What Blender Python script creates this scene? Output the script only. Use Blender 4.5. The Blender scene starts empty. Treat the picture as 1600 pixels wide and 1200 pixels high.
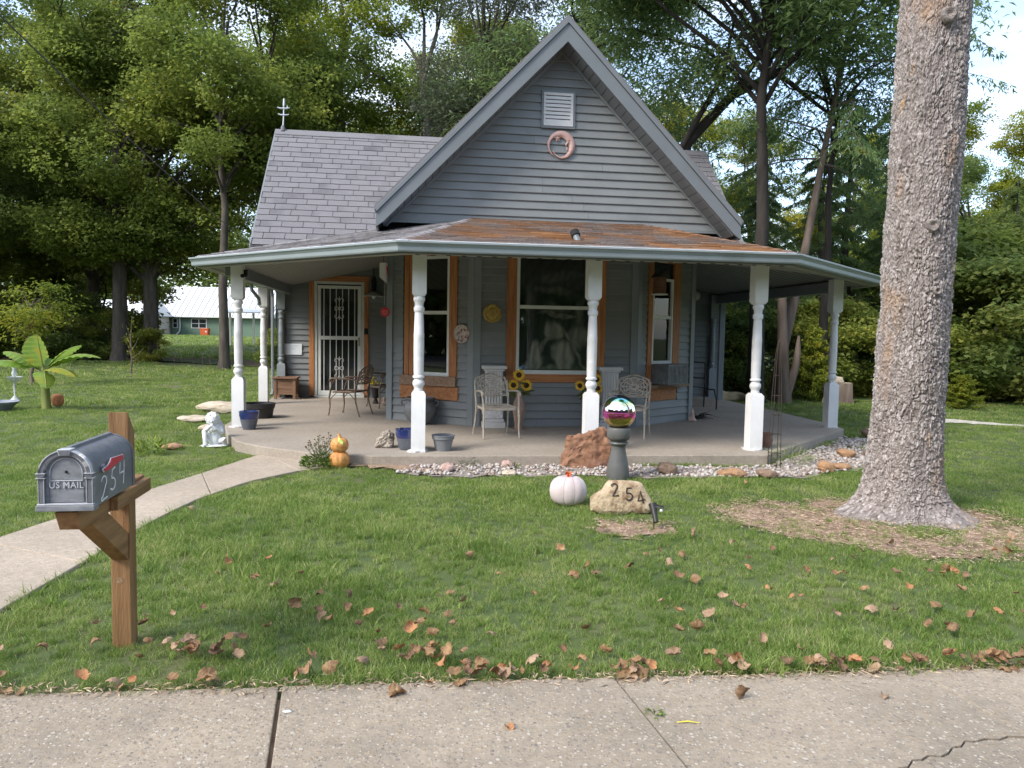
import bpy, bmesh, math, random
import numpy as np
from mathutils import Vector, Matrix, noise as mnoise

scene = bpy.context.scene
col = scene.collection
R = math.radians

# ------------------------------------------------------------------ camera
cam_data = bpy.data.cameras.new('camera')
cam = bpy.data.objects.new('camera', cam_data)
col.objects.link(cam)
cam_data.sensor_width = 36.0
cam_data.lens = 36.0 * 1160 / 1600
cam_data.clip_start = 0.05
cam_data.clip_end = 2000
cam.matrix_world = (Matrix.Translation((0, 0, 1.6)) @ Matrix.Rotation(R(90 - 3.8), 4, 'X')
                    @ Matrix.Rotation(R(1.0), 4, 'Z'))
scene.camera = cam

# ------------------------------------------------------------------ light
SUN_EL, SUN_AZ = R(42), R(-128)            # azimuth measured from +Y towards +X
sun_dir = Vector((math.sin(SUN_AZ) * math.cos(SUN_EL), math.cos(SUN_AZ) * math.cos(SUN_EL), math.sin(SUN_EL)))
sd = bpy.data.lights.new('sun', 'SUN')
sd.energy = 1.45
sd.angle = R(18)
sd.color = (1.0, 0.95, 0.87)
sun = bpy.data.objects.new('sun', sd)
sun.rotation_euler = sun_dir.to_track_quat('Z', 'Y').to_euler()
sun.location = (-20, -10, 20)
col.objects.link(sun)

world = bpy.data.worlds.new('World')
scene.world = world
world.use_nodes = True
wn, wl = world.node_tree.nodes, world.node_tree.links
bg = wn['Background']
bg.inputs['Strength'].default_value = 0.15
sky = wn.new('ShaderNodeTexSky')
sky.sky_type = 'NISHITA'
sky.sun_disc = False
sky.sun_elevation = SUN_EL
sky.sun_rotation = SUN_AZ
sky.air_density = 1.0
sky.dust_density = 1.5
sky.ozone_density = 1.0
tc = wn.new('ShaderNodeTexCoord')
mp = wn.new('ShaderNodeMapping')
mp.inputs['Scale'].default_value = (1, 1, 2.6)
mp.inputs['Location'].default_value = (0.3, 0.1, 0.0)
wl.new(tc.outputs['Generated'], mp.inputs['Vector'])
nz = wn.new('ShaderNodeTexNoise')
nz.inputs['Scale'].default_value = 2.2
nz.inputs['Detail'].default_value = 7
nz.inputs['Roughness'].default_value = 0.55
wl.new(mp.outputs['Vector'], nz.inputs['Vector'])
cr = wn.new('ShaderNodeValToRGB')
cr.color_ramp.elements[0].position = 0.44
cr.color_ramp.elements[0].color = (0.12, 0.12, 0.12, 1)
cr.color_ramp.elements[1].position = 0.66
cr.color_ramp.elements[1].color = (.85, .85, .85, 1)
wl.new(nz.outputs['Fac'], cr.inputs['Fac'])
mx = wn.new('ShaderNodeMix')
mx.data_type = 'RGBA'
wl.new(cr.outputs['Color'], mx.inputs[0])
wl.new(sky.outputs['Color'], mx.inputs[6])
mx.inputs[7].default_value = (4.0, 4.3, 4.8, 1)
wl.new(mx.outputs[2], bg.inputs['Color'])

vs = scene.view_settings
scene.display_settings.display_device = 'sRGB'
vs.view_transform = 'Standard'
vs.look = 'None'
vs.exposure = 1.46
vs.gamma = 1.0
vs.use_curve_mapping = False
try:
    scene.cycles.max_bounces = 8
    scene.cycles.transparent_max_bounces = 8
    scene.cycles.use_denoising = True
except Exception:
    pass

# ------------------------------------------------------------------ helpers
HA = R(7.5)                                # the house stands turned by this angle
HC0 = (2.2, 14.0)                          # house base point in its own plan coordinates
cosA, sinA = math.cos(HA), math.sin(HA)


def W(u, v, z=0.0):
    """plan coordinates of the plot (u along the front, v to the rear) -> world"""
    return Vector((u * cosA - v * sinA, u * sinA + v * cosA, z))


def tag(o, label=None, cat=None, group=None, kind=None):
    if label: o['label'] = label
    if cat: o['category'] = cat
    if group: o['group'] = group
    if kind: o['kind'] = kind
    return o


def empty(name, loc, rz=0.0, label=None, cat=None, group=None, kind=None):
    o = bpy.data.objects.new(name, None)
    o.empty_display_size = 0.1
    col.objects.link(o)
    o.location = loc
    o.rotation_euler = (0, 0, rz)
    return tag(o, label, cat, group, kind)


def children(o):
    return [c for c in bpy.data.objects if c.parent == o]


def copy_tree(o, parent=None):
    c = o.copy()
    col.objects.link(c)
    if parent: c.parent = parent
    for ch in children(o):
        copy_tree(ch, c)
    return c


def frame(origin, xdir, zdir=(0, 0, 1)):
    x = Vector(xdir).normalized(); z = Vector(zdir).normalized()
    y = z.cross(x).normalized(); z = x.cross(y)
    m = Matrix((x, y, z)).transposed().to_4x4()
    m.translation = Vector(origin)
    return m


class MB:
    """collects shapes and links them as one mesh object"""
    def __init__(s, M=None):
        s.v = []; s.f = []; s.mi = []; s.cur = 0; s.M = M

    def add(s, vs_, fs_):
        n = len(s.v)
        for p in vs_:
            p = Vector(p)
            s.v.append(s.M @ p if s.M else p)
        for f in fs_:
            s.f.append([i + n for i in f]); s.mi.append(s.cur)
        return s

    def bx(s, x0, x1, y0, y1, z0, z1):
        return s.add([(x0, y0, z0), (x1, y0, z0), (x1, y1, z0), (x0, y1, z0), (x0, y0, z1), (x1, y0, z1), (x1, y1, z1), (x0, y1, z1)],
                     [(0, 3, 2, 1), (4, 5, 6, 7), (0, 1, 5, 4), (1, 2, 6, 5), (2, 3, 7, 6), (3, 0, 4, 7)])

    def prism(s, pts, d):
        """pts: 3D polygon, d: extrusion vector"""
        n = len(pts); d = Vector(d)
        a = [Vector(p) for p in pts]; b = [p + d for p in a]
        return s.add(a + b, [list(range(n))[::-1], list(range(n, 2 * n))] + [(i, (i + 1) % n, n + (i + 1) % n, n + i) for i in range(n)])

    def tube(s, pts, r, n=8, cap=True, squash=None):
        pts = [Vector(p) for p in pts]
        if not hasattr(r, '__len__'): r = [r] * len(pts)
        rings = []; up = Vector((0, 0, 1)); prev = None
        for i, p in enumerate(pts):
            a = pts[max(i - 1, 0)]; b = pts[min(i + 1, len(pts) - 1)]
            t = (b - a)
            t = t.normalized() if t.length > 1e-9 else Vector((0, 0, 1))
            if prev is None:
                ref = Vector((1, 0, 0)) if abs(t.z) > 0.9 else up
                x = t.cross(ref).normalized()
            else:
                x = (prev - t * prev.dot(t))
                x = x.normalized() if x.length > 1e-6 else t.orthogonal().normalized()
            prev = x; y = t.cross(x)
            ring = []
            for k in range(n):
                an = 2 * math.pi * k / n
                q = x * math.cos(an) * r[i] + y * math.sin(an) * r[i]
                if squash: q = Vector((q.x * squash[0], q.y * squash[1], q.z * squash[2]))
                ring.append(p + q)
            rings.append(ring)
        vs_ = [q for ring in rings for q in ring]; m = len(pts)
        fs_ = [(i * n + k, i * n + (k + 1) % n, (i + 1) * n + (k + 1) % n, (i + 1) * n + k) for i in range(m - 1) for k in range(n)]
        if cap: fs_ += [tuple(range(n))[::-1], tuple(range((m - 1) * n, m * n))]
        return s.add(vs_, fs_)

    def lathe(s, prof, n=24, c=(0, 0, 0), ribs=None, cap=True):
        vs_ = []; c = Vector(c)
        for r, z in prof:
            for k in range(n):
                an = 2 * math.pi * k / n
                rr = r * (ribs(an, z) if ribs else 1)
                vs_.append(c + Vector((rr * math.cos(an), rr * math.sin(an), z)))
        m = len(prof)
        fs_ = [(i * n + k, i * n + (k + 1) % n, (i + 1) * n + (k + 1) % n, (i + 1) * n + k) for i in range(m - 1) for k in range(n)]
        if cap: fs_ += [tuple(range(n))[::-1], tuple(range((m - 1) * n, m * n))]
        return s.add(vs_, fs_)

    def ell(s, c, r, n=12, m=8, rot=None):
        c = Vector(c); vs_ = []; 
        for i in range(m + 1):
            th = math.pi * i / m
            for k in range(n):
                an = 2 * math.pi * k / n
                p = Vector((r[0] * math.sin(th) * math.cos(an), r[1] * math.sin(th) * math.sin(an), -r[2] * math.cos(th)))
                if rot: p = rot @ p
                vs_.append(c + p)
        fs_ = [(i * n + k, i * n + (k + 1) % n, (i + 1) * n + (k + 1) % n, (i + 1) * n + k) for i in range(m) for k in range(n)]
        return s.add(vs_, fs_)

    def mesh(s, name, mats, smooth=None, merge=False):
        me = bpy.data.meshes.new(name)
        me.from_pydata([tuple(p) for p in s.v], [], s.f)
        if not isinstance(mats, (list, tuple)): mats = [mats]
        for m in mats: me.materials.append(m)
        me.polygons.foreach_set('material_index', s.mi)
        if merge:
            b = bmesh.new(); b.from_mesh(me)
            bmesh.ops.remove_doubles(b, verts=b.verts, dist=1e-5)
            b.to_mesh(me); b.free()
        if smooth is not None:
            me.polygons.foreach_set('use_smooth', [True] * len(me.polygons))
            me.set_sharp_from_angle(angle=R(smooth))
        me.update()
        return me

    def build(s, name, mats, parent=None, smooth=None, loc=(0, 0, 0), rz=0.0, bevel=0, merge=False):
        o = bpy.data.objects.new(name, s.mesh(name, mats, smooth, merge))
        col.objects.link(o)
        o.location = loc; o.rotation_euler = (0, 0, rz)
        if parent: o.parent = parent
        if bevel:
            m = o.modifiers.new('bevel', 'BEVEL'); m.width = bevel; m.segments = 2; m.limit_method = 'ANGLE'
        return o


def np_mesh(name, V, Q, mats, tint=None, smooth=False, nper=4):
    """fast mesh from numpy arrays; Q: (M,4) or (M,3)"""
    me = bpy.data.meshes.new(name)
    V = np.asarray(V, np.float32); Q = np.asarray(Q, np.int32)
    k = Q.shape[1]
    me.vertices.add(len(V)); me.vertices.foreach_set('co', V.ravel())
    me.loops.add(Q.size); me.loops.foreach_set('vertex_index', Q.ravel())
    me.polygons.add(len(Q))
    me.polygons.foreach_set('loop_start', np.arange(0, Q.size, k, dtype=np.int32))
    me.polygons.foreach_set('loop_total', np.full(len(Q), k, np.int32))
    if smooth: me.polygons.foreach_set('use_smooth', np.ones(len(Q), bool))
    for m in (mats if isinstance(mats, (list, tuple)) else [mats]): me.materials.append(m)
    if tint is not None:
        a = me.attributes.new('tint', 'FLOAT', 'POINT'); a.data.foreach_set('value', np.asarray(tint, np.float32).ravel())
    me.update(calc_edges=True)
    return me


def link(name, me, parent=None, loc=(0, 0, 0), rz=0, sc=1):
    o = bpy.data.objects.new(name, me); col.objects.link(o)
    o.location = loc; o.rotation_euler = (0, 0, rz)
    o.scale = (sc, sc, sc) if not hasattr(sc, '__len__') else sc
    if parent: o.parent = parent
    return o


# ------------------------------------------------------------------ materials
def mat(name, c1, c2=None, scale=6.0, rough=0.7, bump=0.0, bscale=None, metal=0.0, stretch=(1, 1, 1), spec=0.4,
        lo=0.35, hi=0.65, stain=None, sscale=1.0, slo=.5, shi=.7, rand=0.0, tint=None, transl=0.0, coat=0.0, world=False, detail=6):
    m = bpy.data.materials.new(name); m.use_nodes = True
    n, l = m.node_tree.nodes, m.node_tree.links
    b = n['Principled BSDF']
    b.inputs['Roughness'].default_value = rough
    b.inputs['Metallic'].default_value = metal
    b.inputs['Specular IOR Level'].default_value = spec
    if coat: b.inputs['Coat Weight'].default_value = coat; b.inputs['Coat Roughness'].default_value = .12
    if world:
        g = n.new('ShaderNodeNewGeometry'); src = g.outputs['Position']
    else:
        t = n.new('ShaderNodeTexCoord'); src = t.outputs['Object']
    mp_ = n.new('ShaderNodeMapping'); mp_.inputs['Scale'].default_value = stretch
    l.new(src, mp_.inputs['Vector']); vec = mp_.outputs['Vector']
    outc = None
    if rand:
        oi = n.new('ShaderNodeObjectInfo')
        ad = n.new('ShaderNodeVectorMath'); ad.operation = 'SCALE'
        cb = n.new('ShaderNodeCombineXYZ')
        for k in range(3): l.new(oi.outputs['Random'], cb.inputs[k])
        l.new(cb.outputs[0], ad.inputs[0]); ad.inputs['Scale'].default_value = 37.0
        av = n.new('ShaderNodeVectorMath'); l.new(vec, av.inputs[0]); l.new(ad.outputs[0], av.inputs[1]); vec = av.outputs[0]
    if c2 is None:
        c2 = c1
    tn = n.new('ShaderNodeTexNoise'); tn.inputs['Scale'].default_value = scale; tn.inputs['Detail'].default_value = detail
    l.new(vec, tn.inputs['Vector'])
    rp = n.new('ShaderNodeValToRGB')
    rp.color_ramp.elements[0].position = lo; rp.color_ramp.elements[0].color = (*c1, 1)
    rp.color_ramp.elements[1].position = hi; rp.color_ramp.elements[1].color = (*c2, 1)
    l.new(tn.outputs['Fac'], rp.inputs['Fac']); outc = rp.outputs['Color']
    if stain:
        sn = n.new('ShaderNodeTexNoise'); sn.inputs['Scale'].default_value = sscale; sn.inputs['Detail'].default_value = 5
        l.new(vec, sn.inputs['Vector'])
        sr = n.new('ShaderNodeMapRange'); sr.inputs[1].default_value = slo; sr.inputs[2].default_value = shi
        l.new(sn.outputs['Fac'], sr.inputs[0])
        mm = n.new('ShaderNodeMix'); mm.data_type = 'RGBA'
        l.new(sr.outputs[0], mm.inputs[0]); l.new(outc, mm.inputs[6]); mm.inputs[7].default_value = (*stain, 1)
        outc = mm.outputs[2]
    if tint:
        at = n.new('ShaderNodeAttribute'); at.attribute_name = 'tint'
        mm = n.new('ShaderNodeMix'); mm.data_type = 'RGBA'
        l.new(at.outputs['Fac'], mm.inputs[0]); l.new(outc, mm.inputs[6]); mm.inputs[7].default_value = (*tint, 1)
        outc = mm.outputs[2]
    if rand:
        hs = n.new('ShaderNodeHueSaturation')
        mr = n.new('ShaderNodeMapRange'); mr.inputs[3].default_value = 1 - rand; mr.inputs[4].default_value = 1 + rand
        l.new(oi.outputs['Random'], mr.inputs[0]); l.new(mr.outputs[0], hs.inputs['Value']); l.new(outc, hs.inputs['Color'])
        outc = hs.outputs['Color']
    l.new(outc, b.inputs['Base Color'])
    if bump:
        bn = n.new('ShaderNodeTexNoise'); bn.inputs['Scale'].default_value = bscale or scale * 3; bn.inputs['Detail'].default_value = 6
        l.new(vec, bn.inputs['Vector'])
        bu = n.new('ShaderNodeBump'); bu.inputs['Strength'].default_value = bump; bu.inputs['Distance'].default_value = 0.02
        l.new(bn.outputs['Fac'], bu.inputs['Height']); l.new(bu.outputs['Normal'], b.inputs['Normal'])
    if transl:
        tr = n.new('ShaderNodeBsdfTranslucent'); l.new(outc, tr.inputs['Color'])
        ms = n.new('ShaderNodeMixShader'); ms.inputs[0].default_value = transl
        l.new(b.outputs[0], ms.inputs[1]); l.new(tr.outputs[0], ms.inputs[2])
        l.new(ms.outputs[0], n['Material Output'].inputs['Surface'])
    return m


SIDING = mat('siding_vinyl', (.188, .202, .204), (.205, .220, .222), 3, .55, .05, 90, stretch=(1, 1, 1), stain=(.13, .15, .15), sscale=1.2, slo=.55, shi=.8, rand=.035)
TRIMG = mat('trim_grey_blue', (.19, .212, .22), (.205, .228, .236), 4, .5, .04, 60)
FASCIA = mat('fascia_grey', (.155, .17, .18), (.168, .184, .195), 3, .45, .03, 50)
GUTTER = mat('gutter_grey', (.25, .29, .30), (.27, .31, .32), 3, .35, .02, 50, stain=(.2, .23, .22), sscale=2.0, slo=.55, shi=.75)
ALU = mat('drip_edge_alu', (.75, .77, .80), (.62, .64, .66), 8, .35)
SOFFIT = mat('soffit_vinyl', (.25, .25, .225), (.28, .28, .25), 4, .6)
WHITE = mat('white_paint', (.62, .62, .615), (.56, .56, .55), 7, .5, .12, 60, stain=(.55, .53, .48), sscale=5, slo=.62, shi=.75)
WHITEW = mat('white_window_paint', (.66, .68, .66), (.6, .62, .6), 7, .45)
CEDAR_V = mat('cedar_upright', (.31, .115, .04), (.46, .20, .07), 3.2, .6, .25, 12, stretch=(9, 9, .8), stain=(.13, .04, .015), sscale=2.4, slo=.66, shi=.74, rand=.12)
CEDAR_H = mat('cedar_level', (.31, .115, .04), (.46, .20, .07), 3.2, .6, .25, 12, stretch=(.8, 9, 9), stain=(.13, .04, .015), sscale=2.4, slo=.66, shi=.74, rand=.12)
WEATHER = mat('weathered_board', (.20, .125, .08), (.31, .20, .13), 4, .75, .3, 14, stretch=(1, 9, 9))
SHINGLE = mat('shingle_grey', (.178, .172, .182), (.212, .205, .215), 40, .9, .5, 220, stain=(.10, .095, .105), sscale=.9, slo=.55, shi=.8, rand=.045)
SHGAP = mat('shingle_gap_dark', (.09, .086, .092), (.12, .115, .12), 30, .95)
DARK = mat('dark_void', (.012, .012, .013), (.02, .02, .02), 5, .9)
def concrete(name, base, dark, peb=1.0, pscale=90, world=True, stain=(.2, .18, .15), slo=.5):
    m = bpy.data.materials.new(name); m.use_nodes = True
    n, l = m.node_tree.nodes, m.node_tree.links
    b = n['Principled BSDF']; b.inputs['Roughness'].default_value = .85; b.inputs['Specular IOR Level'].default_value = .25
    g = n.new('ShaderNodeNewGeometry'); P = g.outputs['Position']
    big = n.new('ShaderNodeTexNoise'); big.inputs['Scale'].default_value = 1.3; big.inputs['Detail'].default_value = 8; l.new(P, big.inputs['Vector'])
    r0 = n.new('ShaderNodeValToRGB'); r0.color_ramp.elements[0].position = .32; r0.color_ramp.elements[1].position = .68
    r0.color_ramp.elements[0].color = (*dark, 1); r0.color_ramp.elements[1].color = (*base, 1); l.new(big.outputs['Fac'], r0.inputs['Fac'])
    fine = n.new('ShaderNodeTexNoise'); fine.inputs['Scale'].default_value = 60; fine.inputs['Detail'].default_value = 6; l.new(P, fine.inputs['Vector'])
    f1 = n.new('ShaderNodeMapRange'); f1.inputs[3].default_value = .72; f1.inputs[4].default_value = 1.28; l.new(fine.outputs['Fac'], f1.inputs[0])
    mu = n.new('ShaderNodeVectorMath'); mu.operation = 'SCALE'; l.new(r0.outputs[0], mu.inputs[0]); l.new(f1.outputs[0], mu.inputs['Scale'])
    outc = mu.outputs[0]
    st = n.new('ShaderNodeTexNoise'); st.inputs['Scale'].default_value = 3.5; st.inputs['Detail'].default_value = 9; st.inputs['Roughness'].default_value = .7; l.new(P, st.inputs['Vector'])
    sr = n.new('ShaderNodeMapRange'); sr.inputs[1].default_value = slo; sr.inputs[2].default_value = slo + .25; sr.inputs[4].default_value = .6; l.new(st.outputs['Fac'], sr.inputs[0])
    sm = n.new('ShaderNodeMix'); sm.data_type = 'RGBA'; l.new(sr.outputs[0], sm.inputs[0]); l.new(outc, sm.inputs[6]); sm.inputs[7].default_value = (*stain, 1)
    outc = sm.outputs[2]
    md_ = n.new('ShaderNodeTexNoise'); md_.inputs['Scale'].default_value = 17; md_.inputs['Detail'].default_value = 6; md_.inputs['Roughness'].default_value = .75; l.new(P, md_.inputs['Vector'])
    mdr = n.new('ShaderNodeMapRange'); mdr.inputs[1].default_value = .3; mdr.inputs[2].default_value = .7; mdr.inputs[3].default_value = .80; mdr.inputs[4].default_value = 1.16; l.new(md_.outputs['Fac'], mdr.inputs[0])
    mds = n.new('ShaderNodeVectorMath'); mds.operation = 'SCALE'; l.new(outc, mds.inputs[0]); l.new(mdr.outputs[0], mds.inputs['Scale']); outc = mds.outputs[0]
    hgt = fine.outputs['Fac']
    for pscale, peb in ((pscale, peb), (pscale * .5, peb * .7)) if peb else ():
        vo = n.new('ShaderNodeTexVoronoi'); vo.inputs['Scale'].default_value = pscale; l.new(P, vo.inputs['Vector'])
        hs = n.new('ShaderNodeSeparateColor'); l.new(vo.outputs['Color'], hs.inputs[0])
        pick = n.new('ShaderNodeMapRange'); pick.inputs[1].default_value = .55; pick.inputs[2].default_value = .62; l.new(hs.outputs[0], pick.inputs[0])
        dist = n.new('ShaderNodeMapRange'); dist.inputs[1].default_value = .42; dist.inputs[2].default_value = .30; l.new(vo.outputs['Distance'], dist.inputs[0])
        mm = n.new('ShaderNodeMath'); mm.operation = 'MULTIPLY'; l.new(pick.outputs[0], mm.inputs[0]); l.new(dist.outputs[0], mm.inputs[1])
        m2 = n.new('ShaderNodeMath'); m2.operation = 'MULTIPLY'; l.new(mm.outputs[0], m2.inputs[0]); m2.inputs[1].default_value = peb
        pc = n.new('ShaderNodeValToRGB'); pc.color_ramp.interpolation = 'CONSTANT'
        els = [(0, (.27, .22, .16)), (.2, (.44, .38, .30)), (.4, (.22, .19, .165)), (.55, (.50, .45, .38)), (.68, (.33, .25, .165)), (.88, (.17, .15, .14))]
        while len(pc.color_ramp.elements) < len(els): pc.color_ramp.elements.new(.5)
        for e, (p_, c_) in zip(pc.color_ramp.elements, els): e.position = p_; e.color = (*c_, 1)
        l.new(hs.outputs[1], pc.inputs['Fac'])
        pm = n.new('ShaderNodeMix'); pm.data_type = 'RGBA'; l.new(m2.outputs[0], pm.inputs[0]); l.new(outc, pm.inputs[6]); l.new(pc.outputs[0], pm.inputs[7])
        outc = pm.outputs[2]
        ad = n.new('ShaderNodeMath'); ad.operation = 'ADD'; l.new(mm.outputs[0], ad.inputs[0]); l.new(hgt, ad.inputs[1]); hgt = ad.outputs[0]
    l.new(outc, b.inputs['Base Color'])
    bu = n.new('ShaderNodeBump'); bu.inputs['Strength'].default_value = .5; bu.inputs['Distance'].default_value = .006
    l.new(hgt, bu.inputs['Height']); l.new(bu.outputs[0], b.inputs['Normal'])
    return m


PAVE = concrete('sidewalk_concrete', (.35, .29, .22), (.25, .21, .16), 1.0, 85, stain=(.2, .175, .145), slo=.52)
WALKM = concrete('walkway_concrete', (.44, .365, .285), (.35, .29, .225), .35, 120, slo=.6)
PORCHM = concrete('porch_concrete', (.36, .31, .255), (.30, .258, .21), 0, stain=(.2, .18, .15), slo=.6)
ASPH = mat('asphalt', (.045, .045, .048), (.065, .065, .066), 30, .9, .4, 120, world=True)
SOIL = mat('bare_soil', (.25, .165, .11), (.38, .27, .19), 9, .95, .8, 40, world=True, stain=(.14, .09, .06), sscale=3)
LAWNM = mat('lawn_earth', (.055, .085, .022), (.10, .125, .038), 1.3, .95, .6, 60, world=True, stain=(.14, .12, .06), sscale=.7, slo=.58, shi=.75)
SANDM = mat('sand_track', (.48, .43, .35), (.6, .55, .47), 8, .95, .5, 60, world=True)


def glass_mat(name, tintc=(.02, .025, .025), rough=.03):
    m = bpy.data.materials.new(name); m.use_nodes = True
    n, l = m.node_tree.nodes, m.node_tree.links
    b = n['Principled BSDF']; b.inputs['Base Color'].default_value = (*tintc, 1); b.inputs['Roughness'].default_value = rough
    b.inputs['IOR'].default_value = 1.5
    t = n.new('ShaderNodeTexCoord'); tn = n.new('ShaderNodeTexNoise'); tn.inputs['Scale'].default_value = 2.0; l.new(t.outputs['Object'], tn.inputs['Vector'])
    bu = n.new('ShaderNodeBump'); bu.inputs['Strength'].default_value = .06; l.new(tn.outputs['Fac'], bu.inputs['Height']); l.new(bu.outputs[0], b.inputs['Normal'])
    return m


def clear_glass(name, opac=.25):
    """a pane one can see through: part mirror, part clear"""
    m = bpy.data.materials.new(name); m.use_nodes = True
    n, l = m.node_tree.nodes, m.node_tree.links
    n.remove(n['Principled BSDF'])
    tr = n.new('ShaderNodeBsdfTransparent'); tr.inputs[0].default_value = (.88, .9, .89, 1)
    gl = n.new('ShaderNodeBsdfGlossy'); gl.inputs['Roughness'].default_value = .02
    fr = n.new('ShaderNodeFresnel'); fr.inputs['IOR'].default_value = 1.5
    ad = n.new('ShaderNodeMath'); ad.operation = 'ADD'; ad.inputs[1].default_value = .0; l.new(fr.outputs[0], ad.inputs[0])
    ms = n.new('ShaderNodeMixShader'); l.new(ad.outputs[0], ms.inputs[0]); l.new(tr.outputs[0], ms.inputs[1]); l.new(gl.outputs[0], ms.inputs[2])
    l.new(ms.outputs[0], n['Material Output'].inputs['Surface'])
    return m


GLASSD = glass_mat('dark_window_glass')
CLEAR = clear_glass('clear_window_glass')


def leaf_mat(name, c1, c2, yellow, transl=.35, rough=.55, noise=.25, tw=1.0):
    """green leaves; the 'tint' attribute carries each leaf's own colour"""
    m = bpy.data.materials.new(name); m.use_nodes = True
    n, l = m.node_tree.nodes, m.node_tree.links
    b = n['Principled BSDF']; b.inputs['Roughness'].default_value = rough; b.inputs['Specular IOR Level'].default_value = .3
    at = n.new('ShaderNodeAttribute'); at.attribute_name = 'tint'
    oi = n.new('ShaderNodeObjectInfo')
    sh = n.new('ShaderNodeMapRange'); sh.inputs[3].default_value = -.12; sh.inputs[4].default_value = .12; l.new(oi.outputs['Random'], sh.inputs[0])
    g = n.new('ShaderNodeNewGeometry'); tn = n.new('ShaderNodeTexNoise'); tn.inputs['Scale'].default_value = noise; tn.inputs['Detail'].default_value = 3
    l.new(g.outputs['Position'], tn.inputs['Vector'])
    nr = n.new('ShaderNodeMapRange'); nr.inputs[1].default_value = .3; nr.inputs[2].default_value = .7; nr.inputs[3].default_value = -.25; nr.inputs[4].default_value = .25; l.new(tn.outputs['Fac'], nr.inputs[0])
    a1 = n.new('ShaderNodeMath'); a1.operation = 'ADD'; l.new(at.outputs['Fac'], a1.inputs[0]); l.new(sh.outputs[0], a1.inputs[1])
    a2 = n.new('ShaderNodeMath'); a2.operation = 'ADD'; l.new(a1.outputs[0], a2.inputs[0]); l.new(nr.outputs[0], a2.inputs[1])
    rp = n.new('ShaderNodeValToRGB')
    rp.color_ramp.elements[0].position = .1; rp.color_ramp.elements[0].color = (*c1, 1)
    rp.color_ramp.elements[1].position = .6; rp.color_ramp.elements[1].color = (*c2, 1)
    e = rp.color_ramp.elements.new(1.0); e.color = (*yellow, 1)
    l.new(a2.outputs[0], rp.inputs['Fac'])
    l.new(rp.outputs[0], b.inputs['Base Color'])
    tr = n.new('ShaderNodeBsdfTranslucent'); l.new(rp.outputs[0], tr.inputs['Color'])
    ms = n.new('ShaderNodeMixShader'); ms.inputs[0].default_value = transl
    l.new(b.outputs[0], ms.inputs[1]); l.new(tr.outputs[0], ms.inputs[2])
    l.new(ms.outputs[0], n['Material Output'].inputs['Surface'])
    return m


LEAF_A = leaf_mat('leaves_broad', (.135, .19, .042), (.28, .34, .07), (.48, .44, .085), .55)
LEAF_D = leaf_mat('leaves_dark', (.105, .16, .045), (.20, .265, .07), (.34, .35, .085), .55)
LEAF_F = leaf_mat('leaves_feathery', (.10, .165, .06), (.19, .275, .095), (.30, .35, .11), .55)
LEAF_G = leaf_mat('leaves_greygreen', (.085, .105, .065), (.14, .16, .10), (.18, .19, .12), .35)
LEAF_Y = leaf_mat('leaves_yellowgreen', (.13, .19, .028), (.28, .32, .04), (.50, .44, .06), .5)
GRASS = leaf_mat('grass_blades', (.13, .215, .042), (.30, .41, .095), (.60, .54, .29), .5, .5, 1.6)
BARK = mat('bark_brown', (.05, .042, .034), (.11, .092, .075), 5, .95, .9, 12, stretch=(1, 1, .25))
BARKD = mat('bark_dark', (.022, .018, .015), (.048, .04, .034), 5, .95, .9, 12, stretch=(1, 1, .25))
BARKR = mat('bark_reddish', (.10, .075, .058), (.19, .145, .115), 6, .95, .9, 14, stretch=(1, 1, .2))
# ------------------------------------------------------------------ ground
def clip_poly(poly, a, b, c):
    """keep a*x+b*y<=c (2D points, extra coordinates are interpolated)"""
    out = []
    n = len(poly)
    for i in range(n):
        p, q = poly[i], poly[(i + 1) % n]
        dp, dq = a * p[0] + b * p[1] - c, a * q[0] + b * q[1] - c
        if dp <= 0: out.append(p)
        if (dp < 0 < dq) or (dq < 0 < dp):
            t = dp / (dp - dq)
            out.append(tuple(p[k] + t * (q[k] - p[k]) for k in range(len(p))))
    return out


def inside(px, py, poly):
    c = np.zeros(np.shape(px), bool)
    n = len(poly)
    for i in range(n):
        x1, y1 = poly[i]; x2, y2 = poly[(i + 1) % n]
        if y1 == y2: continue
        cond = ((y1 > py) != (y2 > py)) & (px < (x2 - x1) * (py - y1) / (y2 - y1) + x1)
        c ^= cond
    return c


def sm(t):
    t = np.clip(t, 0, 1); return t * t * (3 - 2 * t)


def ground_z(x, y):
    """gentle swells; the land rises a little far off to the left"""
    x = np.asarray(x, float); y = np.asarray(y, float)
    z = .75 * sm((y - 38) / 48) * sm((-x + 4) / 20)
    z = z - .09 * (y < 3.12)
    z = z + .10 * np.sin(x * .31 + 1) * np.sin(y * .23) * sm((y - 19) / 10) + .012 * np.sin(x * 2.1) * np.sin(y * 1.7 + x) * sm((y - 3.6) / .6)
    return z


def edge_y(x):                              # rear edge of the sidewalk
    return 3.26 + .092 * (x + .9)


def grid(name, xs, ys, material, zoff=0.0, zf=ground_z):
    X, Y = np.meshgrid(xs, ys); Z = zf(X, Y) + zoff
    V = np.stack([X.ravel(), Y.ravel(), Z.ravel()], 1)
    nx, ny = len(xs), len(ys)
    i, j = np.meshgrid(np.arange(nx - 1), np.arange(ny - 1)); a = (j * nx + i).ravel()
    Q = np.stack([a, a + 1, a + nx + 1, a + nx], 1)
    return link(name, np_mesh(name, V, Q, material, smooth=True))


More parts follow.
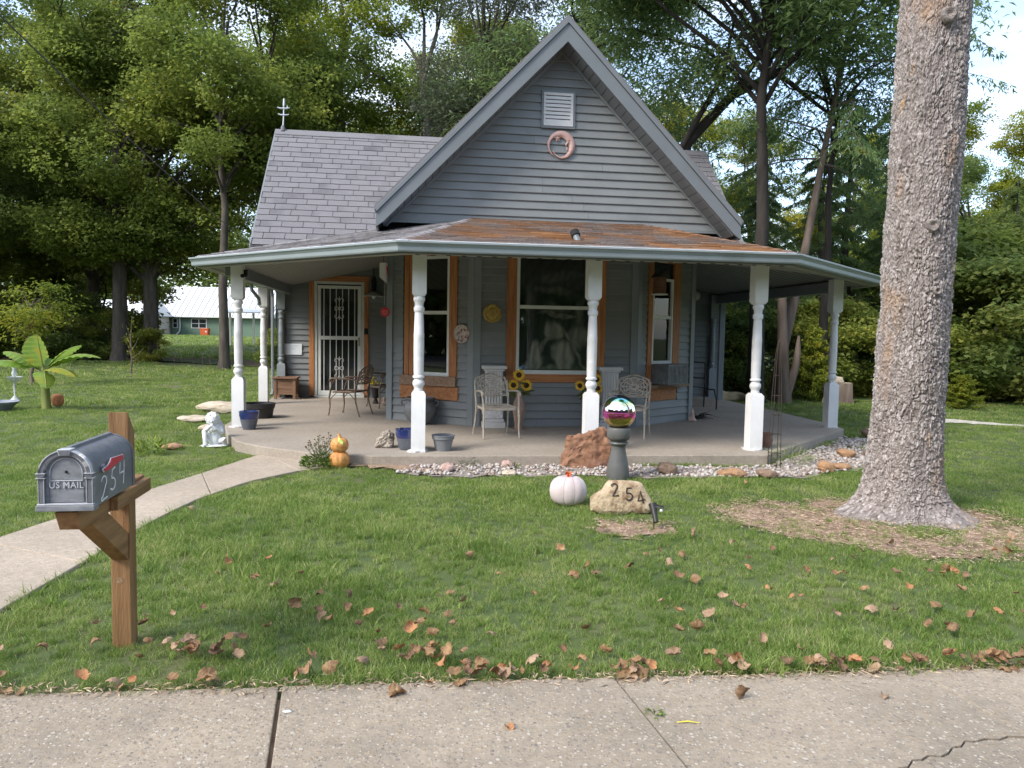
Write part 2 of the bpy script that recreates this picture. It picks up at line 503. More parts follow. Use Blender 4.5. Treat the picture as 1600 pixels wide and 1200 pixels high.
far = [-600, -300, -150, -90]
xs = np.concatenate([far, np.arange(-60, -14, 2.0), np.arange(-14, 14, .25), np.arange(14, 60, 2.0), [90, 150, 300, 600]])
ys = np.concatenate([[-200, -60, -20, -5, 1.2, 3.0], np.arange(3.25, 20, .25), np.arange(20, 110, 2.0), [150, 300, 700]])
tag(grid('lawn_ground', xs, ys, LAWNM, -.015), kind='structure')
tag(MB().bx(-300, 300, -9, 1.2, -.10, -.004).build('road', ASPH), kind='structure')
tag(MB().bx(-300, 300, 1.2, 1.36, -.2, .012).build('kerb', PAVE, bevel=.015), kind='structure')

# sidewalk: concrete slabs on a dark bed, tooled joints, one cracked slab
walk = empty('sidewalk', (0, 0, 0), kind='structure')
jd = Vector((.235, -.97)).normalized()
jx = [-5.65, -4.1, -2.55, -1.02, .505, 1.99, 3.5, 5.0, 6.5]
bed = MB(); bed.bx(-6.3, 8.0, 1.2, 4.2, -.08, -.035)
def joint_pt(x0, y):                        # point of the joint starting at (x0, edge) at depth y
    return x0 + (edge_y(x0) - y) * (jd.x / -jd.y)
def slab_poly(xa, xb, ga, gb):
    ya, yb = edge_y(xa), edge_y(xb)
    return [(joint_pt(xa, 1.40) + ga, 1.40), (joint_pt(xb, 1.40) - gb, 1.40), (xb - gb, yb), (xa + ga, ya)]
def add_slab(name, poly, z0, z1, m, parent, bev=.006):
    return MB().prism([(p[0], p[1], z0) for p in poly], (0, 0, z1 - z0)).build(name, m, parent, bevel=bev)
crack = [(1.30, 2.60), (1.37, 2.635), (1.43, 2.645), (1.48, 2.69), (1.52, 2.70), (1.56, 2.745), (1.60, 2.75), (1.64, 2.78), (1.69, 2.775), (1.73, 2.80), (1.77, 2.84), (1.81, 2.85), (1.85, 2.89), (1.88, 2.885), (1.95, 2.91), (2.0, 2.905), (2.05, 2.93), (2.125, 2.928)]
for i in range(len(jx) - 1):
    g = {3: (.009, .003), 2: (.003, .009)}.get(i, (.003, .003))
    poly = slab_poly(jx[i], jx[i + 1], *g)
    dz = [.0, .004, -.002, .003, .0, .002, 0, .003][i]
    if i == 4:
        p0, p1, p2, p3 = poly
        lowc = [(.97, 2.44), (1.05, 2.50), (1.18, 2.54)] + crack
        upper = [(joint_pt(jx[4], 2.42) + .003, 2.42)] + [(a, b + .005) for a, b in lowc] + [(joint_pt(jx[5], 2.93) - .003, 2.934), p2, p3]
        lower = [p0, p1, (joint_pt(jx[5], 2.925) - .003, 2.925)] + [(a + .0015 * math.sin(a * 90), b - .004 + .0015 * math.sin(a * 61)) for a, b in lowc[::-1]] + [(joint_pt(jx[4], 2.415) + .003, 2.413)]
        add_slab('sidewalk_slab', upper, -.05, dz, PAVE, walk, 0)
        add_slab('sidewalk_slab', lower, -.05, dz - .003, PAVE, walk, 0)
    else:
        add_slab('sidewalk_slab', poly, -.05, dz, PAVE, walk)
bed.build('gravel_bed', SOIL, walk)

# curved walkway from the left up to the porch
WL = [(-3.10, 10.2), (-3.22, 9.55), (-3.35, 8.78), (-3.46, 7.97), (-3.60, 7.14), (-3.77, 6.19), (-3.88, 5.35), (-4.0, 4.4), (-4.2, 3.3)]
WR = [(-1.95, 8.95), (-2.42, 8.42), (-2.78, 7.75), (-2.94, 6.9), (-2.97, 6.3), (-2.95, 5.6), (-2.90, 4.92), (-2.86, 4.07), (-2.9, 3.25)]
path = empty('walkway', (0, 0, 0), kind='structure')
def lerp2(L, t):
    i = min(int(t), len(L) - 2); f = t - i
    return (L[i][0] + f * (L[i + 1][0] - L[i][0]), L[i][1] + f * (L[i + 1][1] - L[i][1]))
cuts = [0, 1.0, 2.75, 4.55, 5.95, 8]
for a, b in zip(cuts[:-1], cuts[1:]):
    ts = np.linspace(a + .006, b - .006, 7)
    poly = [lerp2(WR, t) for t in ts[::-1]] + [lerp2(WL, t) for t in ts]
    add_slab('walkway_slab', poly[::-1], -.06, .006 + .004 * (a % .7), WALKM, path, .008)
WALKPOLY = [p for p in WL] + [p for p in WR[::-1]]

# ------------------------------------------------------------------ house
house = empty('house', W(*HC0), HA, 'grey sided cottage with steep front gable and wraparound porch', 'house')
LM = Matrix.Translation((-HC0[0], -HC0[1], 0))         # plan coordinates -> house coordinates


def HB(): return MB(LM)


def wall(name, a, b, z0, z1, ops=(), th=.12, slopes=None, h=.127, core=True):
    """wall from a to b (outside on the right hand); ops: (x0,x1,z0,z1) openings in wall coordinates"""
    a = Vector((*a, 0)); b = Vector((*b, 0)); L = (b - a).length
    F = LM @ frame(a, b - a)               # x along, y inward, z up
    mb = MB(F)
    if core:
        if slopes: 
            mb.prism([(p[0], .0, p[1]) for p in slopes], (0, th, 0))
        else:
            cur = 0.0
            for x0, x1, oz0, oz1 in sorted(ops):
                if x0 > cur + 1e-4: mb.bx(cur, x0, 0, th, z0, z1)
                if oz0 > z0 + 1e-4: mb.bx(x0, x1, 0, th, z0, oz0)
                if oz1 < z1 - 1e-4: mb.bx(x0, x1, 0, th, oz1, z1)
                cur = x1
            if cur < L - 1e-4: mb.bx(cur, L, 0, th, z0, z1)
    w = mb.build(name, DARK if False else TRIMG, house)
    z = z0; k = 0; jr = random.Random(int(a.x * 10 + z1 * 7))
    while z < z1 - .02:
        zt = min(z + h, z1)
        segs = [(0.0, L)]
        if slopes:
            # gable outline: symmetric triangle given by corner, apex, corner
            (xl, zb), (xa, za), (xr, _) = slopes[0], slopes[1], slopes[2]
            f = lambda zz: ((xl + (xa - xl) * (zz - zb) / (za - zb)), (xr + (xa - xr) * (zz - zb) / (za - zb)))
            l0, r0 = f(z); l1, r1 = f(zt)
            segs = [(l0, r0, l1, r1)]
        for sg in segs:
            parts = [sg]
            for x0, x1, oz0, oz1 in ops:
                if oz0 < (z + zt) / 2 < oz1:
                    npn = []
                    for s_ in parts:
                        s0, s1 = s_[0], s_[1]
                        if x1 <= s0 or x0 >= s1: npn.append(s_); continue
                        if x0 > s0 + .01: npn.append((s0, x0) + ((s_[2], x0) if len(s_) > 2 else ()))
                        if x1 < s1 - .01: npn.append((x1, s1) + ((x1, s_[3]) if len(s_) > 2 else ()))
                    parts = npn
            npn = []
            for s_ in parts:
                ln_ = s_[1] - s_[0]
                if ln_ > 2.3 and jr.random() < .55:
                    c_ = s_[0] + ln_ * jr.uniform(.3, .7); e0, e1 = (s_[2], s_[3]) if len(s_) > 2 else (s_[0], s_[1])
                    npn += [(s_[0], c_ - .002, e0, c_ - .002), (c_ + .002, s_[1], c_ + .002, e1)]
                else: npn.append(s_)
            parts = npn
            for s_ in parts:
                s0, s1 = s_[0], s_[1]; t0, t1 = (s_[2], s_[3]) if len(s_) > 2 else (s0, s1)
                if s1 - s0 < .03: continue
                prof = [(-.001, z, 0), (-.025, z, 0), (-.027, z + .009, .08), (-.014, z + (zt - z) * .55, .55), (-.003, zt, 1)]
                L_ = []; R_ = []
                for y_, zz, q in prof:
                    L_.append((s0 + (t0 - s0) * q, y_, zz)); R_.append((s1 + (t1 - s1) * q, y_, zz))
                L_.append((t0, -.001, zt)); R_.append((t1, -.001, zt))
                n = len(L_)
                bb = MB(F)
                bb.add(L_ + R_, [tuple(range(n)), tuple(range(n, 2 * n))[::-1]] + [(i, n + i, n + (i + 1) % n, (i + 1) % n) for i in range(n)])
                bb.build('siding_board', SIDING, w)
        z += h; k += 1
    return w, F


ZF, ZW = .12, 3.32
UL, UR = -.43, 4.95
# bay: two canted faces and a front
wall('wall', (-3.0, 17.1), (UL, 17.1), ZF, 3.5, [(.66, 1.95, ZF, 2.83)])
wall('wall', (UL, 17.1), (UL, 12.85), ZF, ZW)
wcl, FCL = wall('wall', (UL, 12.85), (.94, 11.85), ZF, ZW, [(.30, 1.39, .52, 2.95)])
wf, FF = wall('wall', (.94, 11.85), (3.6, 11.85), ZF, ZW, [(.51, 2.13, .84, 2.98)])
wcr, FCR = wall('wall', (3.6, 11.85), (4.95, 12.9), ZF, ZW, [(.28, 1.26, .52, 2.95)])
wall('wall', (UR, 12.9), (UR, 17.1), ZF, ZW)
wall('wall', (UR, 17.1), (7.35, 17.1), ZF, 3.5)
wall('wall', (-3.0, 22.2), (-3.0, 17.1), ZF, 3.5)
wall('wall', (7.35, 17.1), (7.35, 22.2), ZF, 3.5)
wall('wall', (7.35, 22.2), (-3.0, 22.2), ZF, 3.5)
# gable ends of the cross wing
for u0, sgn in ((-3.0, 1), (7.35, -1)):
    HB().prism([(u0, 17.1, 3.5), (u0, 22.2, 3.5), (u0, 19.65, 6.25)], (.1 * sgn, 0, 0)).build('gable_end_wall', SIDING, house)
# front gable
GU, GV = 2.25, 11.75
gs = [(-.05, 3.33), (2.68, 6.08), (5.42, 3.33)]       # in wall coordinates from u=-.43
wg, FG = wall('gable_wall', (UL, GV), (4.97, GV), 3.33, 6.05, [(2.36, 2.90, 4.84, 5.42)], slopes=gs)
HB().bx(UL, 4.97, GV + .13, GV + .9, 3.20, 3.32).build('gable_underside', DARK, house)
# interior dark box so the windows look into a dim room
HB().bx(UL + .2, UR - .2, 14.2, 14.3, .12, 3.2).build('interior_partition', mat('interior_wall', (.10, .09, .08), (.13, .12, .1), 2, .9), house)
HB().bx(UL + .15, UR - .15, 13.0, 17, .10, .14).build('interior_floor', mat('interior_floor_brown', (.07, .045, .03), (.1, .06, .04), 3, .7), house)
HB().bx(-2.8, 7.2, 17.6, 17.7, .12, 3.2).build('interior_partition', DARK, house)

# corner boards
def board(F, x0, x1, z0, z1, y0=-.046, y1=0.0, name='corner_board', m=None, par=None, bev=.003):
    return MB(F).bx(x0, x1, y0, y1, z0, z1).build(name, m or TRIMG, par or house, bevel=bev)
Lc = 1.696; Lr = math.hypot(1.35, 1.05)
F0 = LM @ frame((-3.0, 17.1, 0), (1, 0, 0))
board(F0, -.03, .10, ZF, 3.2)
board(FCL, -.03, .09, ZF, 3.2); board(FCL, Lc - .10, Lc + .012, ZF, 3.2)
board(FF, -.012, .10, ZF, 3.2); board(FF, 2.66 - .10, 2.66 + .012, ZF, 3.2)
board(FCR, -.012, .09, ZF, 3.2); board(FCR, Lr - .09, Lr + .03, ZF, 3.2)
F5 = LM @ frame((UR, 17.1, 0), (1, 0, 0))
board(F5, 2.4 - .10, 2.43, ZF, 3.2)
# vertical white battens beside the canted left corner and door
board(F0, 2.36, 2.44, ZF, 3.2, name='corner_board', m=WHITEW)

# ---- windows
def sash_window(F, x0, x1, z0, z1, mid, trims, blind=False, glass=CLEAR, fw=.045, name='window', par=None):
    w = empty(name, (0, 0, 0)); w.parent = house
    # frame: four bars, meeting rail, two panes
    b = MB(F)
    b.bx(x0, x0 + fw, -.03, .05, z0, z1).bx(x1 - fw, x1, -.03, .05, z0, z1)
    b.bx(x0 + fw, x1 - fw, -.028, .05, z0, z0 + fw * 1.3).bx(x0 + fw, x1 - fw, -.028, .05, z1 - fw, z1)
    b.build('frame', WHITEW, w, bevel=.003)
    MB(F).bx(x0 + fw, x1 - fw, -.018, .04, mid - .028, mid + .028).build('meeting_rail', WHITEW, w, bevel=.003)
    MB(F).bx(x0 + fw, x1 - fw, .022, .026, z0 + fw * 1.3, mid - .028).build('pane', glass, w)
    MB(F).bx(x0 + fw, x1 - fw, .008, .012, mid + .028, z1 - fw).build('pane', glass, w)
    for (a, b_, c, d, ori, dep, *mm) in trims:
        MB(F).bx(a, b_, -dep, 0.001, c, d).build('trim_board', mm[0] if mm else (CEDAR_V if ori == 'v' else CEDAR_H), w, bevel=.004)
    return w

# left canted window
sash_window(FCL, .53, 1.235, .90, 2.86, 1.94,
            [(.34, .435, .90, 2.97, 'v', .040), (.44, .53, .90, 2.97, 'v', .036), (1.235, 1.385, .90, 2.97, 'v', .038),
             (.535, 1.23, 2.86, 2.96, 'h', .036), (.27, 1.39, .735, .90, 'h', .075, WEATHER), (.26, 1.42, .515, .73, 'h', .045)])
# front picture window with a wall hanging behind it
wnd = sash_window(FF, .67, 1.985, .97, 2.88, 2.05,
            [(.51, .67, .97, 2.98, 'v', .038), (1.985, 2.13, .97, 2.98, 'v', .038), (.67, 1.985, 2.88, 2.98, 'h', .036), (.51, 2.13, .84, .97, 'h', .042)], fw=.05)
# right canted window with blinds and transom
wr = sash_window(FCR, .42, 1.045, 1.14, 2.60, 1.94,
            [(.29, .42, .80, 2.95, 'v', .036), (1.045, 1.255, .80, 2.95, 'v', .040), (.42, 1.045, 2.86, 2.95, 'h', .036),
             (.22, 1.45, .745, .80, 'h', .16, WEATHER), (.36, 1.20, .52, .74, 'h', .040)], glass=CLEAR)
MB(FCR).bx(.42, 1.045, .008, .012, 2.60, 2.86).build('transom_pane', GLASSD, wr)
MB(FCR).bx(.42, 1.045, .0, .04, .80, 1.14).build('filler_panel', DARK, wr)
bl = mat('blind_slat_white', (.62, .6, .55), (.68, .66, .6), 5, .5)
for k in range(34):
    z = 1.22 + k * .04
    MB(FCR).add([(.48, .05, z), (.985, .05, z), (.985, .075, z + .026), (.48, .075, z + .026)], [(0, 1, 2, 3)]).build('blind_slat', bl, wr)

# dim pleated hanging behind the picture window: pale swirled cloth on a dark ground
def hanging_mat():
    m = bpy.data.materials.new('printed_cloth_hanging'); m.use_nodes = True
    n, l = m.node_tree.nodes, m.node_tree.links
    b = n['Principled BSDF']; b.inputs['Roughness'].default_value = .9
    t = n.new('ShaderNodeTexCoord')
    def blob(cx, cz, rx, rz, rot=0, soft=.5):
        mp_ = n.new('ShaderNodeMapping'); mp_.vector_type = 'TEXTURE'
        mp_.inputs['Location'].default_value = (cx, 0, cz); mp_.inputs['Rotation'].default_value = (0, rot, 0)
        mp_.inputs['Scale'].default_value = (rx, 50, rz)
        nn = n.new('ShaderNodeTexNoise'); nn.inputs['Scale'].default_value = 3; l.new(t.outputs['Object'], nn.inputs['Vector'])
        ds = n.new('ShaderNodeVectorMath'); ds.operation = 'SCALE'; ds.inputs['Scale'].default_value = .25; l.new(nn.outputs['Color'], ds.inputs[0])
        ad = n.new('ShaderNodeVectorMath'); l.new(t.outputs['Object'], ad.inputs[0]); l.new(ds.outputs[0], ad.inputs[1])
        l.new(ad.outputs[0], mp_.inputs['Vector'])
        ln = n.new('ShaderNodeVectorMath'); ln.operation = 'LENGTH'; l.new(mp_.outputs[0], ln.inputs[0])
        mr = n.new('ShaderNodeMapRange'); mr.inputs[1].default_value = 1.0; mr.inputs[2].default_value = 1 - soft; mr.interpolation_type = 'SMOOTHSTEP'
        l.new(ln.outputs['Value'], mr.inputs[0]); return mr.outputs[0]
    acc = None
    # object coordinates: x along the wall, z up
    for cx, cz, rx, rz, rot, soft, amp in [(-.12, -.45, .05, .5, .6, .6, .5), (.30, -.5, .05, .55, -.5, .6, .55), (.05, -.02, .42, .045, .12, .5, .5), (-.45, .2, .10, .5, .1, .9, .25), (.0, -.9, .6, .08, 0, .8, .5), (.02, .10, .34, .12, .1, .7, .30), (.0, -.26, .20, .20, 0, .5, .75), (-.34, -.74, .16, .36, .15, .35, .95), (.14, -.72, .22, .36, -.1, .45, .9),
                                      (.38, -.35, .22, .3, .2, .8, .6), (-.02, .38, .5, .10, .1, .8, .3), (.05, .62, .55, .1, -.1, .9, .22), (.42, .05, .12, .35, 0, .9, .45)]:
        o_ = blob(cx + .12, cz + .12, rx, rz, rot, soft)
        mm = n.new('ShaderNodeMath'); mm.operation = 'MULTIPLY'; mm.inputs[1].default_value = amp; l.new(o_, mm.inputs[0])
        if acc is None: acc = mm.outputs[0]
        else:
            ad = n.new('ShaderNodeMath'); ad.operation = 'MAXIMUM'; l.new(acc, ad.inputs[0]); l.new(mm.outputs[0], ad.inputs[1]); acc = ad.outputs[0]
    wv = n.new('ShaderNodeTexWave'); wv.inputs['Scale'].default_value = 2.2; wv.inputs['Distortion'].default_value = 9; wv.inputs['Detail'].default_value = 3; l.new(t.outputs['Object'], wv.inputs['Vector'])
    wr_ = n.new('ShaderNodeMapRange'); wr_.inputs[3].default_value = .6; wr_.inputs[4].default_value = 1.1; l.new(wv.outputs['Fac'], wr_.inputs[0])
    m2 = n.new('ShaderNodeMath'); m2.operation = 'MULTIPLY'; l.new(acc, m2.inputs[0]); l.new(wr_.outputs[0], m2.inputs[1])
    rp = n.new('ShaderNodeValToRGB'); rp.color_ramp.elements[0].color = (.075, .10, .095, 1); rp.color_ramp.elements[1].color = (.85, .82, .72, 1)
    l.new(m2.outputs[0], rp.inputs['Fac']); l.new(rp.outputs[0], b.inputs['Base Color'])
    return m
hb = MB(FF)
vs_ = []; N = 60
hang = bpy.data.objects.new('window_hanging', None)
xs_ = np.linspace(.72, 1.93, N)
mbh = MB()
pts = [(x - 1.33, .012 * math.sin(x * 60) , z) for z in (-.9, .95) for x in xs_]
mbh.add(pts, [(i, i + 1, N + i + 1, N + i) for i in range(N - 1)])
hg = mbh.build('window_hanging', hanging_mat(), None, smooth=60)
hg.matrix_world = Matrix.Translation(W(*HC0)) @ Matrix.Rotation(HA, 4, 'Z') @ FF @ Matrix.Translation((1.33, .10, 1.95))
tag(hg, 'dim grey printed cloth hanging behind the glass of the wide front window', 'wall hanging')
sd_ = hg.modifiers.new('thick', 'SOLIDIFY'); sd_.thickness = .006

# ---- front door with iron storm door (left wall, plan v = 17.1)
door = empty('front_door', (0, 0, 0)); door.parent = house
dx0, dx1 = .83, 1.85                      # storm door sheet in wall coordinates (from u=-3.0)
def db(x0, x1, z0, z1, y0, y1, m, nm, bev=.003, par=door): return MB(F0).bx(x0, x1, y0, y1, z0, z1).build(nm, m, par, bevel=bev)
db(.655, .765, .15, 2.72, -.045, 0, CEDAR_V, 'trim_board'); db(1.865, 1.965, .15, 1.55, -.045, 0, CEDAR_V, 'trim_board'); db(1.865, 1.965, 1.68, 2.72, -.045, 0, CEDAR_V, 'trim_board')
db(.64, 1.98, 2.725, 2.84, -.05, 0, CEDAR_H, 'trim_board')
WG = mat('greenish_white_frame', (.50, .52, .48), (.56, .58, .54), 6, .5)
db(.765, .83, .13, 2.72, -.03, .06, WG, 'door_frame'); db(1.80, 1.865, .13, 2.72, -.03, .06, WG, 'door_frame'); db(.83, 1.80, 2.66, 2.72, -.03, .06, WG, 'door_frame')
db(.765, 1.865, .118, .16, -.06, .06, WHITEW, 'door_sill')
sx0, sx1 = .835, 1.795
for a, b_, c, d in ((sx0, sx0 + .075, .17, 2.63), (sx1 - .075, sx1, .17, 2.63)): db(a, b_, c, d, -.012, .02, WHITEW, 'stile')
for c, d in ((.17, .27), (1.42, 1.50), (2.56, 2.63)): db(sx0 + .075, sx1 - .075, c, d, -.011, .02, WHITEW, 'rail')
for k in range(6):
    x = sx0 + .075 + (k + .5 + .0) * (sx1 - sx0 - .15) / 6 + .0
    for c, d in ((.27, 1.42), (1.50, 2.56)):
        MB(F0).bx(x - .009, x + .009, -.006, .01, c, d).build('iron_bar', WHITE, door)
def scroll(F, cx, cz, s, m, par):
    mb = MB(F)
    for sx in (-1, 1):
        for sz, zz in ((1, .17), (-1, -.17), (1, -.02), (-1, .02)):
            pts = []
            for i in range(15):
                t = i / 14 * math.pi * 1.6; r = .055 * (1 - i / 22)
                pts.append((cx + sx * s * (.062 - r * math.cos(t) * 1.0), -.02, cz + s * (zz + sz * r * math.sin(t) * 1.2)))
            mb.tube(pts, .0075 * s, 5)
    mb.tube([(cx, -.02, cz - .26 * s), (cx, -.02, cz + .26 * s)], .009 * s, 6)
    return mb.build('scroll_ornament', m, par, smooth=50)
scroll(F0, (sx0 + sx1) / 2, 2.12, 1.0, WHITE, door); scroll(F0, (sx0 + sx1) / 2, .78, 1.0, WHITE, door)
db(sx0 + .07, sx1 - .07, .26, 1.43, .028, .032, GLASSD, 'pane', 0); db(sx0 + .07, sx1 - .07, 1.49, 2.57, .028, .032, GLASSD, 'pane', 0)
hb_ = MB(F0); hb_.bx(sx1 - .06, sx1 - .02, -.02, -.012, 1.28, 1.48); hb_.tube([(sx1 - .04, -.02, 1.42), (sx1 - .04, -.05, 1.42), (sx1 - .11, -.055, 1.42)], .009, 6)
hb_.build('door_handle', mat('brass_handle', (.35, .3, .2), None, 5, .4, metal=.8), door, smooth=40)
MB(F0).bx(1.89, 1.94, -.06, -.045, 1.56, 1.67).build('doorbell_camera', DARK, door, bevel=.004)

# ------------------------------------------------------------------ roofs
def poly3_clip_strips(poly, org, U_, V_, u0, u1, v0, v1):
    """poly: 2D (u,v) list in plane coordinates; returns clipped cell"""
    p = clip_poly(poly, 1, 0, u1); 
    if len(p) > 2: p = clip_poly(p, -1, 0, -u0)
    if len(p) > 2: p = clip_poly(p, 0, 1, v1)
    if len(p) > 2: p = clip_poly(p, 0, -1, -v0)
    return p if len(p) > 2 else None


def plane_frame(P0, P1, P2):
    """origin P0, x along P0->P1 (the eave), y up the slope towards P2, z outward normal"""
    x = (P1 - P0).normalized(); n = x.cross(P2 - P0).normalized()
    if n.z < 0: n = -n
    y = n.cross(x).normalized()
    m = Matrix((x, y, n)).transposed().to_4x4(); m.translation = P0
    return m


def shingle_field(poly3, P0, P1, P2, expo, wid, mats, parent, obj_pick=None, thick=.009, gap=.006, seed=1, nm='shingle', jit=.004):
    rnd = random.Random(seed)
    M_ = plane_frame(P0, P1, P2); Mi = M_.inverted()
    pl = [(Mi @ p).to_2d() for p in poly3]; pl = [(p.x, p.y) for p in pl]
    x0 = min(p[0] for p in pl); x1 = max(p[0] for p in pl); y0 = min(p[1] for p in pl); y1 = max(p[1] for p in pl)
    merged = MB(LM @ M_); cnt = 0
    j = 0; y = y0
    while y < y1:
        off = (0, .5, .25, .75)[j % 4] * wid + rnd.uniform(-.03, .03)
        x = x0 - off
        while x < x1:
            wj = wid
            c = poly3_clip_strips(pl, None, None, None, x + gap / 2, x + wj - gap / 2, y + gap * .8, y + expo)
            if c:
                cx = sum(p[0] for p in c) / len(c); cy = sum(p[1] for p in c) / len(c)
                lift = rnd.uniform(.0, jit)
                top = []; bot = []
                for p in c:
                    f = (p[1] - y) / expo
                    top.append((p[0], p[1], .004 + (thick + lift) * (1 - .75 * f))); bot.append((p[0], p[1], .002))
                n = len(c)
                Wp = M_ @ Vector((cx, cy, 0))
                ob = obj_pick and obj_pick(Wp)
                mb = MB(LM @ M_) if ob else merged
                if not ob: mb.cur = rnd.randrange(len(mats))
                mb.add(bot + top, [tuple(range(n, 2 * n))] + [(i, (i + 1) % n, n + (i + 1) % n, n + i) for i in range(n)])
                if ob:
                    mb.mi = [0] * len(mb.mi)
                    mb.build(nm, mats[rnd.randrange(len(mats))], parent); cnt += 1
            x += wj
        y += expo; j += 1
    if merged.v:
        o = merged.build('shingles', mats, parent); o['kind'] = 'stuff'
    return cnt


SH2 = mat('shingle_grey_warm', (.17, .16, .165), (.225, .21, .215), 40, .9, .5, 220, stain=(.1, .095, .1), sscale=.9, slo=.5, shi=.8, rand=.09)
# cross wing roof
rf = HB()
EV, EZ, RV, RZ = 16.62, 3.42, 19.65, 6.62
rf.prism([(-3.5, EV, EZ - .02), (-3.5, RV, RZ - .02), (-3.5, 2 * RV - EV, EZ - .02), (-3.5, 2 * RV - EV, EZ - .12), (-3.5, RV, RZ - .13), (-3.5, EV, EZ - .12)], (11.25, 0, 0))
roof = rf.build('roof', SHGAP, house)
P0, P1, P2, P3 = [Vector(p) for p in ((-3.5, EV, EZ), (7.75, EV, EZ), (7.75, RV, RZ), (-3.5, RV, RZ))]
n1 = shingle_field([P0, P1, P2, P3], P0, P1, P3, .205, .46, [SHINGLE], roof, lambda p: (p.x < .85 or p.x > 6.3) and p.z > 3.5, thick=.010, gap=.014, seed=3)
# ridge caps and rake edge
rc = HB().prism([(-3.52, RV - .16, RZ - .13), (-3.52, RV, RZ + .035), (-3.52, RV + .16, RZ - .13), (-3.52, RV, RZ + .0)], (11.29, 0, 0)).build('ridge_cap', SHINGLE, roof)
for u_ in (-3.53, 7.75):
    HB().prism([(u_, EV - .01, EZ + .0), (u_, RV, RZ + .0), (u_, RV, RZ - .18), (u_, EV - .01, EZ - .18)], (.03, 0, 0)).build('rake_board', TRIMG, roof)
# front gable roof: two slopes, rake fascia, soffit
sl = 1.028; AV, BV = 11.30, 19.6
def gz(u): return 6.42 - sl * abs(u - GU)
gr = HB()
ul, ur = GU - 2.86, GU + 2.88
gr.prism([(ul, AV, gz(ul)), (GU, AV, 6.42), (ur, AV, gz(ur)), (ur, AV, gz(ur) - .07), (GU, AV, 6.33), (ul, AV, gz(ul) - .07)], (0, BV - AV, 0))
groof = gr.build('gable_roof', SHINGLE, house)
def fas(pts, y0, y1, nm='rake_fascia', m=FASCIA):
    HB().prism([(p[0], y0, p[1]) for p in pts], (0, y1 - y0, 0)).build(nm, m, house, bevel=.003)
for s_ in (-1, 1):
    e = GU + s_ * 2.84
    # upper trim strip and wide lower board
    fas([(GU, 6.37), (e, gz(e) - .05), (e, gz(e) - .13), (GU, 6.29)], 11.27, 11.33)
    lowz = gz(e) - .36
    fas([(GU, 6.285), (e - s_ * .0, gz(e) - .135), (e - s_ * .0, lowz + .02), (e - s_ * .11, lowz + .10), (GU, 6.02)], 11.295, 11.34)
    # soffit, ribbed
    n = 26
    for k in range(n):
        t0, t1 = (k + .04) / n, (k + .96) / n
        a = GU + s_ * 2.74 * t0; b = GU + s_ * 2.74 * t1
        za, zb = gz(a) - .39, gz(b) - .39
        HB().prism([(a, 11.34, za), (b, 11.34, zb), (b, 11.34, zb + .03), (a, 11.34, za + .03)], (0, GV - 11.34 - .005, 0)).build('soffit_panel', FASCIA, house, bevel=.004)
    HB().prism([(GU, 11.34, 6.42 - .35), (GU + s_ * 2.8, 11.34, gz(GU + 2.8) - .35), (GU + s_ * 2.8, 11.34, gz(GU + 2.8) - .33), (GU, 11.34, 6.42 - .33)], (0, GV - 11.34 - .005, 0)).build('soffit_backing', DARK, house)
    # side eave fascia along the roof
    HB().bx(min(e, e - s_ * .03), max(e, e - s_ * .03), 11.34, 17, gz(e) - .34, gz(e) - .06).build('eave_fascia', FASCIA, house)
# J trim under the gable siding and along rakes
HB().bx(UL - .03, 5.0, GV - .034, GV, 3.30, 3.33).build('starter_strip', TRIMG, house)
for s_ in (-1, 1):
    a = GU + s_ * 2.70
    HB().prism([(GU, GV - .042, 6.03), (a, GV - .042, 6.03 - sl * 2.70 + .02), (a, GV - .042, 6.03 - sl * 2.70 - .03), (GU, GV - .042, 5.98)], (0, .042, 0)).build('rake_channel', TRIMG, house)
# gable vent
gv = empty('gable_vent', (0, 0, 0)); gv.parent = house
vb = HB()
for a in ((1.93, 2.47, 4.84, 4.875), (1.93, 2.47, 5.385, 5.42), (1.93, 1.965, 4.875, 5.385), (2.435, 2.47, 4.875, 5.385)): vb.bx(a[0], a[1], GV - .052, GV, a[2], a[3])
vb.build('outer_frame', FASCIA, gv, bevel=.003)
vb = HB()
for a in ((1.966, 2.434, 4.876, 4.93), (1.966, 2.434, 5.345, 5.384), (1.966, 1.995, 4.93, 5.345), (2.39, 2.434, 4.93, 5.345)): vb.bx(a[0], a[1], GV - .06, GV, a[2], a[3])
vb.build('vent_frame', WHITE, gv, bevel=.002)
for k in range(7):
    z = 4.93 + k * .0593
    HB().prism([(1.996, GV - .057, z), (1.996, GV - .052, z + .045), (1.996, GV - .010, z + .058), (1.996, GV - .03, z)], (.393, 0, 0)).build('louver', WHITE, gv)
HB().bx(1.97, 2.43, GV - .008, GV + .1, 4.88, 5.38).build('vent_back', DARK, gv)

# porch roof
E_ = [(-3.2, 17.4), (-3.2, 11.6), (-.17, 8.72), (4.62, 8.72), (7.72, 11.6), (7.75, 17.4)]
EZp = 2.66
T_ = [(UL, 17.4, 3.36), (UL, 12.85, 3.36), (.84, 11.73, 3.385), (3.66, 11.73, 3.385), (UR, 12.9, 3.38), (UR, 17.4, 3.38)]
BROWN = mat('shingle_rusty', (.17, .135, .12), (.25, .195, .165), 40, .9, .5, 220, stain=(.33, .16, .065), sscale=1.3, slo=.40, shi=.62, rand=.05)
BROWN2 = mat('shingle_rusty_dark', (.13, .105, .095), (.19, .15, .13), 40, .9, .5, 220, stain=(.25, .115, .045), sscale=1.3, slo=.38, shi=.64, rand=.05)
GREYP = mat('shingle_porch_grey', (.23, .22, .23), (.31, .30, .31), 30, .8, .5, 220, stain=(.10, .09, .085), sscale=1.6, slo=.5, shi=.66)
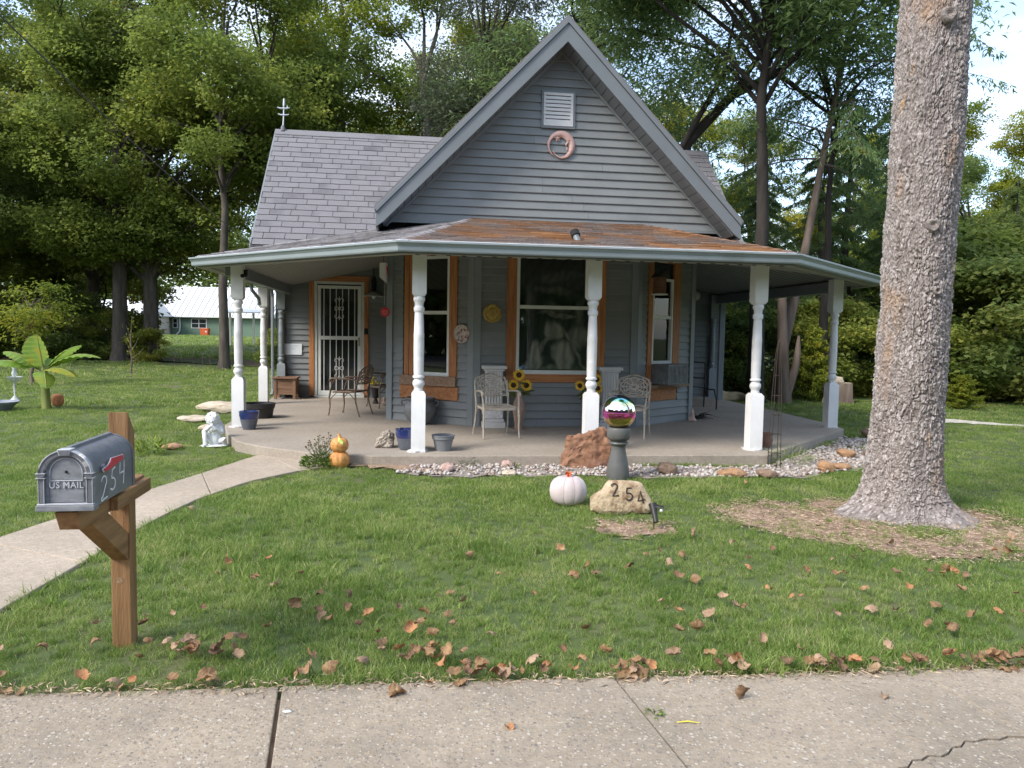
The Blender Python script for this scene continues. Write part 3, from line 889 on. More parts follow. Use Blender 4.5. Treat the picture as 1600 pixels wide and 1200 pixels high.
GREYP2 = mat('shingle_porch_grey_dark', (.19, .18, .19), (.26, .25, .26), 30, .8, .5, 220, stain=(.08, .075, .07), sscale=1.6, slo=.5, shi=.66)
proof = HB()
for i in range(5):
    a = Vector((*E_[i], EZp)); b = Vector((*E_[i + 1], EZp)); c = Vector(T_[i + 1]); d = Vector(T_[i])
    dn = Vector((0, 0, -.05))
    proof.add([a, b, c, d, a + dn, b + dn, c + dn, d + dn], [(0, 1, 2, 3), (7, 6, 5, 4), (0, 4, 5, 1), (2, 6, 7, 3)])
porch_roof = proof.build('porch_roof', SHGAP, house)
for i in range(5):
    a = Vector((*E_[i], EZp)); b = Vector((*E_[i + 1], EZp)); c = Vector(T_[i + 1]); d = Vector(T_[i])
    o2 = Vector((0, 0, .004))
    shingle_field([a + o2, b + o2, c + o2, d + o2], a + o2, b + o2, d + o2, .14, .31, [BROWN, BROWN2] if i in (2, 3) else [GREYP, GREYP2], porch_roof, None, thick=.010, gap=.010, seed=10 + i, jit=.008)
for i in range(1, 5):                       # hip caps
    a = Vector((*E_[i], EZp)); c = Vector(T_[i]); d = (c - a).normalized()
    side = d.cross(Vector((0, 0, 1))).normalized()
    n = 16
    for k in range(n):
        p = a.lerp(c, k / n); q = a.lerp(c, (k + 1.15) / n) if k < n - 1 else c
        up = Vector((0, 0, .018 + .012)); up2 = Vector((0, 0, .018))
        HB().add([p - side * .13 + Vector((0, 0, -.005)), p + up, p + side * .13 + Vector((0, 0, -.005)), q - side * .13 + Vector((0, 0, -.008)), q + up2, q + side * .13 + Vector((0, 0, -.008))],
                 [(0, 1, 4, 3), (1, 2, 5, 4), (0, 2, 1)]).build('hip_cap', GREYP if i != 3 else BROWN2, porch_roof)
# fascia, drip edge, gutter runs
def sweep_run(i, prof, nm, m, ext0=True, trim=0.0, bev=0):
    """profile (out,z) swept along eave segment i with mitred ends"""
    P = [Vector(e) for e in E_]
    def nrm(k):
        d = (P[k + 1] - P[k]).normalized(); return Vector((d.y, -d.x))
    def miter(k):
        ns = []
        if k > 0: ns.append(nrm(k - 1))
        if k < len(P) - 1: ns.append(nrm(k))
        if len(ns) == 1: return ns[0]
        s_ = (ns[0] + ns[1]).normalized(); return s_ / s_.dot(ns[0])
    m0, m1 = miter(i), miter(i + 1)
    A = [(P[i].x + m0.x * o_, P[i].y + m0.y * o_, z_) for o_, z_ in prof]
    B_ = [(P[i + 1].x + m1.x * o_, P[i + 1].y + m1.y * o_, z_) for o_, z_ in prof]
    n = len(prof)
    return HB().add(A + B_, [tuple(range(n)), tuple(range(n, 2 * n))[::-1]] + [(k, n + k, n + (k + 1) % n, (k + 1) % n) for k in range(n)]).build(nm, m, house, bevel=bev)
for i in range(5):
    sweep_run(i, [(-.02, 2.655), (-.02, 2.52), (0, 2.52), (0, 2.655)], 'fascia_board', FASCIA)
    sweep_run(i, [(-.05, 2.672), (.028, 2.668), (.028, 2.650), (-.05, 2.652)], 'drip_edge', ALU)
    sweep_run(i, [(.002, 2.645), (.002, 2.530), (.070, 2.530), (.078, 2.545), (.082, 2.585), (.100, 2.612), (.118, 2.628), (.118, 2.648), (.106, 2.648), (.106, 2.636), (.09, 2.625), (.07, 2.60), (.06, 2.56), (.012, 2.56), (.012, 2.645)], 'gutter', GUTTER)
    # flat vented strip of soffit behind the gutter
    sweep_run(i, [(-.03, 2.515), (-.15, 2.515), (-.15, 2.53), (-.03, 2.53)], 'soffit_strip', SOFFIT)
# little vents in the front strip
for k in range(26):
    u_ = .0 + k * .18
    HB().bx(u_, u_ + .05, 8.80, 8.83, 2.509, 2.515).build('soffit_vent', DARK, house)
GROOVE = mat('groove_shade_dark', (.045, .046, .044), (.06, .06, .058), 20, .8)  # dark colour standing in for shade in the ceiling grooves
# ceiling boards
def inner_pt(k, o_):
    P = [Vector(e) for e in E_]
    def nrm(j):
        d = (P[j + 1] - P[j]).normalized(); return Vector((d.y, -d.x))
    ns = [nrm(j) for j in (k - 1, k) if 0 <= j < len(P) - 1]
    s_ = ns[0] if len(ns) == 1 else (ns[0] + ns[1]).normalized() / ((ns[0] + ns[1]).normalized().dot(ns[0]))
    return Vector((P[k].x + s_.x * o_, P[k].y + s_.y * o_, 2.53))
C_ = [Vector((UL, 17.4, 3.14)), Vector((UL, 12.85, 3.14)), Vector((.94, 11.85, 2.90)), Vector((3.6, 11.85, 2.90)), Vector((UR, 12.9, 3.14)), Vector((UR, 17.4, 3.14))]
for i in range(5):
    a, b, c, d = inner_pt(i, -.15), inner_pt(i + 1, -.15), C_[i + 1], C_[i]
    M_ = plane_frame(a, b, d); Mi = M_.inverted()
    pl = [Mi @ p for p in (a, b, c, d)]; pl = [(p.x, p.y, p.z) for p in pl]
    x0 = min(p[0] for p in pl); x1 = max(p[0] for p in pl)
    x = x0
    while x < x1:
        q = clip_poly(pl, 1, 0, x + .195); q = clip_poly(q, -1, 0, -x - .035) if len(q) > 2 else []
        if len(q) > 2:
            HB_ = MB(LM @ M_); HB_.prism([(p[0], p[1], p[2]) for p in q], (0, 0, .012)).build('ceiling_panel', SOFFIT, house)
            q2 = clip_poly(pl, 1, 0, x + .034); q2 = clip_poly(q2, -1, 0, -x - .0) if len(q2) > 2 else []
            if len(q2) > 2: MB(LM @ M_).prism([(p[0], p[1], p[2] + .0015) for p in q2], (0, 0, .008)).build('groove_shade_strip', GROOVE, house)  # flush dark strip: painted shade of the groove between panels
        x += .2
# header beams on both sides
for a, b in (((-2.80, 11.85), (-2.80, 17.1)), ((7.15, 11.85), (7.15, 17.1))):
    HB().bx(a[0] - .07, a[0] + .07, a[1], b[1], 2.42, 2.60).build('header_beam', TRIMG, house, bevel=.004)

# porch slab in three pours
slabp = [(-.5, 8.97), (4.50, 8.93), (7.15, 11.55), (7.32, 12.2), (7.45, 17.1), (-3.12, 17.1), (-2.93, 12.0), (-2.66, 11.0), (-2.36, 10.25), (-1.97, 9.77), (-1.3, 9.27)]
for v0, v1 in ((8, 12.55), (12.555, 14.95), (14.955, 17.2)):
    q = clip_poly(slabp, 0, 1, v1); q = clip_poly(q, 0, -1, -v0)
    HB().prism([(p[0], p[1], -.15) for p in q], (0, 0, .27)).build('porch_slab', PORCHM, house, bevel=.012)

# porch posts: turned, square at foot and head
def post_mesh(m, H=2.50, w=.088, nm='porch_post', half=False):
    mb = MB()
    def sq(r, z): return [(-r, -r, z), (r, -r, z), (r, r, z), (-r, r, z)]
    def block(z0, z1, c0, c1):
        rings = [sq(w - c0, z0)] if c0 else []
        rings = []
        if c0: rings.append(sq(w * .72, z0)); rings.append(sq(w, z0 + c0))
        else: rings.append(sq(w, z0))
        if c1: rings.append(sq(w, z1 - c1)); rings.append(sq(w * .72, z1))
        else: rings.append(sq(w, z1))
        v = [p for r_ in rings for p in r_]; f = []
        for i in range(len(rings) - 1):
            for k in range(4): f.append((i * 4 + k, i * 4 + (k + 1) % 4, i * 4 + 4 + (k + 1) % 4, i * 4 + 4 + k))
        f += [(3, 2, 1, 0), tuple(range(len(v) - 4, len(v)))]
        mb.add(v, f)
    block(0, .76, 0, .035); block(H - .565, H, .035, 0)
    r = w
    prof = [(.62, .75), (.66, .765), (.66, .775), (.60, .785), (.60, .80), (.80, .83), (.86, .855), (.80, .88), (.60, .905), (.60, .915), (.82, .925), (.82, .945), (.66, .955), (.70, 1.0), (.72, 1.13), (.735, 1.15), (.70, 1.16), (.735, 1.175), (.70, 1.19), (.735, 1.205), (.74, 1.3),
            (.73, 1.42), (.76, 1.43), (.72, 1.445), (.76, 1.46), (.71, 1.475), (.66, 1.62), (.60, 1.72), (.58, 1.735), (.74, 1.75), (.76, 1.775), (.74, 1.80), (.60, 1.81), (.64, 1.86), (.80, 1.88), (.82, 1.90), (.76, 1.925), (.62, H - .555)]
    mb.lathe([(a * r, z) for a, z in prof], 20)
    return mb.mesh(nm, m, smooth=40)
PEEL = mat('white_post_paint', (.72, .72, .715), (.66, .66, .655), 7, .45, .15, 40, stretch=(1, 1, .6), stain=(.42, .38, .32), sscale=8, slo=.69, shi=.73)
pm = post_mesh(PEEL); pg = post_mesh(TRIMG)
for u, v, me in ((-2.66, 11.75, pm), (.05, 9.32, pm), (2.25, 9.30, pm), (4.50, 9.36, pm), (7.03, 11.78, pm), (-3.02, 15.5, pm), (-2.93, 17.0, pg), (7.05, 17.0, pg)):
    o = bpy.data.objects.new('porch_post', me); col.objects.link(o); o.parent = house
    o.location = (u - HC0[0], v - HC0[1], ZF)
    if me is pm and v < 12:
        fl = MB(LM)
        pts = []; rnd = random.Random(int(u * 100))
        for k in range(14):
            an = k / 14 * 2 * math.pi; rr = (.118 + rnd.uniform(-.02, .025)) / max(abs(math.cos(an)), abs(math.sin(an))) ** .8
            pts.append((u + rr * math.cos(an), v + rr * math.sin(an), ZF))
        fl.prism(pts, (0, 0, .018)).build('post_foot', WHITE, house)
# downspouts
def dsp(u, v):
    return HB().tube([(u, v - .1, 2.5), (u, v, 2.35), (u, v, 2.0), (u, v, .3), (u, v - .12, .18)], .035, 6).build('downspout', TRIMG, house, smooth=30)
dsp(-3.12, 17.0)
HB().tube([(-3.16, 15.0, 2.5), (-3.14, 15.0, 2.38), (-3.05, 15.2, 2.22), (-3.05, 15.25, 2.1)], .035, 8).build('downspout', TRIMG, house, smooth=40)
# rear left side: stacked white lattice edge of siding seen past the corner board
# small security camera under the left soffit
HB().tube([(-2.52, 11.62, 2.50), (-2.52, 11.62, 2.42), (-2.55, 11.52, 2.40)], .03, 8).build('camera_dome', DARK, house, smooth=40)
HB().tube([(7.16, 11.62, 2.50), (7.16, 11.62, 2.40), (7.17, 11.52, 2.36)], .035, 8).build('camera_dome', DARK, house, smooth=40)
# porch wall lamp by the door and ceiling lamp at the right
pl_ = empty('porch_lamp', (0, 0, 0)); pl_.parent = house
HB().tube([(-.92, 16.95, 3.05), (-.92, 16.95, 2.52)], .012, 6).build('lamp_stem', DARK, pl_)
HB().lathe([(.05, 2.50), (.16, 2.44), (.24, 2.40), (.235, 2.395), (.05, 2.42), (.03, 2.36), (.0, 2.34)], 20, (-.92, 16.95, 0)).build('lamp_shade', WHITEW, pl_, smooth=40)
HB().lathe([(.02, 2.5), (.05, 2.53), (.06, 2.75), (.03, 2.85)], 14, (-.92, 16.95, 0)).build('lamp_body', DARK, pl_, smooth=40)
mb = MB(LM @ frame((6.62, 17.05, 2.60), (1, 0, 0), (0, 1, 0)))
mb.lathe([(.11, .03), (.115, 0), (.09, -.05), (.03, -.07), (.0, -.072)], 20)
mb.build('round_lamp', mat('lamp_globe_white', (.62, .62, .6), None, 5, .3), house, smooth=40)
# stub pipe on the porch roof
sp = empty('roof_pipe', (0, 0, 0)); sp.parent = house
HB().tube([(2.03, 9.15, 2.70), (1.99, 9.25, 2.86)], .042, 12).build('pipe', FASCIA, sp, smooth=40)
HB().tube([(1.993, 9.24, 2.85), (1.98, 9.28, 2.91)], .058, 12).build('pipe_cap', DARK, sp, smooth=40)
# ------------------------------------------------------------------ trees
def rnd_dirs(rg, n):
    v = rg.normal(size=(n, 3)); return v / np.linalg.norm(v, axis=1, keepdims=True)


def leaf_quads(rg, C, A, L, Wd, tint, bend=.25):
    """C: leaf bases, A: unit directions; returns vertices, quads, tints"""
    n = len(C)
    up = np.array([0, 0, 1.0]) + rg.normal(size=(n, 3)) * .55
    B = np.cross(A, up); B /= np.linalg.norm(B, axis=1, keepdims=True) + 1e-9
    Nn = np.cross(B, A)
    L = (L * rg.uniform(.7, 1.3, n))[:, None]; Wd = (Wd * rg.uniform(.7, 1.3, n))[:, None]
    p0 = C; p1 = C + A * L * .45 + B * Wd * .5 + Nn * L * bend * .3; p2 = C + A * L - Nn * L * bend * .4; p3 = C + A * L * .45 - B * Wd * .5 + Nn * L * bend * .3
    V = np.stack([p0, p1, p2, p3], 1).reshape(-1, 3)
    Q = np.arange(4 * n).reshape(n, 4)
    return V, Q, np.repeat(tint, 4)


def broad_tree(seed, H=19.0, base=4.0, RX=5.0, nlobe=26, ncl=1250, nleaf=50, L=.18, Wd=.105, trunk_r=.36, lm=None, bm=None, spread=.42, lean=(0, 0), nm='tree', tl=1.0):
    """returns (trunk mesh, crown mesh)"""
    rg = np.random.default_rng(seed); rnd = random.Random(seed)
    cz = (base + H) / 2; RZ = (H - base) / 2
    lobes = []
    for k in range(nlobe):
        z = rnd.uniform(-.95, .95)
        env = math.sqrt(max(.0, 1 - abs(z) ** 2.4)) * (1.0 if z < .2 else 1.0 - .25 * (z - .2))
        an = k * 2.39996 + rnd.uniform(-.5, .5); rr = env * rnd.uniform(.35, .85) * RX
        lobes.append((Vector((rr * math.cos(an) + lean[0] * (z + 1) / 2, rr * math.sin(an) + lean[1] * (z + 1) / 2, cz + z * RZ * .9)), rnd.uniform(.26, .42) * RX, rnd.uniform(-.18, .22)))
    tb = MB()
    top = Vector((lean[0] * .6 * tl, lean[1] * .6 * tl, H * .72))
    tp = [Vector((math.sin(i * 1.7 + seed) * .10 * i / 4, math.cos(i * 1.3 + seed) * .10 * i / 4, 0)) + top * (i / 8) for i in range(9)]
    tr = [trunk_r * (1.35 if i == 0 else (1 - i / 9.5) ** .8) for i in range(9)]
    tp.insert(1, tp[0].lerp(tp[1], .25)); tr.insert(1, trunk_r * 1.02)
    tb.tube(tp, tr, 12)
    Vs, Qs, Ts = [], [], []; off = 0
    for c, lr, lt in lobes:
        # a limb to each lobe
        zs = max(base * .8, min(H * .66, c.z - (Vector((c.x, c.y, 0)).length) * .75))
        st = top * (zs / top.z)
        mid = st.lerp(c, .5) + Vector((rnd.uniform(-.4, .4), rnd.uniform(-.4, .4), rnd.uniform(-.1, .7)))
        r0 = trunk_r * (.42 - .2 * zs / H)
        tb.tube([st, st.lerp(mid, .5) + Vector((0, 0, .15)), mid, mid.lerp(c, .6), c], [r0, r0 * .8, r0 * .6, r0 * .4, r0 * .15], 7)
        for q in range(4):
            e = c + Vector((rnd.uniform(-1, 1), rnd.uniform(-1, 1), rnd.uniform(-.5, .8))) * lr * .9
            s0 = mid.lerp(c, rnd.uniform(.1, .8))
            tb.tube([s0, s0.lerp(e, .5) + Vector((0, 0, .15)), e], [r0 * .3, r0 * .2, r0 * .08], 5)
        nc = int(ncl / nlobe * (lr / (.34 * RX)) ** 2)
        d = rnd_dirs(rg, nc); d[:, 2] = d[:, 2] * .8 + .12
        rad = lr * rg.uniform(.25, 1, nc) ** .5
        cc = np.array(c) + d * rad[:, None] * np.array([1, 1, .72])
        ct = lt + rg.normal(size=nc) * .12 + (rad / lr - .6) * .10
        n = nc * nleaf
        o_ = rg.normal(size=(n, 3)) * np.array([.30, .30, .17]) * (spread / .42)
        base_ = np.repeat(cc, nleaf, 0) + o_
        A = rnd_dirs(rg, n); A[:, 2] = A[:, 2] * .35 - .35; A /= np.linalg.norm(A, axis=1, keepdims=True)
        t = .42 + np.repeat(ct, nleaf) + rg.normal(size=n) * .08
        V, Q, T = leaf_quads(rg, base_, A, L, Wd, t)
        Vs.append(V); Qs.append(Q + off); Ts.append(T); off += len(V)
    crown = np_mesh(nm + '_crown', np.concatenate(Vs), np.concatenate(Qs), lm or LEAF_A, np.concatenate(Ts))
    return tb.mesh(nm + '_trunk', bm or BARK, smooth=60), crown


def feather_tree(seed, H=14.0, base=1.5, RL=3.6, nb=60, lm=None, bm=None, trunk_r=.25, lean=(0, 0), twigs=26, nleaf=16, L=.15, Wd=.035, droop=.5, top_r=.25, nm='conifer', zpow=1.0, azb=None):
    """boughs that sweep out and droop, set with fine hanging needles"""
    rg = np.random.default_rng(seed); rnd = random.Random(seed)
    tb = MB()
    def axis(z): f = z / H; return Vector((lean[0] * f ** 1.2, lean[1] * f ** 1.2, z))
    tb.tube([axis(H * i / 10) + Vector((math.sin(i + seed) * .05, math.cos(i * 1.4) * .05, 0)) for i in range(11)], [trunk_r * (1 - i / 10.6) * (1.25 if i == 0 else 1) for i in range(11)], 10)
    Bs, As, Ts = [], [], []
    for k in range(nb):
        f = (k + rnd.random()) / nb
        z = base + (H - base) * f ** zpow
        ln = RL * (1 - (1 - top_r) * f) * rnd.uniform(.55, 1.1)
        an = k * 2.4 + rnd.uniform(-.6, .6) if azb is None else rnd.gauss(azb[0], azb[1])
        rise = rnd.uniform(.05, .35); dr = droop * rnd.uniform(.6, 1.4)
        p0 = axis(z); pts = []
        for i in range(9):
            s = i / 8
            pts.append(p0 + Vector((math.cos(an + .15 * math.sin(s * 3 + k)) * ln * s, math.sin(an + .15 * math.sin(s * 3 + k)) * ln * s, ln * (rise * s - dr * s * s))))
        br = trunk_r * .18 * (ln / RL + .2)
        tb.tube(pts, [br * (1 - i / 8.5) for i in range(9)], 5)
        bt = rnd.uniform(-.18, .2)
        for j in range(twigs):
            s = (.18 + .82 * (j + rnd.random()) / twigs) * 8
            i0 = min(int(s), 7); p = pts[i0].lerp(pts[i0 + 1], s - i0)
            t_dir = (pts[i0 + 1] - pts[i0]).normalized()
            side = Vector((-t_dir.y, t_dir.x, 0)).normalized() * (1 if j % 2 else -1)
            tl = ln * rnd.uniform(.12, .30) * (1.15 - s / 9)
            q = p + (side * .8 + t_dir * .55 + Vector((0, 0, -.25 - .35 * rnd.random()))) * tl
            m_ = np.linspace(.05, 1, nleaf)[:, None]
            P = np.array(p) * (1 - m_) + np.array(q) * m_
            P[:, 2] -= (m_[:, 0] ** 2) * tl * .25
            P += rg.normal(size=P.shape) * .03
            Bs.append(P)
            d = np.array((q - p).normalized()); sd2 = np.cross(d, [0, 0, 1.0]); sd2 /= np.linalg.norm(sd2) + 1e-9
            sg = np.where(np.arange(nleaf) % 2 == 0, 1, -1)[:, None]
            A = d * .6 + sd2 * sg * .75 + np.array([0, 0, -.45]) + rg.normal(size=P.shape) * .25
            As.append(A / np.linalg.norm(A, axis=1, keepdims=True))
            Ts.append(.4 + bt + rnd.uniform(-.1, .1) + rg.normal(size=nleaf) * .06 + .10 * (s / 8))
    V, Q, T = leaf_quads(rg, np.concatenate(Bs), np.concatenate(As), L, Wd, np.concatenate(Ts), .35)
    return tb.mesh(nm + '_trunk', bm or BARK, smooth=60), np_mesh(nm + '_crown', V, Q, lm or LEAF_F, T)


def plant(kind, meshes, x, y, label, cat='tree', group=None, rz=0.0, s=1.0, z=None, crown_mat=None, pn=('trunk', 'crown'), lean=0.0):
    zz = float(ground_z(x, y)) if z is None else z
    e = empty(kind, (x, y, zz), rz, label, cat, group)
    if lean: e.rotation_euler = (lean, 0, rz)
    e.scale = (s, s, s) if not hasattr(s, '__len__') else s
    for nm_, me in zip(pn, meshes):
        o = bpy.data.objects.new(nm_, me); col.objects.link(o); o.parent = e
        if nm_ in ('crown', 'foliage'):
            o['kind'] = 'stuff'
            if crown_mat:
                o.material_slots[0].link = 'OBJECT'; o.material_slots[0].material = crown_mat
    return e


TA = broad_tree(11, 20, 3.5, 5.4)
TB = broad_tree(12, 21, 3.9, 5.0, nlobe=30)
TC = broad_tree(13, 18, 3.6, 5.6, nlobe=24, lm=LEAF_D)
TD = broad_tree(14, 19, 7.0, 4.2, nlobe=20, ncl=620, trunk_r=.22)          # thin stem, high crown
SH = broad_tree(15, 4.2, .1, 2.2, nlobe=16, ncl=320, nleaf=44, L=.17, Wd=.10, trunk_r=.06, lm=LEAF_D, spread=.34)
HA_ = feather_tree(21, 15, 1.0, 4.2, nb=80, twigs=26, nleaf=15)
HB_t = feather_tree(22, 11, .3, 3.2, nb=74, twigs=26, nleaf=15, droop=.6)
HC_ = feather_tree(23, 13, 6.0, 4.4, nb=34, twigs=26, nleaf=14, droop=.45, trunk_r=.15, lean=(2.6, .6), bm=BARKR, top_r=.6)

TF = broad_tree(31, 17, 5.0, 5.2, nlobe=30, ncl=950, nleaf=52, L=.24, Wd=.055, trunk_r=.28, lm=LEAF_F, bm=BARKD, spread=.5)
TG = broad_tree(32, 16, 4.5, 3.4, nlobe=26, ncl=560, nleaf=60, L=.17, Wd=.045, trunk_r=.2, lm=LEAF_G, bm=BARKD, spread=.5)
TH = broad_tree(34, 16.5, 7.2, 4.4, nlobe=28, ncl=1350, nleaf=50, L=.21, Wd=.055, trunk_r=.21, lm=LEAF_F, bm=BARKD, spread=.48, lean=(-2.9, .8), tl=.05)
TS = broad_tree(33, 12, 6.2, 3.6, nlobe=15, ncl=190, nleaf=46, L=.18, Wd=.05, trunk_r=.14, lm=LEAF_F, bm=BARKD, spread=.5)
G1 = 'leafy trees of the wood behind the lawn'
rows = [
    # x, y, meshes, scale, rot, label
    (-21.6, 38.5, TC, 1.0, .3, 'dark leaning-trunked tree above the beige garage at the left'),
    (-17.75, 33.6, TB, .98, 1.2, 'tall leafy tree whose trunk is the left one of the thick pair'),
    (-16.6, 34.2, TA, 1.0, 2.2, 'massive ivy-footed tree, right trunk of the thick pair by the lawn'),
    (-11.8, 30.4, TD, .95, .5, 'slim straight tree in front of the green house, ivy on its foot'),
    (-11.0, 33.2, TD, 1.0, 2.9, 'slim dark tree standing just left of the porch posts'),
    (-27.0, 36.0, TA, 1.02, 4.0, 'dense green tree filling the upper left corner'),
    (-23.5, 30.5, TC, .82, 5.0, 'dark low-branched tree over the young yellowish tree'),
    (-33.0, 42.0, TB, 1.0, 3.1, 'tall tree at the far left edge of the wood'),
    (-29.0, 50.0, TA, 1.1, .9, 'leafy tree deep behind the left garage'),
    (-9.3, 40.0, TB, 1.08, 4.4, 'yellow-green tree rising behind the left end of the shingle roof'),
    (-4.6, 37.5, TA, 1.06, 5.4, 'broad green tree behind the middle of the shingle roof'),
    (-1.2, 41.0, TB, .92, .2, 'leafy tree behind the roof left of the gable'),
    (-16.5, 53.0, TA, 1.15, 1.7, 'tree deep in the wood behind the thick trunks'),
    (-7.0, 52.0, TC, 1.15, 2.6, 'dark tree deep behind the roof ridge'),
    (3.5, 47.0, TA, .95, 3.9, 'leafy tree far behind the front gable'),
    (9.0, 42.0, TB, .72, 1.0, 'yellow-leaved tree low behind the right slope of the gable'),
    (14.5, 46.0, TA, .78, 2.0, 'yellow-topped tree far behind the drooping evergreens'),
    (20.2, 45.0, TB, .68, 2.4, 'yellow-green tree low in the gap left of the big bark trunk'),
    (21.0, 38.0, TA, .70, .7, 'yellow-green tree just right of the big bark trunk'),
    (26.0, 37.0, TB, .66, 3.3, 'yellow-green tree at the right edge under the open sky'),
    (18.2, 30.0, TC, .50, 4.6, 'mid-height dark tree right of the big bark trunk'),
    (22.5, 30.5, TC, .56, 1.9, 'mid-height dark tree at the far right edge'),
]
for i, (x, y, me, s, rz, lab) in enumerate(rows):
    cm = None
    if 'yellow' in lab and 'young' not in lab: cm = LEAF_Y
    elif i % 3 == 1: cm = LEAF_A
    plant('leafy_tree', me, x, y, lab, 'tree', G1, rz, s, crown_mat=cm)

G2 = 'feathery trees right of the house'
plant('feathery_tree', TH, 6.15, 18.7, 'tall feathery tree with straight dark trunk behind the right porch', 'tree', G2, 0, 1.0)
lt_ = empty('leaning_tree', (2.2, 20.6, 0), 0, 'big dark limb slanting up to the right behind the gable slope', 'tree', G2)
b_ = MB(); b_.tube([(0, 0, 0), (.6, 0, 3.2), (2.45, 0, 6.9), (3.65, 0, 8.2), (4.75, .1, 8.75), (5.8, .1, 9.6), (7.3, .1, 10.4), (8.6, .1, 11.5)], [.26, .2, .155, .13, .10, .08, .06, .03], 10)
b_.tube([(1.6, 0, 5.4), (2.6, -.2, 7.35), (3.3, -.2, 8.6), (3.6, -.1, 10.2)], [.10, .08, .06, .03], 8); b_.tube([(3.6, 0, 8.1), (4.7, .2, 9.8), (5.4, .2, 11.2)], [.09, .06, .03], 7); b_.tube([(4.9, .1, 8.8), (6.2, .2, 7.9), (7.4, .2, 7.3)], [.07, .045, .02], 6)
b_.build('trunk', BARKD, lt_, smooth=60)
plant('leaning_tree', HC_, 6.95, 19.4, 'thin tree leaning right with pale reddish bark above the right porch', 'tree', G2, .1, 1.0)
for x, y, me, s, rz, lab, cm in [
    (2.6, 27.0, TF, 1.0, 1.4, 'big spreading feathery tree right behind the gable peak', LEAF_F),
    (-1.2, 27.5, TG, 1.05, 2.6, 'grey-green wispy tree left of the gable peak', LEAF_G),
    (10.6, 24.0, HB_t, .82, 3.0, 'drooping evergreen left of the big bark trunk', LEAF_F),
    (8.3, 25.5, HB_t, .80, 4.0, 'soft evergreen behind the right porch post', LEAF_F),
    (13.0, 26.0, HB_t, .88, 5.1, 'evergreen mostly hidden by the big bark trunk', LEAF_F),
    (11.6, 22.2, HB_t, .50, .6, 'low drooping evergreen by the sawn stump', LEAF_F),
    (16.0, 24.0, HB_t, .62, 2.1, 'dark evergreen right of the big bark trunk', LEAF_D),
    (8.6, 20.6, TS, 1.0, .3, 'thin airy foliage tree before the sky left of the big bark trunk', LEAF_F),
    
]:
    plant('feathery_tree', me, x, y, lab, 'tree', G2, rz, s, crown_mat=cm)

for x, y, me, s, rz, lab, cm in [
    (7.4, 22.8, HB_t, .56, 2.2, 'drooping evergreen right behind the rear right porch corner', LEAF_F),
    (9.4, 23.0, HB_t, .66, 5.5, 'tall soft evergreen above the conical bush', LEAF_F),
    (12.2, 23.2, HB_t, .72, 1.7, 'soft evergreen just left of the big bark trunk', LEAF_F),
    (4.9, 24.4, HB_t, .70, .9, 'evergreen behind the end of the right shingle roof', LEAF_A),
]:
    plant('feathery_tree', me, x, y, lab, 'tree', G2, rz, (s * 1.25, s * 1.25, s), crown_mat=cm)

# shrubs along the wood edge
G3 = 'shrubs along the edge of the wood'
shr = [(-28.0, 40.0, 1.9, 'towering dark thicket at the left under the tall trees'), (-22.8, 41.5, 1.5, 'dark thicket left of the leaning trunk'), (-34.5, 39.0, 2.0, 'towering dark thicket at the far left edge'), (-27.5, 31.0, 1.0, 'dark shrub at the far left edge of the wood'), (-24.0, 33.0, .95, 'dark shrub below the beige garage'), (-20.5, 34.5, .75, 'shrub left of the thick trunks'),
       (-16.4, 33.5, .36, 'small ivy mound at the foot of the thick trunks'), (-10.0, 32.0, .42, 'low shrub behind the left porch posts'), (-30.5, 34.0, 1.1, 'tall dark shrub behind the young tree'),
       (-18.9, 35.0, .55, 'low dark shrub between the leaning trunk and the thick trunks'),
       (5.8, 22.3, .62, 'round leafy shrub right of the rear porch corner'), (7.2, 22.0, .60, 'leafy shrub behind the pale split trunk'), (9.4, 21.8, .66, 'leafy shrub behind the sawn stump'),
       (11.2, 20.2, .62, 'shrub hidden behind the big bark trunk'), (13.0, 20.0, .92, 'large dark shrub right of the big bark trunk'), (15.3, 20.6, .95, 'large dark shrub at the right edge of the lawn'),
       (14.2, 24.0, 1.25, 'tall dark thicket shrub behind the right shrubs'), (17.6, 23.0, 1.3, 'tall thicket shrub at the far right edge'), (4.2, 24.0, .8, 'shrub seen past the rear corner board')]
for i, (x, y, s, lab) in enumerate(shr):
    plant('woodland_shrub', SH, x, y, lab, 'shrub', G3, i * 1.3, (s * 1.15, s * 1.15, s), crown_mat=[LEAF_A, LEAF_A, LEAF_D][i % 3], pn=('stem', 'foliage'))
CB = feather_tree(31, 1.9, .05, .75, nb=60, twigs=12, nleaf=12, L=.08, Wd=.03, droop=-.15, trunk_r=.03, lm=LEAF_Y, nm='bush')
plant('conical_bush', CB, 7.95, 19.6, 'yellow-green conical bush between the two right porch posts', 'bush', None, 0, 1.0, pn=('stem', 'foliage'))
plant('low_bush', CB, 10.9, 17.9, 'small bright green bush at the lawn edge right of the big trunk', 'bush', None, 1, (.8, .8, .42), pn=('stem', 'foliage'))

# split pale trunk below the feathery trees
mb = MB()
mb.tube([(0, 0, 0), (.02, 0, .5), (.0, .05, 1.2), (-.05, .1, 2.2), (-.1, .1, 3.6)], [.24, .17, .14, .12, .08], 10)
mb.tube([(.10, -.05, .2), (.28, -.08, .9), (.33, -.05, 1.25), (.36, 0, 1.7)], [.12, .10, .09, .03], 8)
st = mb.build('split_trunk', BARKR, None, smooth=60, loc=(6.9, 18.9, 0)); tag(st, 'pale split trunk with a jagged side standing behind the right porch', 'tree trunk')

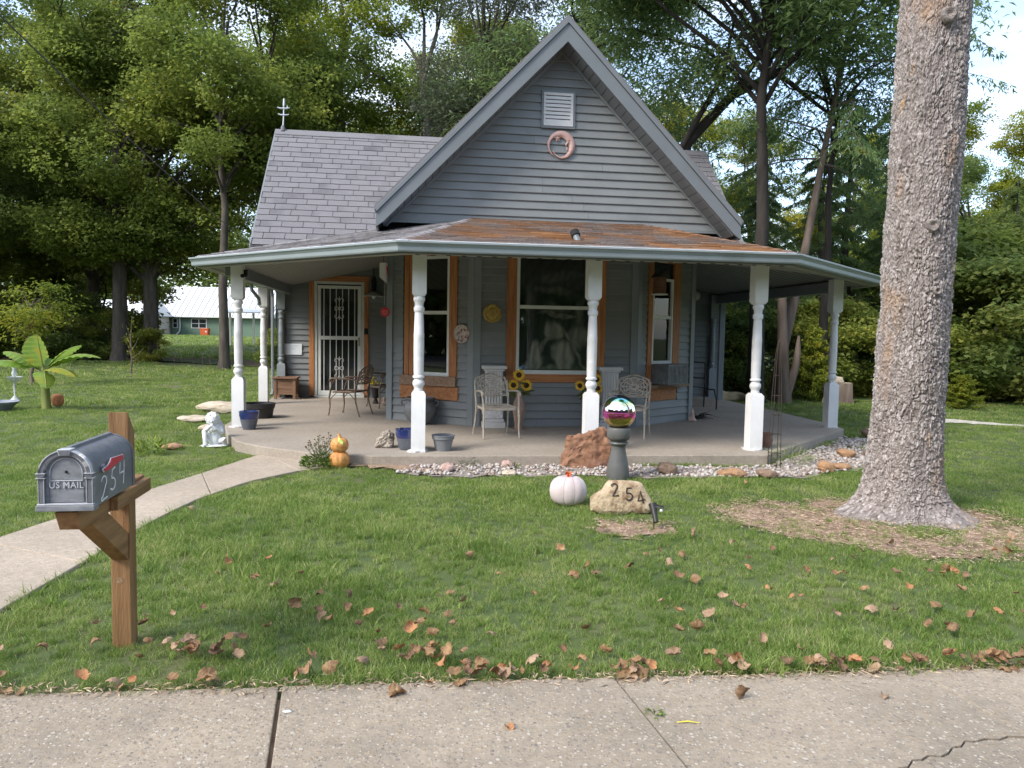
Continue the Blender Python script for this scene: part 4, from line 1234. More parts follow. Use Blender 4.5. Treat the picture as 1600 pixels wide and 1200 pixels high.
# the wood that closes the view, one mass
def woodland():
    rg = np.random.default_rng(5); Vs = []; Ts = []
    n = 60000
    x = rg.uniform(-90, 80, n); y = np.where(x < -10, 112, 66) + rg.uniform(0, 14, n) - np.where(x > -10, abs(x) * .12, 0)
    tb_ = 13 + 4 * np.sin(x * .21) + 2.5 * np.sin(x * .57 + 1)
    tb_ = np.where(x > 8, tb_ * .62, np.where(x < -10, tb_ * 1.2, tb_))
    z = rg.uniform(0, 1, n) ** .8 * tb_ + .3
    C = np.stack([x, y, z], 1); m = len(C)
    A = rnd_dirs(rg, m); A[:, 2] *= .4
    V, Q, T = leaf_quads(rg, C, A, 1.0, .75, .35 + .2 * np.sin(C[:, 0] * .5) + rg.normal(size=m) * .12)
    o = link('far_woodland', np_mesh('far_woodland', V, Q, LEAF_D, T)); tag(o, kind='stuff'); return o
woodland()
def street_trees():
    rg = np.random.default_rng(6); n = 60000; an = rg.uniform(R(163), R(377), n); rr = rg.uniform(40, 50, n); x = rr * np.cos(an); y = rr * np.sin(an) * .62 + 2; z = rg.uniform(0, 1, n) ** .8 * (9.5 + 2.5 * np.sin(x * .3) + 1.5 * np.sin(x * .9)) + .2
    V, Q, T = leaf_quads(rg, np.stack([x, y, z], 1), rnd_dirs(rg, n), .9, .7, .35 + rg.normal(size=n) * .12)
    tag(link('woodland_across_the_street', np_mesh('street_trees', V, Q, LEAF_D, T)), kind='stuff')
street_trees()

# ---- the big tree in the front lawn: scaly bark built as relief
def worley(u, v, seed, wrap=None):
    iu, iv = np.floor(u).astype(int), np.floor(v).astype(int)
    f1 = np.full(u.shape, 9.0); f2 = np.full(u.shape, 9.0); idv = np.zeros(u.shape)
    def h(a, b, s):
        if wrap: a = np.mod(a, wrap)
        t = np.sin(a * 127.1 + b * 311.7 + s * 74.7 + seed) * 43758.5453
        return t - np.floor(t)
    for du in (-1, 0, 1):
        for dv in (-1, 0, 1):
            a, b = iu + du, iv + dv
            px_, py_ = a + h(a, b, 1), b + h(a, b, 2)
            d = np.sqrt((u - px_) ** 2 + (v - py_) ** 2)
            nw = d < f1
            f2 = np.where(nw, f1, np.minimum(f2, d)); idv = np.where(nw, h(a, b, 3), idv); f1 = np.where(nw, d, f1)
    return f1, f2, idv


def big_tree():
    bx_, by_ = 3.66, 6.86
    nt, nz_ = 560, 1100
    th = np.linspace(0, 2 * np.pi, nt, endpoint=False); zt = np.linspace(0, 1, nz_) ** 1.35 * 9.0
    T, Zc = np.meshgrid(th, zt)
    rgb = np.random.default_rng(8)
    def vnoise(u, v, pu):                    # smooth value noise, periodic in u
        G_ = rgb.uniform(-1, 1, (pu, 600)); iu = np.floor(u).astype(int); iv = np.floor(v).astype(int); fu = u - iu; fv = v - iv
        fu = fu * fu * (3 - 2 * fu); fv = fv * fv * (3 - 2 * fv); g = lambda a, b: G_[np.mod(a, pu), np.mod(b, 600)]
        return (g(iu, iv) * (1 - fu) + g(iu + 1, iv) * fu) * (1 - fv) + (g(iu, iv + 1) * (1 - fu) + g(iu + 1, iv + 1) * fu) * fv
    U_ = T / (2 * np.pi)
    r0 = .300 - .007 * Zc - .008 * np.sin(Zc * 1.1)
    lobes = (np.clip(np.cos(T - 3.35), 0, 1) ** 6 * .30 + np.clip(np.cos(T + .35), 0, 1) ** 8 * .26 + np.clip(np.cos(T + 1.05), 0, 1) ** 12 * .22
             + np.clip(np.cos(T + 2.1), 0, 1) ** 10 * .12 + np.clip(np.cos(T - 1.6), 0, 1) ** 6 * .35)
    flare = np.exp(-Zc / .13) * (.06 + lobes * 1.15) + np.exp(-Zc / .5) * .045
    crease = np.exp(-((T - 5.52) / .05) ** 2) * np.exp(-Zc / .35) * .07
    r = r0 + flare - crease + .012 * np.sin(T * 3 + Zc * .7) + .008 * np.sin(T * 5 - Zc * 1.3) + .012 * vnoise(U_ * 9, Zc * 3, 9)
    wa = .9 * vnoise(U_ * 40, Zc * 14, 40) + .5 * vnoise(U_ * 90, Zc * 34, 90); wb = .9 * vnoise(U_ * 40, Zc * 13 + 7, 40) + .5 * vnoise(U_ * 90, Zc * 30, 90)
    wr = 54
    f1, f2, idv = worley(U_ * wr + wa * .55, Zc * 12.0 + wb * .6, 1.3, wr)
    plate = np.clip((f2 - f1) * 3.2, 0, 1) ** .8
    g1, g2, idg = worley(U_ * 130 + wb * .8, Zc * 38 + wa * .9, 7.7, 130)
    pl2 = np.clip((g2 - g1) * 2.4, 0, 1)
    deep = np.clip(vnoise(U_ * 26, Zc * 5, 26) * 1.6, 0, 1)
    tilt = (np.mod(Zc * 12 + wb, 1) - .5) * -.010
    r = r + plate * (.003 + .013 * idv) + pl2 * .007 * (.3 + idg) + tilt * plate + .004 * vnoise(U_ * 240, Zc * 90, 240) - deep * (1 - plate) * .012
    cx = .020 * Zc; cy = .01 * Zc
    X = cx + r * np.cos(T); Y = cy + r * np.sin(T)
    V = np.stack([X.ravel(), Y.ravel(), Zc.ravel() - .03], 1)
    i, j = np.meshgrid(np.arange(nt), np.arange(nz_ - 1)); a = (j * nt + i).ravel(); b = (j * nt + (i + 1) % nt).ravel()
    Q = np.stack([a, b, b + nt, a + nt], 1)
    tint = np.clip(.16 + .30 * plate * (.3 + .7 * idv) + .42 * pl2 * idg + .10 * vnoise(U_ * 240, Zc * 90, 240) - .12 * deep * (1 - plate), 0, 1)
    m = bpy.data.materials.new('scaly_bark'); m.use_nodes = True
    n, l = m.node_tree.nodes, m.node_tree.links
    bs = n['Principled BSDF']; bs.inputs['Roughness'].default_value = .95; bs.inputs['Specular IOR Level'].default_value = .15
    at = n.new('ShaderNodeAttribute'); at.attribute_name = 'tint'
    rp = n.new('ShaderNodeValToRGB'); e = rp.color_ramp.elements
    e[0].position = .05; e[0].color = (.085, .068, .06, 1); e[1].position = .42; e[1].color = (.27, .235, .215, 1); e2 = e.new(.78); e2.color = (.52, .475, .455, 1)
    l.new(at.outputs['Fac'], rp.inputs[0])
    t = n.new('ShaderNodeTexCoord')
    def nmix(src, scale, stretch, lo, hi, colr, amt, det=5):
        mp_ = n.new('ShaderNodeMapping'); mp_.inputs['Scale'].default_value = stretch; l.new(t.outputs['Object'], mp_.inputs[0])
        tn = n.new('ShaderNodeTexNoise'); tn.inputs['Scale'].default_value = scale; tn.inputs['Detail'].default_value = det; l.new(mp_.outputs[0], tn.inputs['Vector'])
        mr = n.new('ShaderNodeMapRange'); mr.inputs[1].default_value = lo; mr.inputs[2].default_value = hi; mr.inputs[4].default_value = amt; l.new(tn.outputs['Fac'], mr.inputs[0])
        mm = n.new('ShaderNodeMix'); mm.data_type = 'RGBA'; l.new(mr.outputs[0], mm.inputs[0]); l.new(src, mm.inputs[6]); mm.inputs[7].default_value = (*colr, 1); return mm.outputs[2]
    c = nmix(rp.outputs[0], 3.0, (1, 1, .35), .56, .70, (.36, .22, .12), .8)
    c = nmix(c, 1.2, (1, 1, .5), .5, .7, (.24, .215, .205), .5)
    c = nmix(c, 45, (1, 1, .6), .4, .7, (.16, .13, .12), .5)
    c = nmix(c, 5.0, (1, 1, .4), .66, .72, (.42, .25, .10), .75)
    l.new(c, bs.inputs['Base Color'])
    bn = n.new('ShaderNodeTexNoise'); bn.inputs['Scale'].default_value = 70; bn.inputs['Detail'].default_value = 6; l.new(t.outputs['Object'], bn.inputs['Vector'])
    bu = n.new('ShaderNodeBump'); bu.inputs['Strength'].default_value = .7; bu.inputs['Distance'].default_value = .01; l.new(bn.outputs['Fac'], bu.inputs['Height']); l.new(bu.outputs[0], bs.inputs['Normal'])
    root = empty('big_lawn_tree', (bx_, by_, 0), 0, 'huge tree trunk with pale scaly bark and flared roots in the front lawn', 'tree')
    link('trunk', np_mesh('big_trunk', V, Q, m, tint), root)
    # knots
    for (an, z, rr) in ((-1.75, 2.62, .05), (-1.72, 4.42, .055), (-1.5, 2.05, .03)):
        rt = .300 - .007 * z; cxx = .020 * z
        F_ = frame((cxx + rt * math.cos(an), rt * math.sin(an), z), (-math.sin(an), math.cos(an), 0), (math.cos(an), math.sin(an), 0))
        k_ = MB(F_); k_.lathe([(rr * 1.3, -.02), (rr * 1.2, .012), (rr * .9, .028), (rr * .55, .022), (rr * .3, .008), (0.001, .004)], 16, ribs=lambda a_, z_: 1 + .1 * math.sin(a_ * 3))
        k_.build('knot', mat('knot_grey', (.15, .125, .11), (.30, .26, .235), 40, .95, .8, 90), root, smooth=60)
    # crown high above the frame
    tm, cm_ = broad_tree(77, 10.5, 2.4, 4.4, nlobe=18, ncl=420, trunk_r=.30)
    o = link('limbs', tm, root, (.17, .08, 8.6))
    o = link('crown', cm_, root, (.17, .08, 8.6)); o['kind'] = 'stuff'
big_tree()

# ------------------------------------------------------------------ bare patches, gravel, track
def blob_poly(pts, seed, amp=.05, n=6):
    rnd = random.Random(seed); out = []
    m = len(pts)
    for i in range(m):
        a = Vector(pts[i]); b = Vector(pts[(i + 1) % m])
        for k in range(n):
            p = a.lerp(b, k / n); out.append((p.x + rnd.uniform(-amp, amp), p.y + rnd.uniform(-amp, amp)))
    return out
DIRT1 = [(1.98, 6.95), (2.45, 7.34), (2.86, 7.2), (3.2, 7.4), (3.9, 7.3), (4.5, 6.9), (4.5, 6.3), (4.6, 5.75), (3.93, 5.5), (3.11, 5.41), (2.76, 5.68), (2.36, 5.95), (2.0, 6.4)]
DIRT2 = [(.75, 6.45), (1.4, 6.4), (1.35, 5.98), (1.0, 5.9), (.7, 6.05)]
SOILL = [(-2.0, 9.3), (-1.45, 9.45), (-.95, 9.0), (-.85, 8.45), (-1.4, 8.55), (-1.95, 8.75)]
GRAV = [(-1.3, 8.42), (-.6, 8.32), (.2, 8.38), (1.5, 8.42), (2.6, 8.46), (3.4, 8.62), (4.1, 9.05), (4.75, 9.6), (5.5, 10.6), (6.1, 11.9), (5.5, 12.3), (5.1, 11.6), (4.2, 10.5), (3.28, 9.28), (2.2, 9.16), (.5, 9.12), (-.5, 9.06), (-1.2, 8.95)]
SAND = [(7.6, 15.9), (9.0, 15.75), (9.9, 14.9), (10.6, 14.0), (10.4, 13.9), (9.4, 14.5), (8.6, 14.9), (7.6, 15.4)]
MULCH = [(-26, 36.5), (-19, 34.8), (-14, 33.8), (-10.6, 33.0), (-8.5, 33.5), (-8.5, 35.5), (-14, 38.5), (-21, 40.0), (-27, 40.0)]
for nm_, P, mt, z in (('bare_earth', DIRT1, SOIL, -.006), ('bare_earth', DIRT2, SOIL, -.006), ('planting_bed', SOILL, SOIL, .012), ('gravel_base', GRAV, mat('gravel_base', (.24, .20, .17), (.36, .32, .28), 40, .9, .5, 80, world=True), -.004), ('sand_track', SAND, SANDM, -.004), ('leaf_litter', MULCH, mat('leaf_litter', (.11, .07, .045), (.17, .115, .075), 6, .95, .6, 30, world=True), .03)):
    q = blob_poly(P, 3, .09)
    cx_ = sum(p[0] for p in q) / len(q); cy_ = sum(p[1] for p in q) / len(q)
    o = MB().add([(p[0], p[1], float(ground_z(p[0], p[1])) + z) for p in q], [tuple(range(len(q)))]).build(nm_, mt); tag(o, kind='structure')

# dry thatch and twiglets on the bare earth
def thatch():
    rg = np.random.default_rng(19); P = []
    for poly, n in ((DIRT1, 15000), (DIRT2, 1800), (SOILL, 1800)):
        a = np.array(poly); x = rg.uniform(a[:, 0].min() - .25, a[:, 0].max() + .25, n); y = rg.uniform(a[:, 1].min() - .25, a[:, 1].max() + .25, n)
        cx_, cy_ = a.mean(0); s_ = rg.uniform(.85, 1.0, n); ok = inside(cx_ + (x - cx_) / 1.12, cy_ + (y - cy_) / 1.12, poly); P.append(np.stack([x[ok], y[ok]], 1))
    x = rg.uniform(-4, 4.5, 2600); P.append(np.stack([x, edge_y(x) + rg.normal(size=2600) * .035], 1))
    P = np.concatenate(P); n = len(P)
    C = np.stack([P[:, 0], P[:, 1], ground_z(P[:, 0], P[:, 1]) + rg.uniform(-.004, .012, n)], 1)
    an = rg.uniform(0, 6.28, n); A = np.stack([np.cos(an), np.sin(an), rg.uniform(-.1, .3, n)], 1); A /= np.linalg.norm(A, axis=1, keepdims=True)
    V, Q, T = leaf_quads(rg, C, A, .045, .006, rg.uniform(0, 1, n), .2)
    m = bpy.data.materials.new('dry_thatch'); m.use_nodes = True; nn, l = m.node_tree.nodes, m.node_tree.links
    at = nn.new('ShaderNodeAttribute'); at.attribute_name = 'tint'; rp = nn.new('ShaderNodeValToRGB'); e = rp.color_ramp.elements
    e[0].position = 0; e[0].color = (.13, .085, .05, 1); e[1].position = 1; e[1].color = (.58, .44, .30, 1)
    l.new(at.outputs['Fac'], rp.inputs[0]); l.new(rp.outputs[0], nn['Principled BSDF'].inputs['Base Color']); nn['Principled BSDF'].inputs['Roughness'].default_value = .9
    tag(link('dry_thatch', np_mesh('dry_thatch', V, Q, m, T)), kind='stuff')
thatch()

# gravel stones
def gravel():
    rg = np.random.default_rng(9); b = bmesh.new(); bmesh.ops.create_icosphere(b, subdivisions=1, radius=1); 
    bv = np.array([v.co[:] for v in b.verts]); bf = np.array([[v.index for v in f.verts] for f in b.faces]); b.free()
    n = 9000
    x = rg.uniform(-1.4, 6.3, n); y = rg.uniform(8.2, 12.4, n)
    sp = np.array([tuple(W(u, v)[:2]) for u, v in slabp])
    ok = inside(x, y, GRAV) & ~inside(x, y, [tuple(p) for p in sp]); x, y = x[ok], y[ok]; n = len(x)
    sc_ = rg.uniform(.010, .028, (n, 1, 1)) * rg.uniform(.7, 1.25, (n, 1, 3))
    nz_ = 1 + rg.normal(size=(n, len(bv), 1)) * .12
    V = bv[None] * sc_ * nz_
    an = rg.uniform(0, 6.28, n); c, s = np.cos(an)[:, None], np.sin(an)[:, None]
    V = np.stack([V[..., 0] * c - V[..., 1] * s, V[..., 0] * s + V[..., 1] * c, V[..., 2] * .8], -1)
    V += np.stack([x, y, .004 + rg.uniform(0, .012, n)], 1)[:, None]
    F_ = (bf[None] + (np.arange(n) * len(bv))[:, None, None]).reshape(-1, 3)
    t = np.repeat(rg.uniform(0, 1, n), len(bv))
    m = bpy.data.materials.new('gravel_stone'); m.use_nodes = True; nn, l = m.node_tree.nodes, m.node_tree.links
    at = nn.new('ShaderNodeAttribute'); at.attribute_name = 'tint'; rp = nn.new('ShaderNodeValToRGB'); e = rp.color_ramp.elements
    e[0].position = 0; e[0].color = (.16, .10, .08, 1); e[1].position = .22; e[1].color = (.42, .34, .29, 1); q = e.new(.45); q.color = (.38, .34, .31, 1); q = e.new(1); q.color = (.52, .49, .46, 1)
    l.new(at.outputs['Fac'], rp.inputs[0]); l.new(rp.outputs[0], nn['Principled BSDF'].inputs['Base Color']); nn['Principled BSDF'].inputs['Roughness'].default_value = .8
    tag(link('gravel', np_mesh('gravel', V.reshape(-1, 3), F_, m, t)), kind='stuff')
gravel()

# ------------------------------------------------------------------ grass: tufts set out by geometry nodes (one object)
def tuft(seed, n, spread, hmin, hmax, wd, seg=3):
    rg = np.random.default_rng(seed)
    an = rg.uniform(0, 2 * np.pi, n); rr = spread * np.sqrt(rg.uniform(0, 1, n))
    bx_, by_ = rr * np.cos(an), rr * np.sin(an)
    h = rg.uniform(hmin, hmax, n); la = rg.uniform(0, 2 * np.pi, n); ln = rg.uniform(.2, 1.0, n) * h
    fa = rg.uniform(0, np.pi, n); w_ = wd * rg.uniform(.6, 1.3, n)
    Vs = []; 
    for k in range(seg + 1):
        f = k / seg
        cx_ = bx_ + np.cos(la) * ln * f ** 1.8; cy_ = by_ + np.sin(la) * ln * f ** 1.8; cz_ = h * (f - .28 * f ** 3 * (ln / h))
        ww = w_ * (1 - f ** 1.5 * .92) * .5
        Vs.append(np.stack([cx_ - np.cos(fa) * ww, cy_ - np.sin(fa) * ww, cz_ - .004], 1)); Vs.append(np.stack([cx_ + np.cos(fa) * ww, cy_ + np.sin(fa) * ww, cz_ - .004], 1))
    V = np.stack(Vs, 1).reshape(-1, 3); m = 2 * (seg + 1)
    Q = np.concatenate([np.stack([np.arange(n) * m + 2 * k, np.arange(n) * m + 2 * k + 1, np.arange(n) * m + 2 * k + 3, np.arange(n) * m + 2 * k + 2], 1) for k in range(seg)])
    t = rg.uniform(.05, .75, n); t = np.where(rg.uniform(0, 1, n) < .08, 1.0, t)
    return np_mesh('grass_tuft', V, Q, GRASS, np.repeat(t, m))


def allowed(x, y):
    j = np.random.default_rng(14).normal(size=(2, len(x)))
    ok = y > edge_y(x) + .002 + .012 * np.sin(x * 9) + .012 * j[0]
    ok &= ~inside(x + .022 * j[0], y, WALKPOLY)
    sp = [tuple(W(u, v)[:2]) for u, v in slabp + [(-3.1, 22.3), (7.4, 22.3)][::1]]
    sp2 = [tuple(W(u, v)[:2]) for u, v in [(-3.05, 17), (7.45, 17), (7.4, 22.3), (-3.05, 22.3)]]
    ok &= ~inside(x, y, [tuple(W(u, v)[:2]) for u, v in slabp]) & ~inside(x, y, sp2)
    ok &= ~inside(x, y, SAND)
    ok &= (x - 3.66) ** 2 + (y - 6.86) ** 2 > .22
    rg = np.random.default_rng(4); rr = rg.uniform(0, 1, len(x))
    clump = np.sin(x * 6.1 + np.sin(y * 4.7)) * np.sin(y * 5.3 + 1.3 * np.sin(x * 3.9))
    d1 = inside(x, y, DIRT1) | inside(x, y, DIRT2) | inside(x, y, SOILL)
    ok &= ~(d1 & (rr > np.where(clump > .2, .8, .2)))
    ok &= ~(inside(x, y, GRAV) & (rr > .03))
    ok &= ~(inside(x, y, MULCH) & (rr > .1))
    far_y = np.where(x > 2.5, 20.5, 33)
    ok &= (y < far_y + 2 * np.sin(x)) | ((y > 38) & (x < -6))
    return ok


def grass():
    rg = np.random.default_rng(2); P = []
    def band(y0, y1, dens, sc, k, ntype):
        # constant width wedge that follows the view
        w0 = y1 * .78 + 1.2
        n = int(dens * (y1 - y0) * 2 * w0)
        x = rg.uniform(-w0, w0, n); y = rg.uniform(y0, y1, n)
        m = allowed(x, y); x, y = x[m], y[m]; n = len(x)
        ht = .56 + .33 * (np.sin(x * 1.7 + 2 * np.sin(y * 1.1)) * np.sin(y * 1.9 + x) + rg.uniform(-.4, .5, n))
        edge = (y - edge_y(x)) < .12
        ht = np.where(edge, ht * 1.15, ht)
        P.append((x, y, sc * np.clip(ht, .5, 1.5), np.full(n, k)))
    band(3.1, 4.6, 480, .95, 0, 0); band(4.6, 6.5, 340, 1.0, 0, 0); band(6.5, 9.5, 170, 1.0, 1, 0); band(9.5, 15, 60, 1.2, 1, 0); band(15, 24, 26, 1.3, 2, 0); band(24, 42, 7, 2.2, 2, 0); band(42, 90, 1.6, 4.0, 2, 0)
    x = np.concatenate([p[0] for p in P]); y = np.concatenate([p[1] for p in P]); s = np.concatenate([p[2] for p in P]); k = np.concatenate([p[3] for p in P])
    k = np.where((k == 0) & (rg.uniform(0, 1, len(x)) < .12), 3, k); k = k * 3 + rg.integers(0, 3, len(x))
    z = ground_z(x, y) - .01
    me = bpy.data.meshes.new('grass_points'); me.vertices.add(len(x)); me.vertices.foreach_set('co', np.stack([x, y, z], 1).astype(np.float32).ravel())
    for nm_, arr, tp in (('sc', s, 'FLOAT'), ('rot', rg.uniform(0, 6.28, len(x)), 'FLOAT'), ('kind_id', k, 'INT')):
        a = me.attributes.new(nm_, tp, 'POINT'); a.data.foreach_set('value', np.asarray(arr, np.float32 if tp == 'FLOAT' else np.int32))
    o = bpy.data.objects.new('lawn_grass', me); col.objects.link(o); tag(o, kind='stuff')
    tc_ = bpy.data.collections.new('grass_tufts')
    meshes = [tuft(40 + i, 34, .065, .030, .085, .0050) for i in range(3)] + [tuft(50 + i, 40, .11, .03, .08, .0075) for i in range(3)] + [tuft(60 + i, 44, .17, .03, .075, .014, 2) for i in range(3)] + [tuft(70 + i, 16, .05, .05, .13, .0095) for i in range(3)]
    for i, me_ in enumerate(meshes):
        t = bpy.data.objects.new('tuft_%02d' % i, me_); tc_.objects.link(t)
    ng = bpy.data.node_groups.new('scatter', 'GeometryNodeTree')
    ng.interface.new_socket('Geometry', in_out='INPUT', socket_type='NodeSocketGeometry'); ng.interface.new_socket('Geometry', in_out='OUTPUT', socket_type='NodeSocketGeometry')
    N_ = ng.nodes; gi = N_.new('NodeGroupInput'); go = N_.new('NodeGroupOutput')
    ci = N_.new('GeometryNodeCollectionInfo'); ci.inputs['Collection'].default_value = tc_; ci.inputs['Separate Children'].default_value = True; ci.inputs['Reset Children'].default_value = True
    ip = N_.new('GeometryNodeInstanceOnPoints'); ip.inputs['Pick Instance'].default_value = True
    def attr(nm_, tp):
        a = N_.new('GeometryNodeInputNamedAttribute'); a.data_type = tp; a.inputs['Name'].default_value = nm_; return a.outputs['Attribute']
    ng.links.new(gi.outputs[0], ip.inputs['Points']); ng.links.new(ci.outputs[0], ip.inputs['Instance']); ng.links.new(attr('kind_id', 'INT'), ip.inputs['Instance Index'])
    cx = N_.new('ShaderNodeCombineXYZ'); ng.links.new(attr('rot', 'FLOAT'), cx.inputs[2]); 
    ng.links.new(cx.outputs[0], ip.inputs['Rotation'])
    ng.links.new(attr('sc', 'FLOAT'), ip.inputs['Scale'])
    ng.links.new(ip.outputs[0], go.inputs[0])
    md = o.modifiers.new('scatter', 'NODES'); md.node_group = ng
grass()
# ------------------------------------------------------------------ small builders
def arc(cx, cy, r, a0, a1, n=12):
    return [(cx + r * math.cos(R(a0 + (a1 - a0) * i / n)), cy + r * math.sin(R(a0 + (a1 - a0) * i / n))) for i in range(n + 1)]


DIG = {'2': [arc(.25, .70, .22, 165, -35, 12) + [(.05, .04), (.50, .04)]],
       '5': [[(.46, .94), (.14, .94), (.10, .56)] + arc(.26, .32, .25, 118, -150, 14)],
       '4': [[(.38, .02), (.38, .94), (.02, .28), (.52, .28)]]}
HAND = {'2': [arc(.25, .74, .2, 170, -30, 10) + [(.10, .12)] + arc(.10, .08, .08, 120, 330, 6) + [(.30, .04), (.5, .06)]],
        '5': [[(.46, .98), (.22, .92), (.14, .58)] + arc(.22, .34, .24, 100, -140, 12)],
        '4': [[(.08, .98), (.04, .50), (.44, .52)], [(.46, .98), (.42, .4), (.34, .0)]]}


def rock(name, outline, thick, M_, m, seed, loc=None, sub=3, amp=.02, rough=.5, label=None, cat='rock', parent=None, group=None, lean=None):
    """outline: polygon in x,z; thick along y; edges rounded, faces broken up"""
    b = bmesh.new()
    n = len(outline)
    cx = sum(p[0] for p in outline) / n; cz = sum(p[1] for p in outline) / n
    rings = []
    for y, s_ in ((-.5, .80), (-.34, 1.0), (.3, 1.0), (.5, .8)):
        rings.append([b.verts.new((cx + (p[0] - cx) * s_, y * thick, cz + (p[1] - cz) * s_)) for p in outline])
    for a, c in zip(rings[:-1], rings[1:]):
        for i in range(n): b.faces.new((a[i], a[(i + 1) % n], c[(i + 1) % n], c[i]))
    for rg_, flip in ((rings[0], True), (rings[-1], False)):
        cen = b.verts.new((cx, rg_[0].co.y + (-.06 if flip else .06) * thick, cz))
        for i in range(n):
            b.faces.new((rg_[(i + 1) % n], rg_[i], cen) if flip else (rg_[i], rg_[(i + 1) % n], cen))
    bmesh.ops.recalc_face_normals(b, faces=b.faces)
    bmesh.ops.subdivide_edges(b, edges=b.edges, cuts=sub, use_grid_fill=True, smooth=.2)
    bmesh.ops.triangulate(b, faces=b.faces)
    b.normal_update()
    sz = max(max(p[0] for p in outline) - min(p[0] for p in outline), .05)
    for v in b.verts:
        q = v.co / sz
        d = mnoise.noise(q * 3.1 + Vector((seed, 0, 0))) * .8 + mnoise.noise(q * 8.0 + Vector((0, seed, 0))) * .45 * rough + mnoise.noise(q * 20 + Vector((0, 0, seed))) * .22 * rough
        v.co += v.normal * d * amp
    me = bpy.data.meshes.new(name); b.to_mesh(me); b.free(); me.materials.append(m)
    me.polygons.foreach_set('use_smooth', [True] * len(me.polygons)); me.set_sharp_from_angle(angle=R(28))
    o = link(name, me)
    if M_ is not None: o.matrix_world = M_
    if parent: o.parent = parent
    return tag(o, label, cat if label else None, group)


def lathe_obj(name, prof, m, loc, n=28, smooth=35, **k):
    o = MB().lathe(prof, n).build(name, m, None, smooth=smooth, loc=loc)
    return tag(o, **k)


def thick_prof(prof, t):
    """close an open pot profile (outer, bottom to top) with an inner wall"""
    return [(0.001, prof[0][1])] + prof + [(r - t, z) for r, z in prof[::-1][:-1]] + [(prof[0][0] - t, prof[0][1] + t), (0.001, prof[0][1] + t)]


# ------------------------------------------------------------------ mailbox and its post
PLW = mat('treated_post_wood', (.20, .105, .043), (.31, .175, .078), 3.0, .65, .3, 16, stretch=(10, 10, .9), stain=(.17, .085, .035), sscale=1.6, slo=.58, shi=.74)
PLWH = mat('treated_arm_wood', (.20, .105, .043), (.30, .17, .075), 3.0, .65, .3, 16, stretch=(10, .9, 10), stain=(.17, .085, .035), sscale=1.6, slo=.58, shi=.74)
ENDG = mat('post_end_grain', (.22, .13, .07), (.36, .24, .14), 30, .8, .4, 60)
mp_root = empty('mailbox_post', (-1.955, 3.70, -.02), R(9), 'brown treated timber mailbox post with slanted top and diagonal brace', 'post')
pb = MB()
h_ = .046
pb.add([(-h_, -h_, 0), (h_, -h_, 0), (h_, h_, 0), (-h_, h_, 0), (-h_, -h_, 1.205), (h_, -h_, 1.205), (h_, h_, 1.10), (-h_, h_, 1.10)],
       [(0, 3, 2, 1), (4, 5, 6, 7), (0, 1, 5, 4), (1, 2, 6, 5), (2, 3, 7, 6), (3, 0, 4, 7)])
pb.build('post', PLW, mp_root, bevel=.004)
knot = MB(frame((-.005, -h_ - .0005, .355), (1, 0, 0), (0, -1, 0))); knot.lathe([(.016, 0), (.0155, .0015), (.012, .0008), (.009, .0018), (.004, .0008), (.001, .0012)], 18)
knot.build('knot', ENDG, mp_root, smooth=60)
for (x_, z_, s_) in ((-.03, .63, .7), (.02, .66, .5)):
    k2 = MB(frame((x_, -h_ - .0005, z_), (1, 0, 0), (0, -1, 0))); k2.lathe([(.006 * s_, 0), (.005 * s_, .001), (.001, .0008)], 10); k2.build('nail_head', mat('nail_grey', (.3, .29, .27), None, 5, .5, metal=.6), mp_root)
pf = MB(); pf.prism([(-.045, -.655, .848), (-.045, .19, .848), (-.045, .17, .762), (-.045, -.61, .762)], (.09, 0, 0)); pf.build('arm_beam', PLWH, mp_root, bevel=.004)
MB().bx(.0465, .082, -.30, .17, .768, .835).build('arm_board', PLWH, mp_root, bevel=.003)
br = MB(); br.prism([(-.038, -h_ - .002, .46), (-.038, -.50, .761), (-.038, -.30, .761), (-.038, -h_ - .002, .60)], (.076, 0, 0)); br.build('diagonal_brace', PLWH, mp_root, bevel=.003)

GR = mat('mailbox_grey', (.135, .142, .155), (.175, .183, .197), 30, .42, .25, 260, stain=(.11, .115, .125), sscale=5, slo=.55, shi=.7)
GRB = mat('mailbox_brushed_front', (.17, .18, .195), (.26, .27, .285), 14, .5, .3, 220, stretch=(1, 1, 3))
GRL = mat('mailbox_silver_edge', (.50, .51, .53), (.38, .39, .41), 20, .4)
mbx = empty('mailbox', (-1.875, 3.28, .848), R(9.5), 'grey arched mailbox with raised red flag and hand-drawn 254 on its side', 'mailbox')
w_ = .103; hs = .145; L0, L1 = -.25, .245                # half width, spring height, front, rear
def arch(w, h0, r=None, n=18, z0=0.0):
    r = r or w
    return [(-w, z0)] + [(-w * math.cos(math.pi * i / n), h0 + r * math.sin(math.pi * i / n)) for i in range(n + 1)] + [(w, z0)]
def ext(mb, pts, y0, y1): return mb.prism([(p[0], y0, p[1]) for p in pts], (0, y1 - y0, 0))
ext(MB(), arch(w_ - .004, hs), L0 + .02, L1).build('body', GR, mbx, smooth=35)
ext(MB(), arch(w_, hs, z0=-.004), L1 - .012, L1 + .006).build('rear_rim', GR, mbx, smooth=35)
# top rib and side seam
MB().prism([(-.016, L0 + .03, hs + w_ - .009), (.016, L0 + .03, hs + w_ - .009), (.011, L0 + .03, hs + w_ + .008), (-.011, L0 + .03, hs + w_ + .008)], (0, L1 - L0 - .04, 0)).build('top_rib', GR, mbx, bevel=.002)
MB().bx(w_ - .004, w_ - .001, L0 + .03, L1 - .02, hs - .002, hs + .002).build('side_seam', GR, mbx)
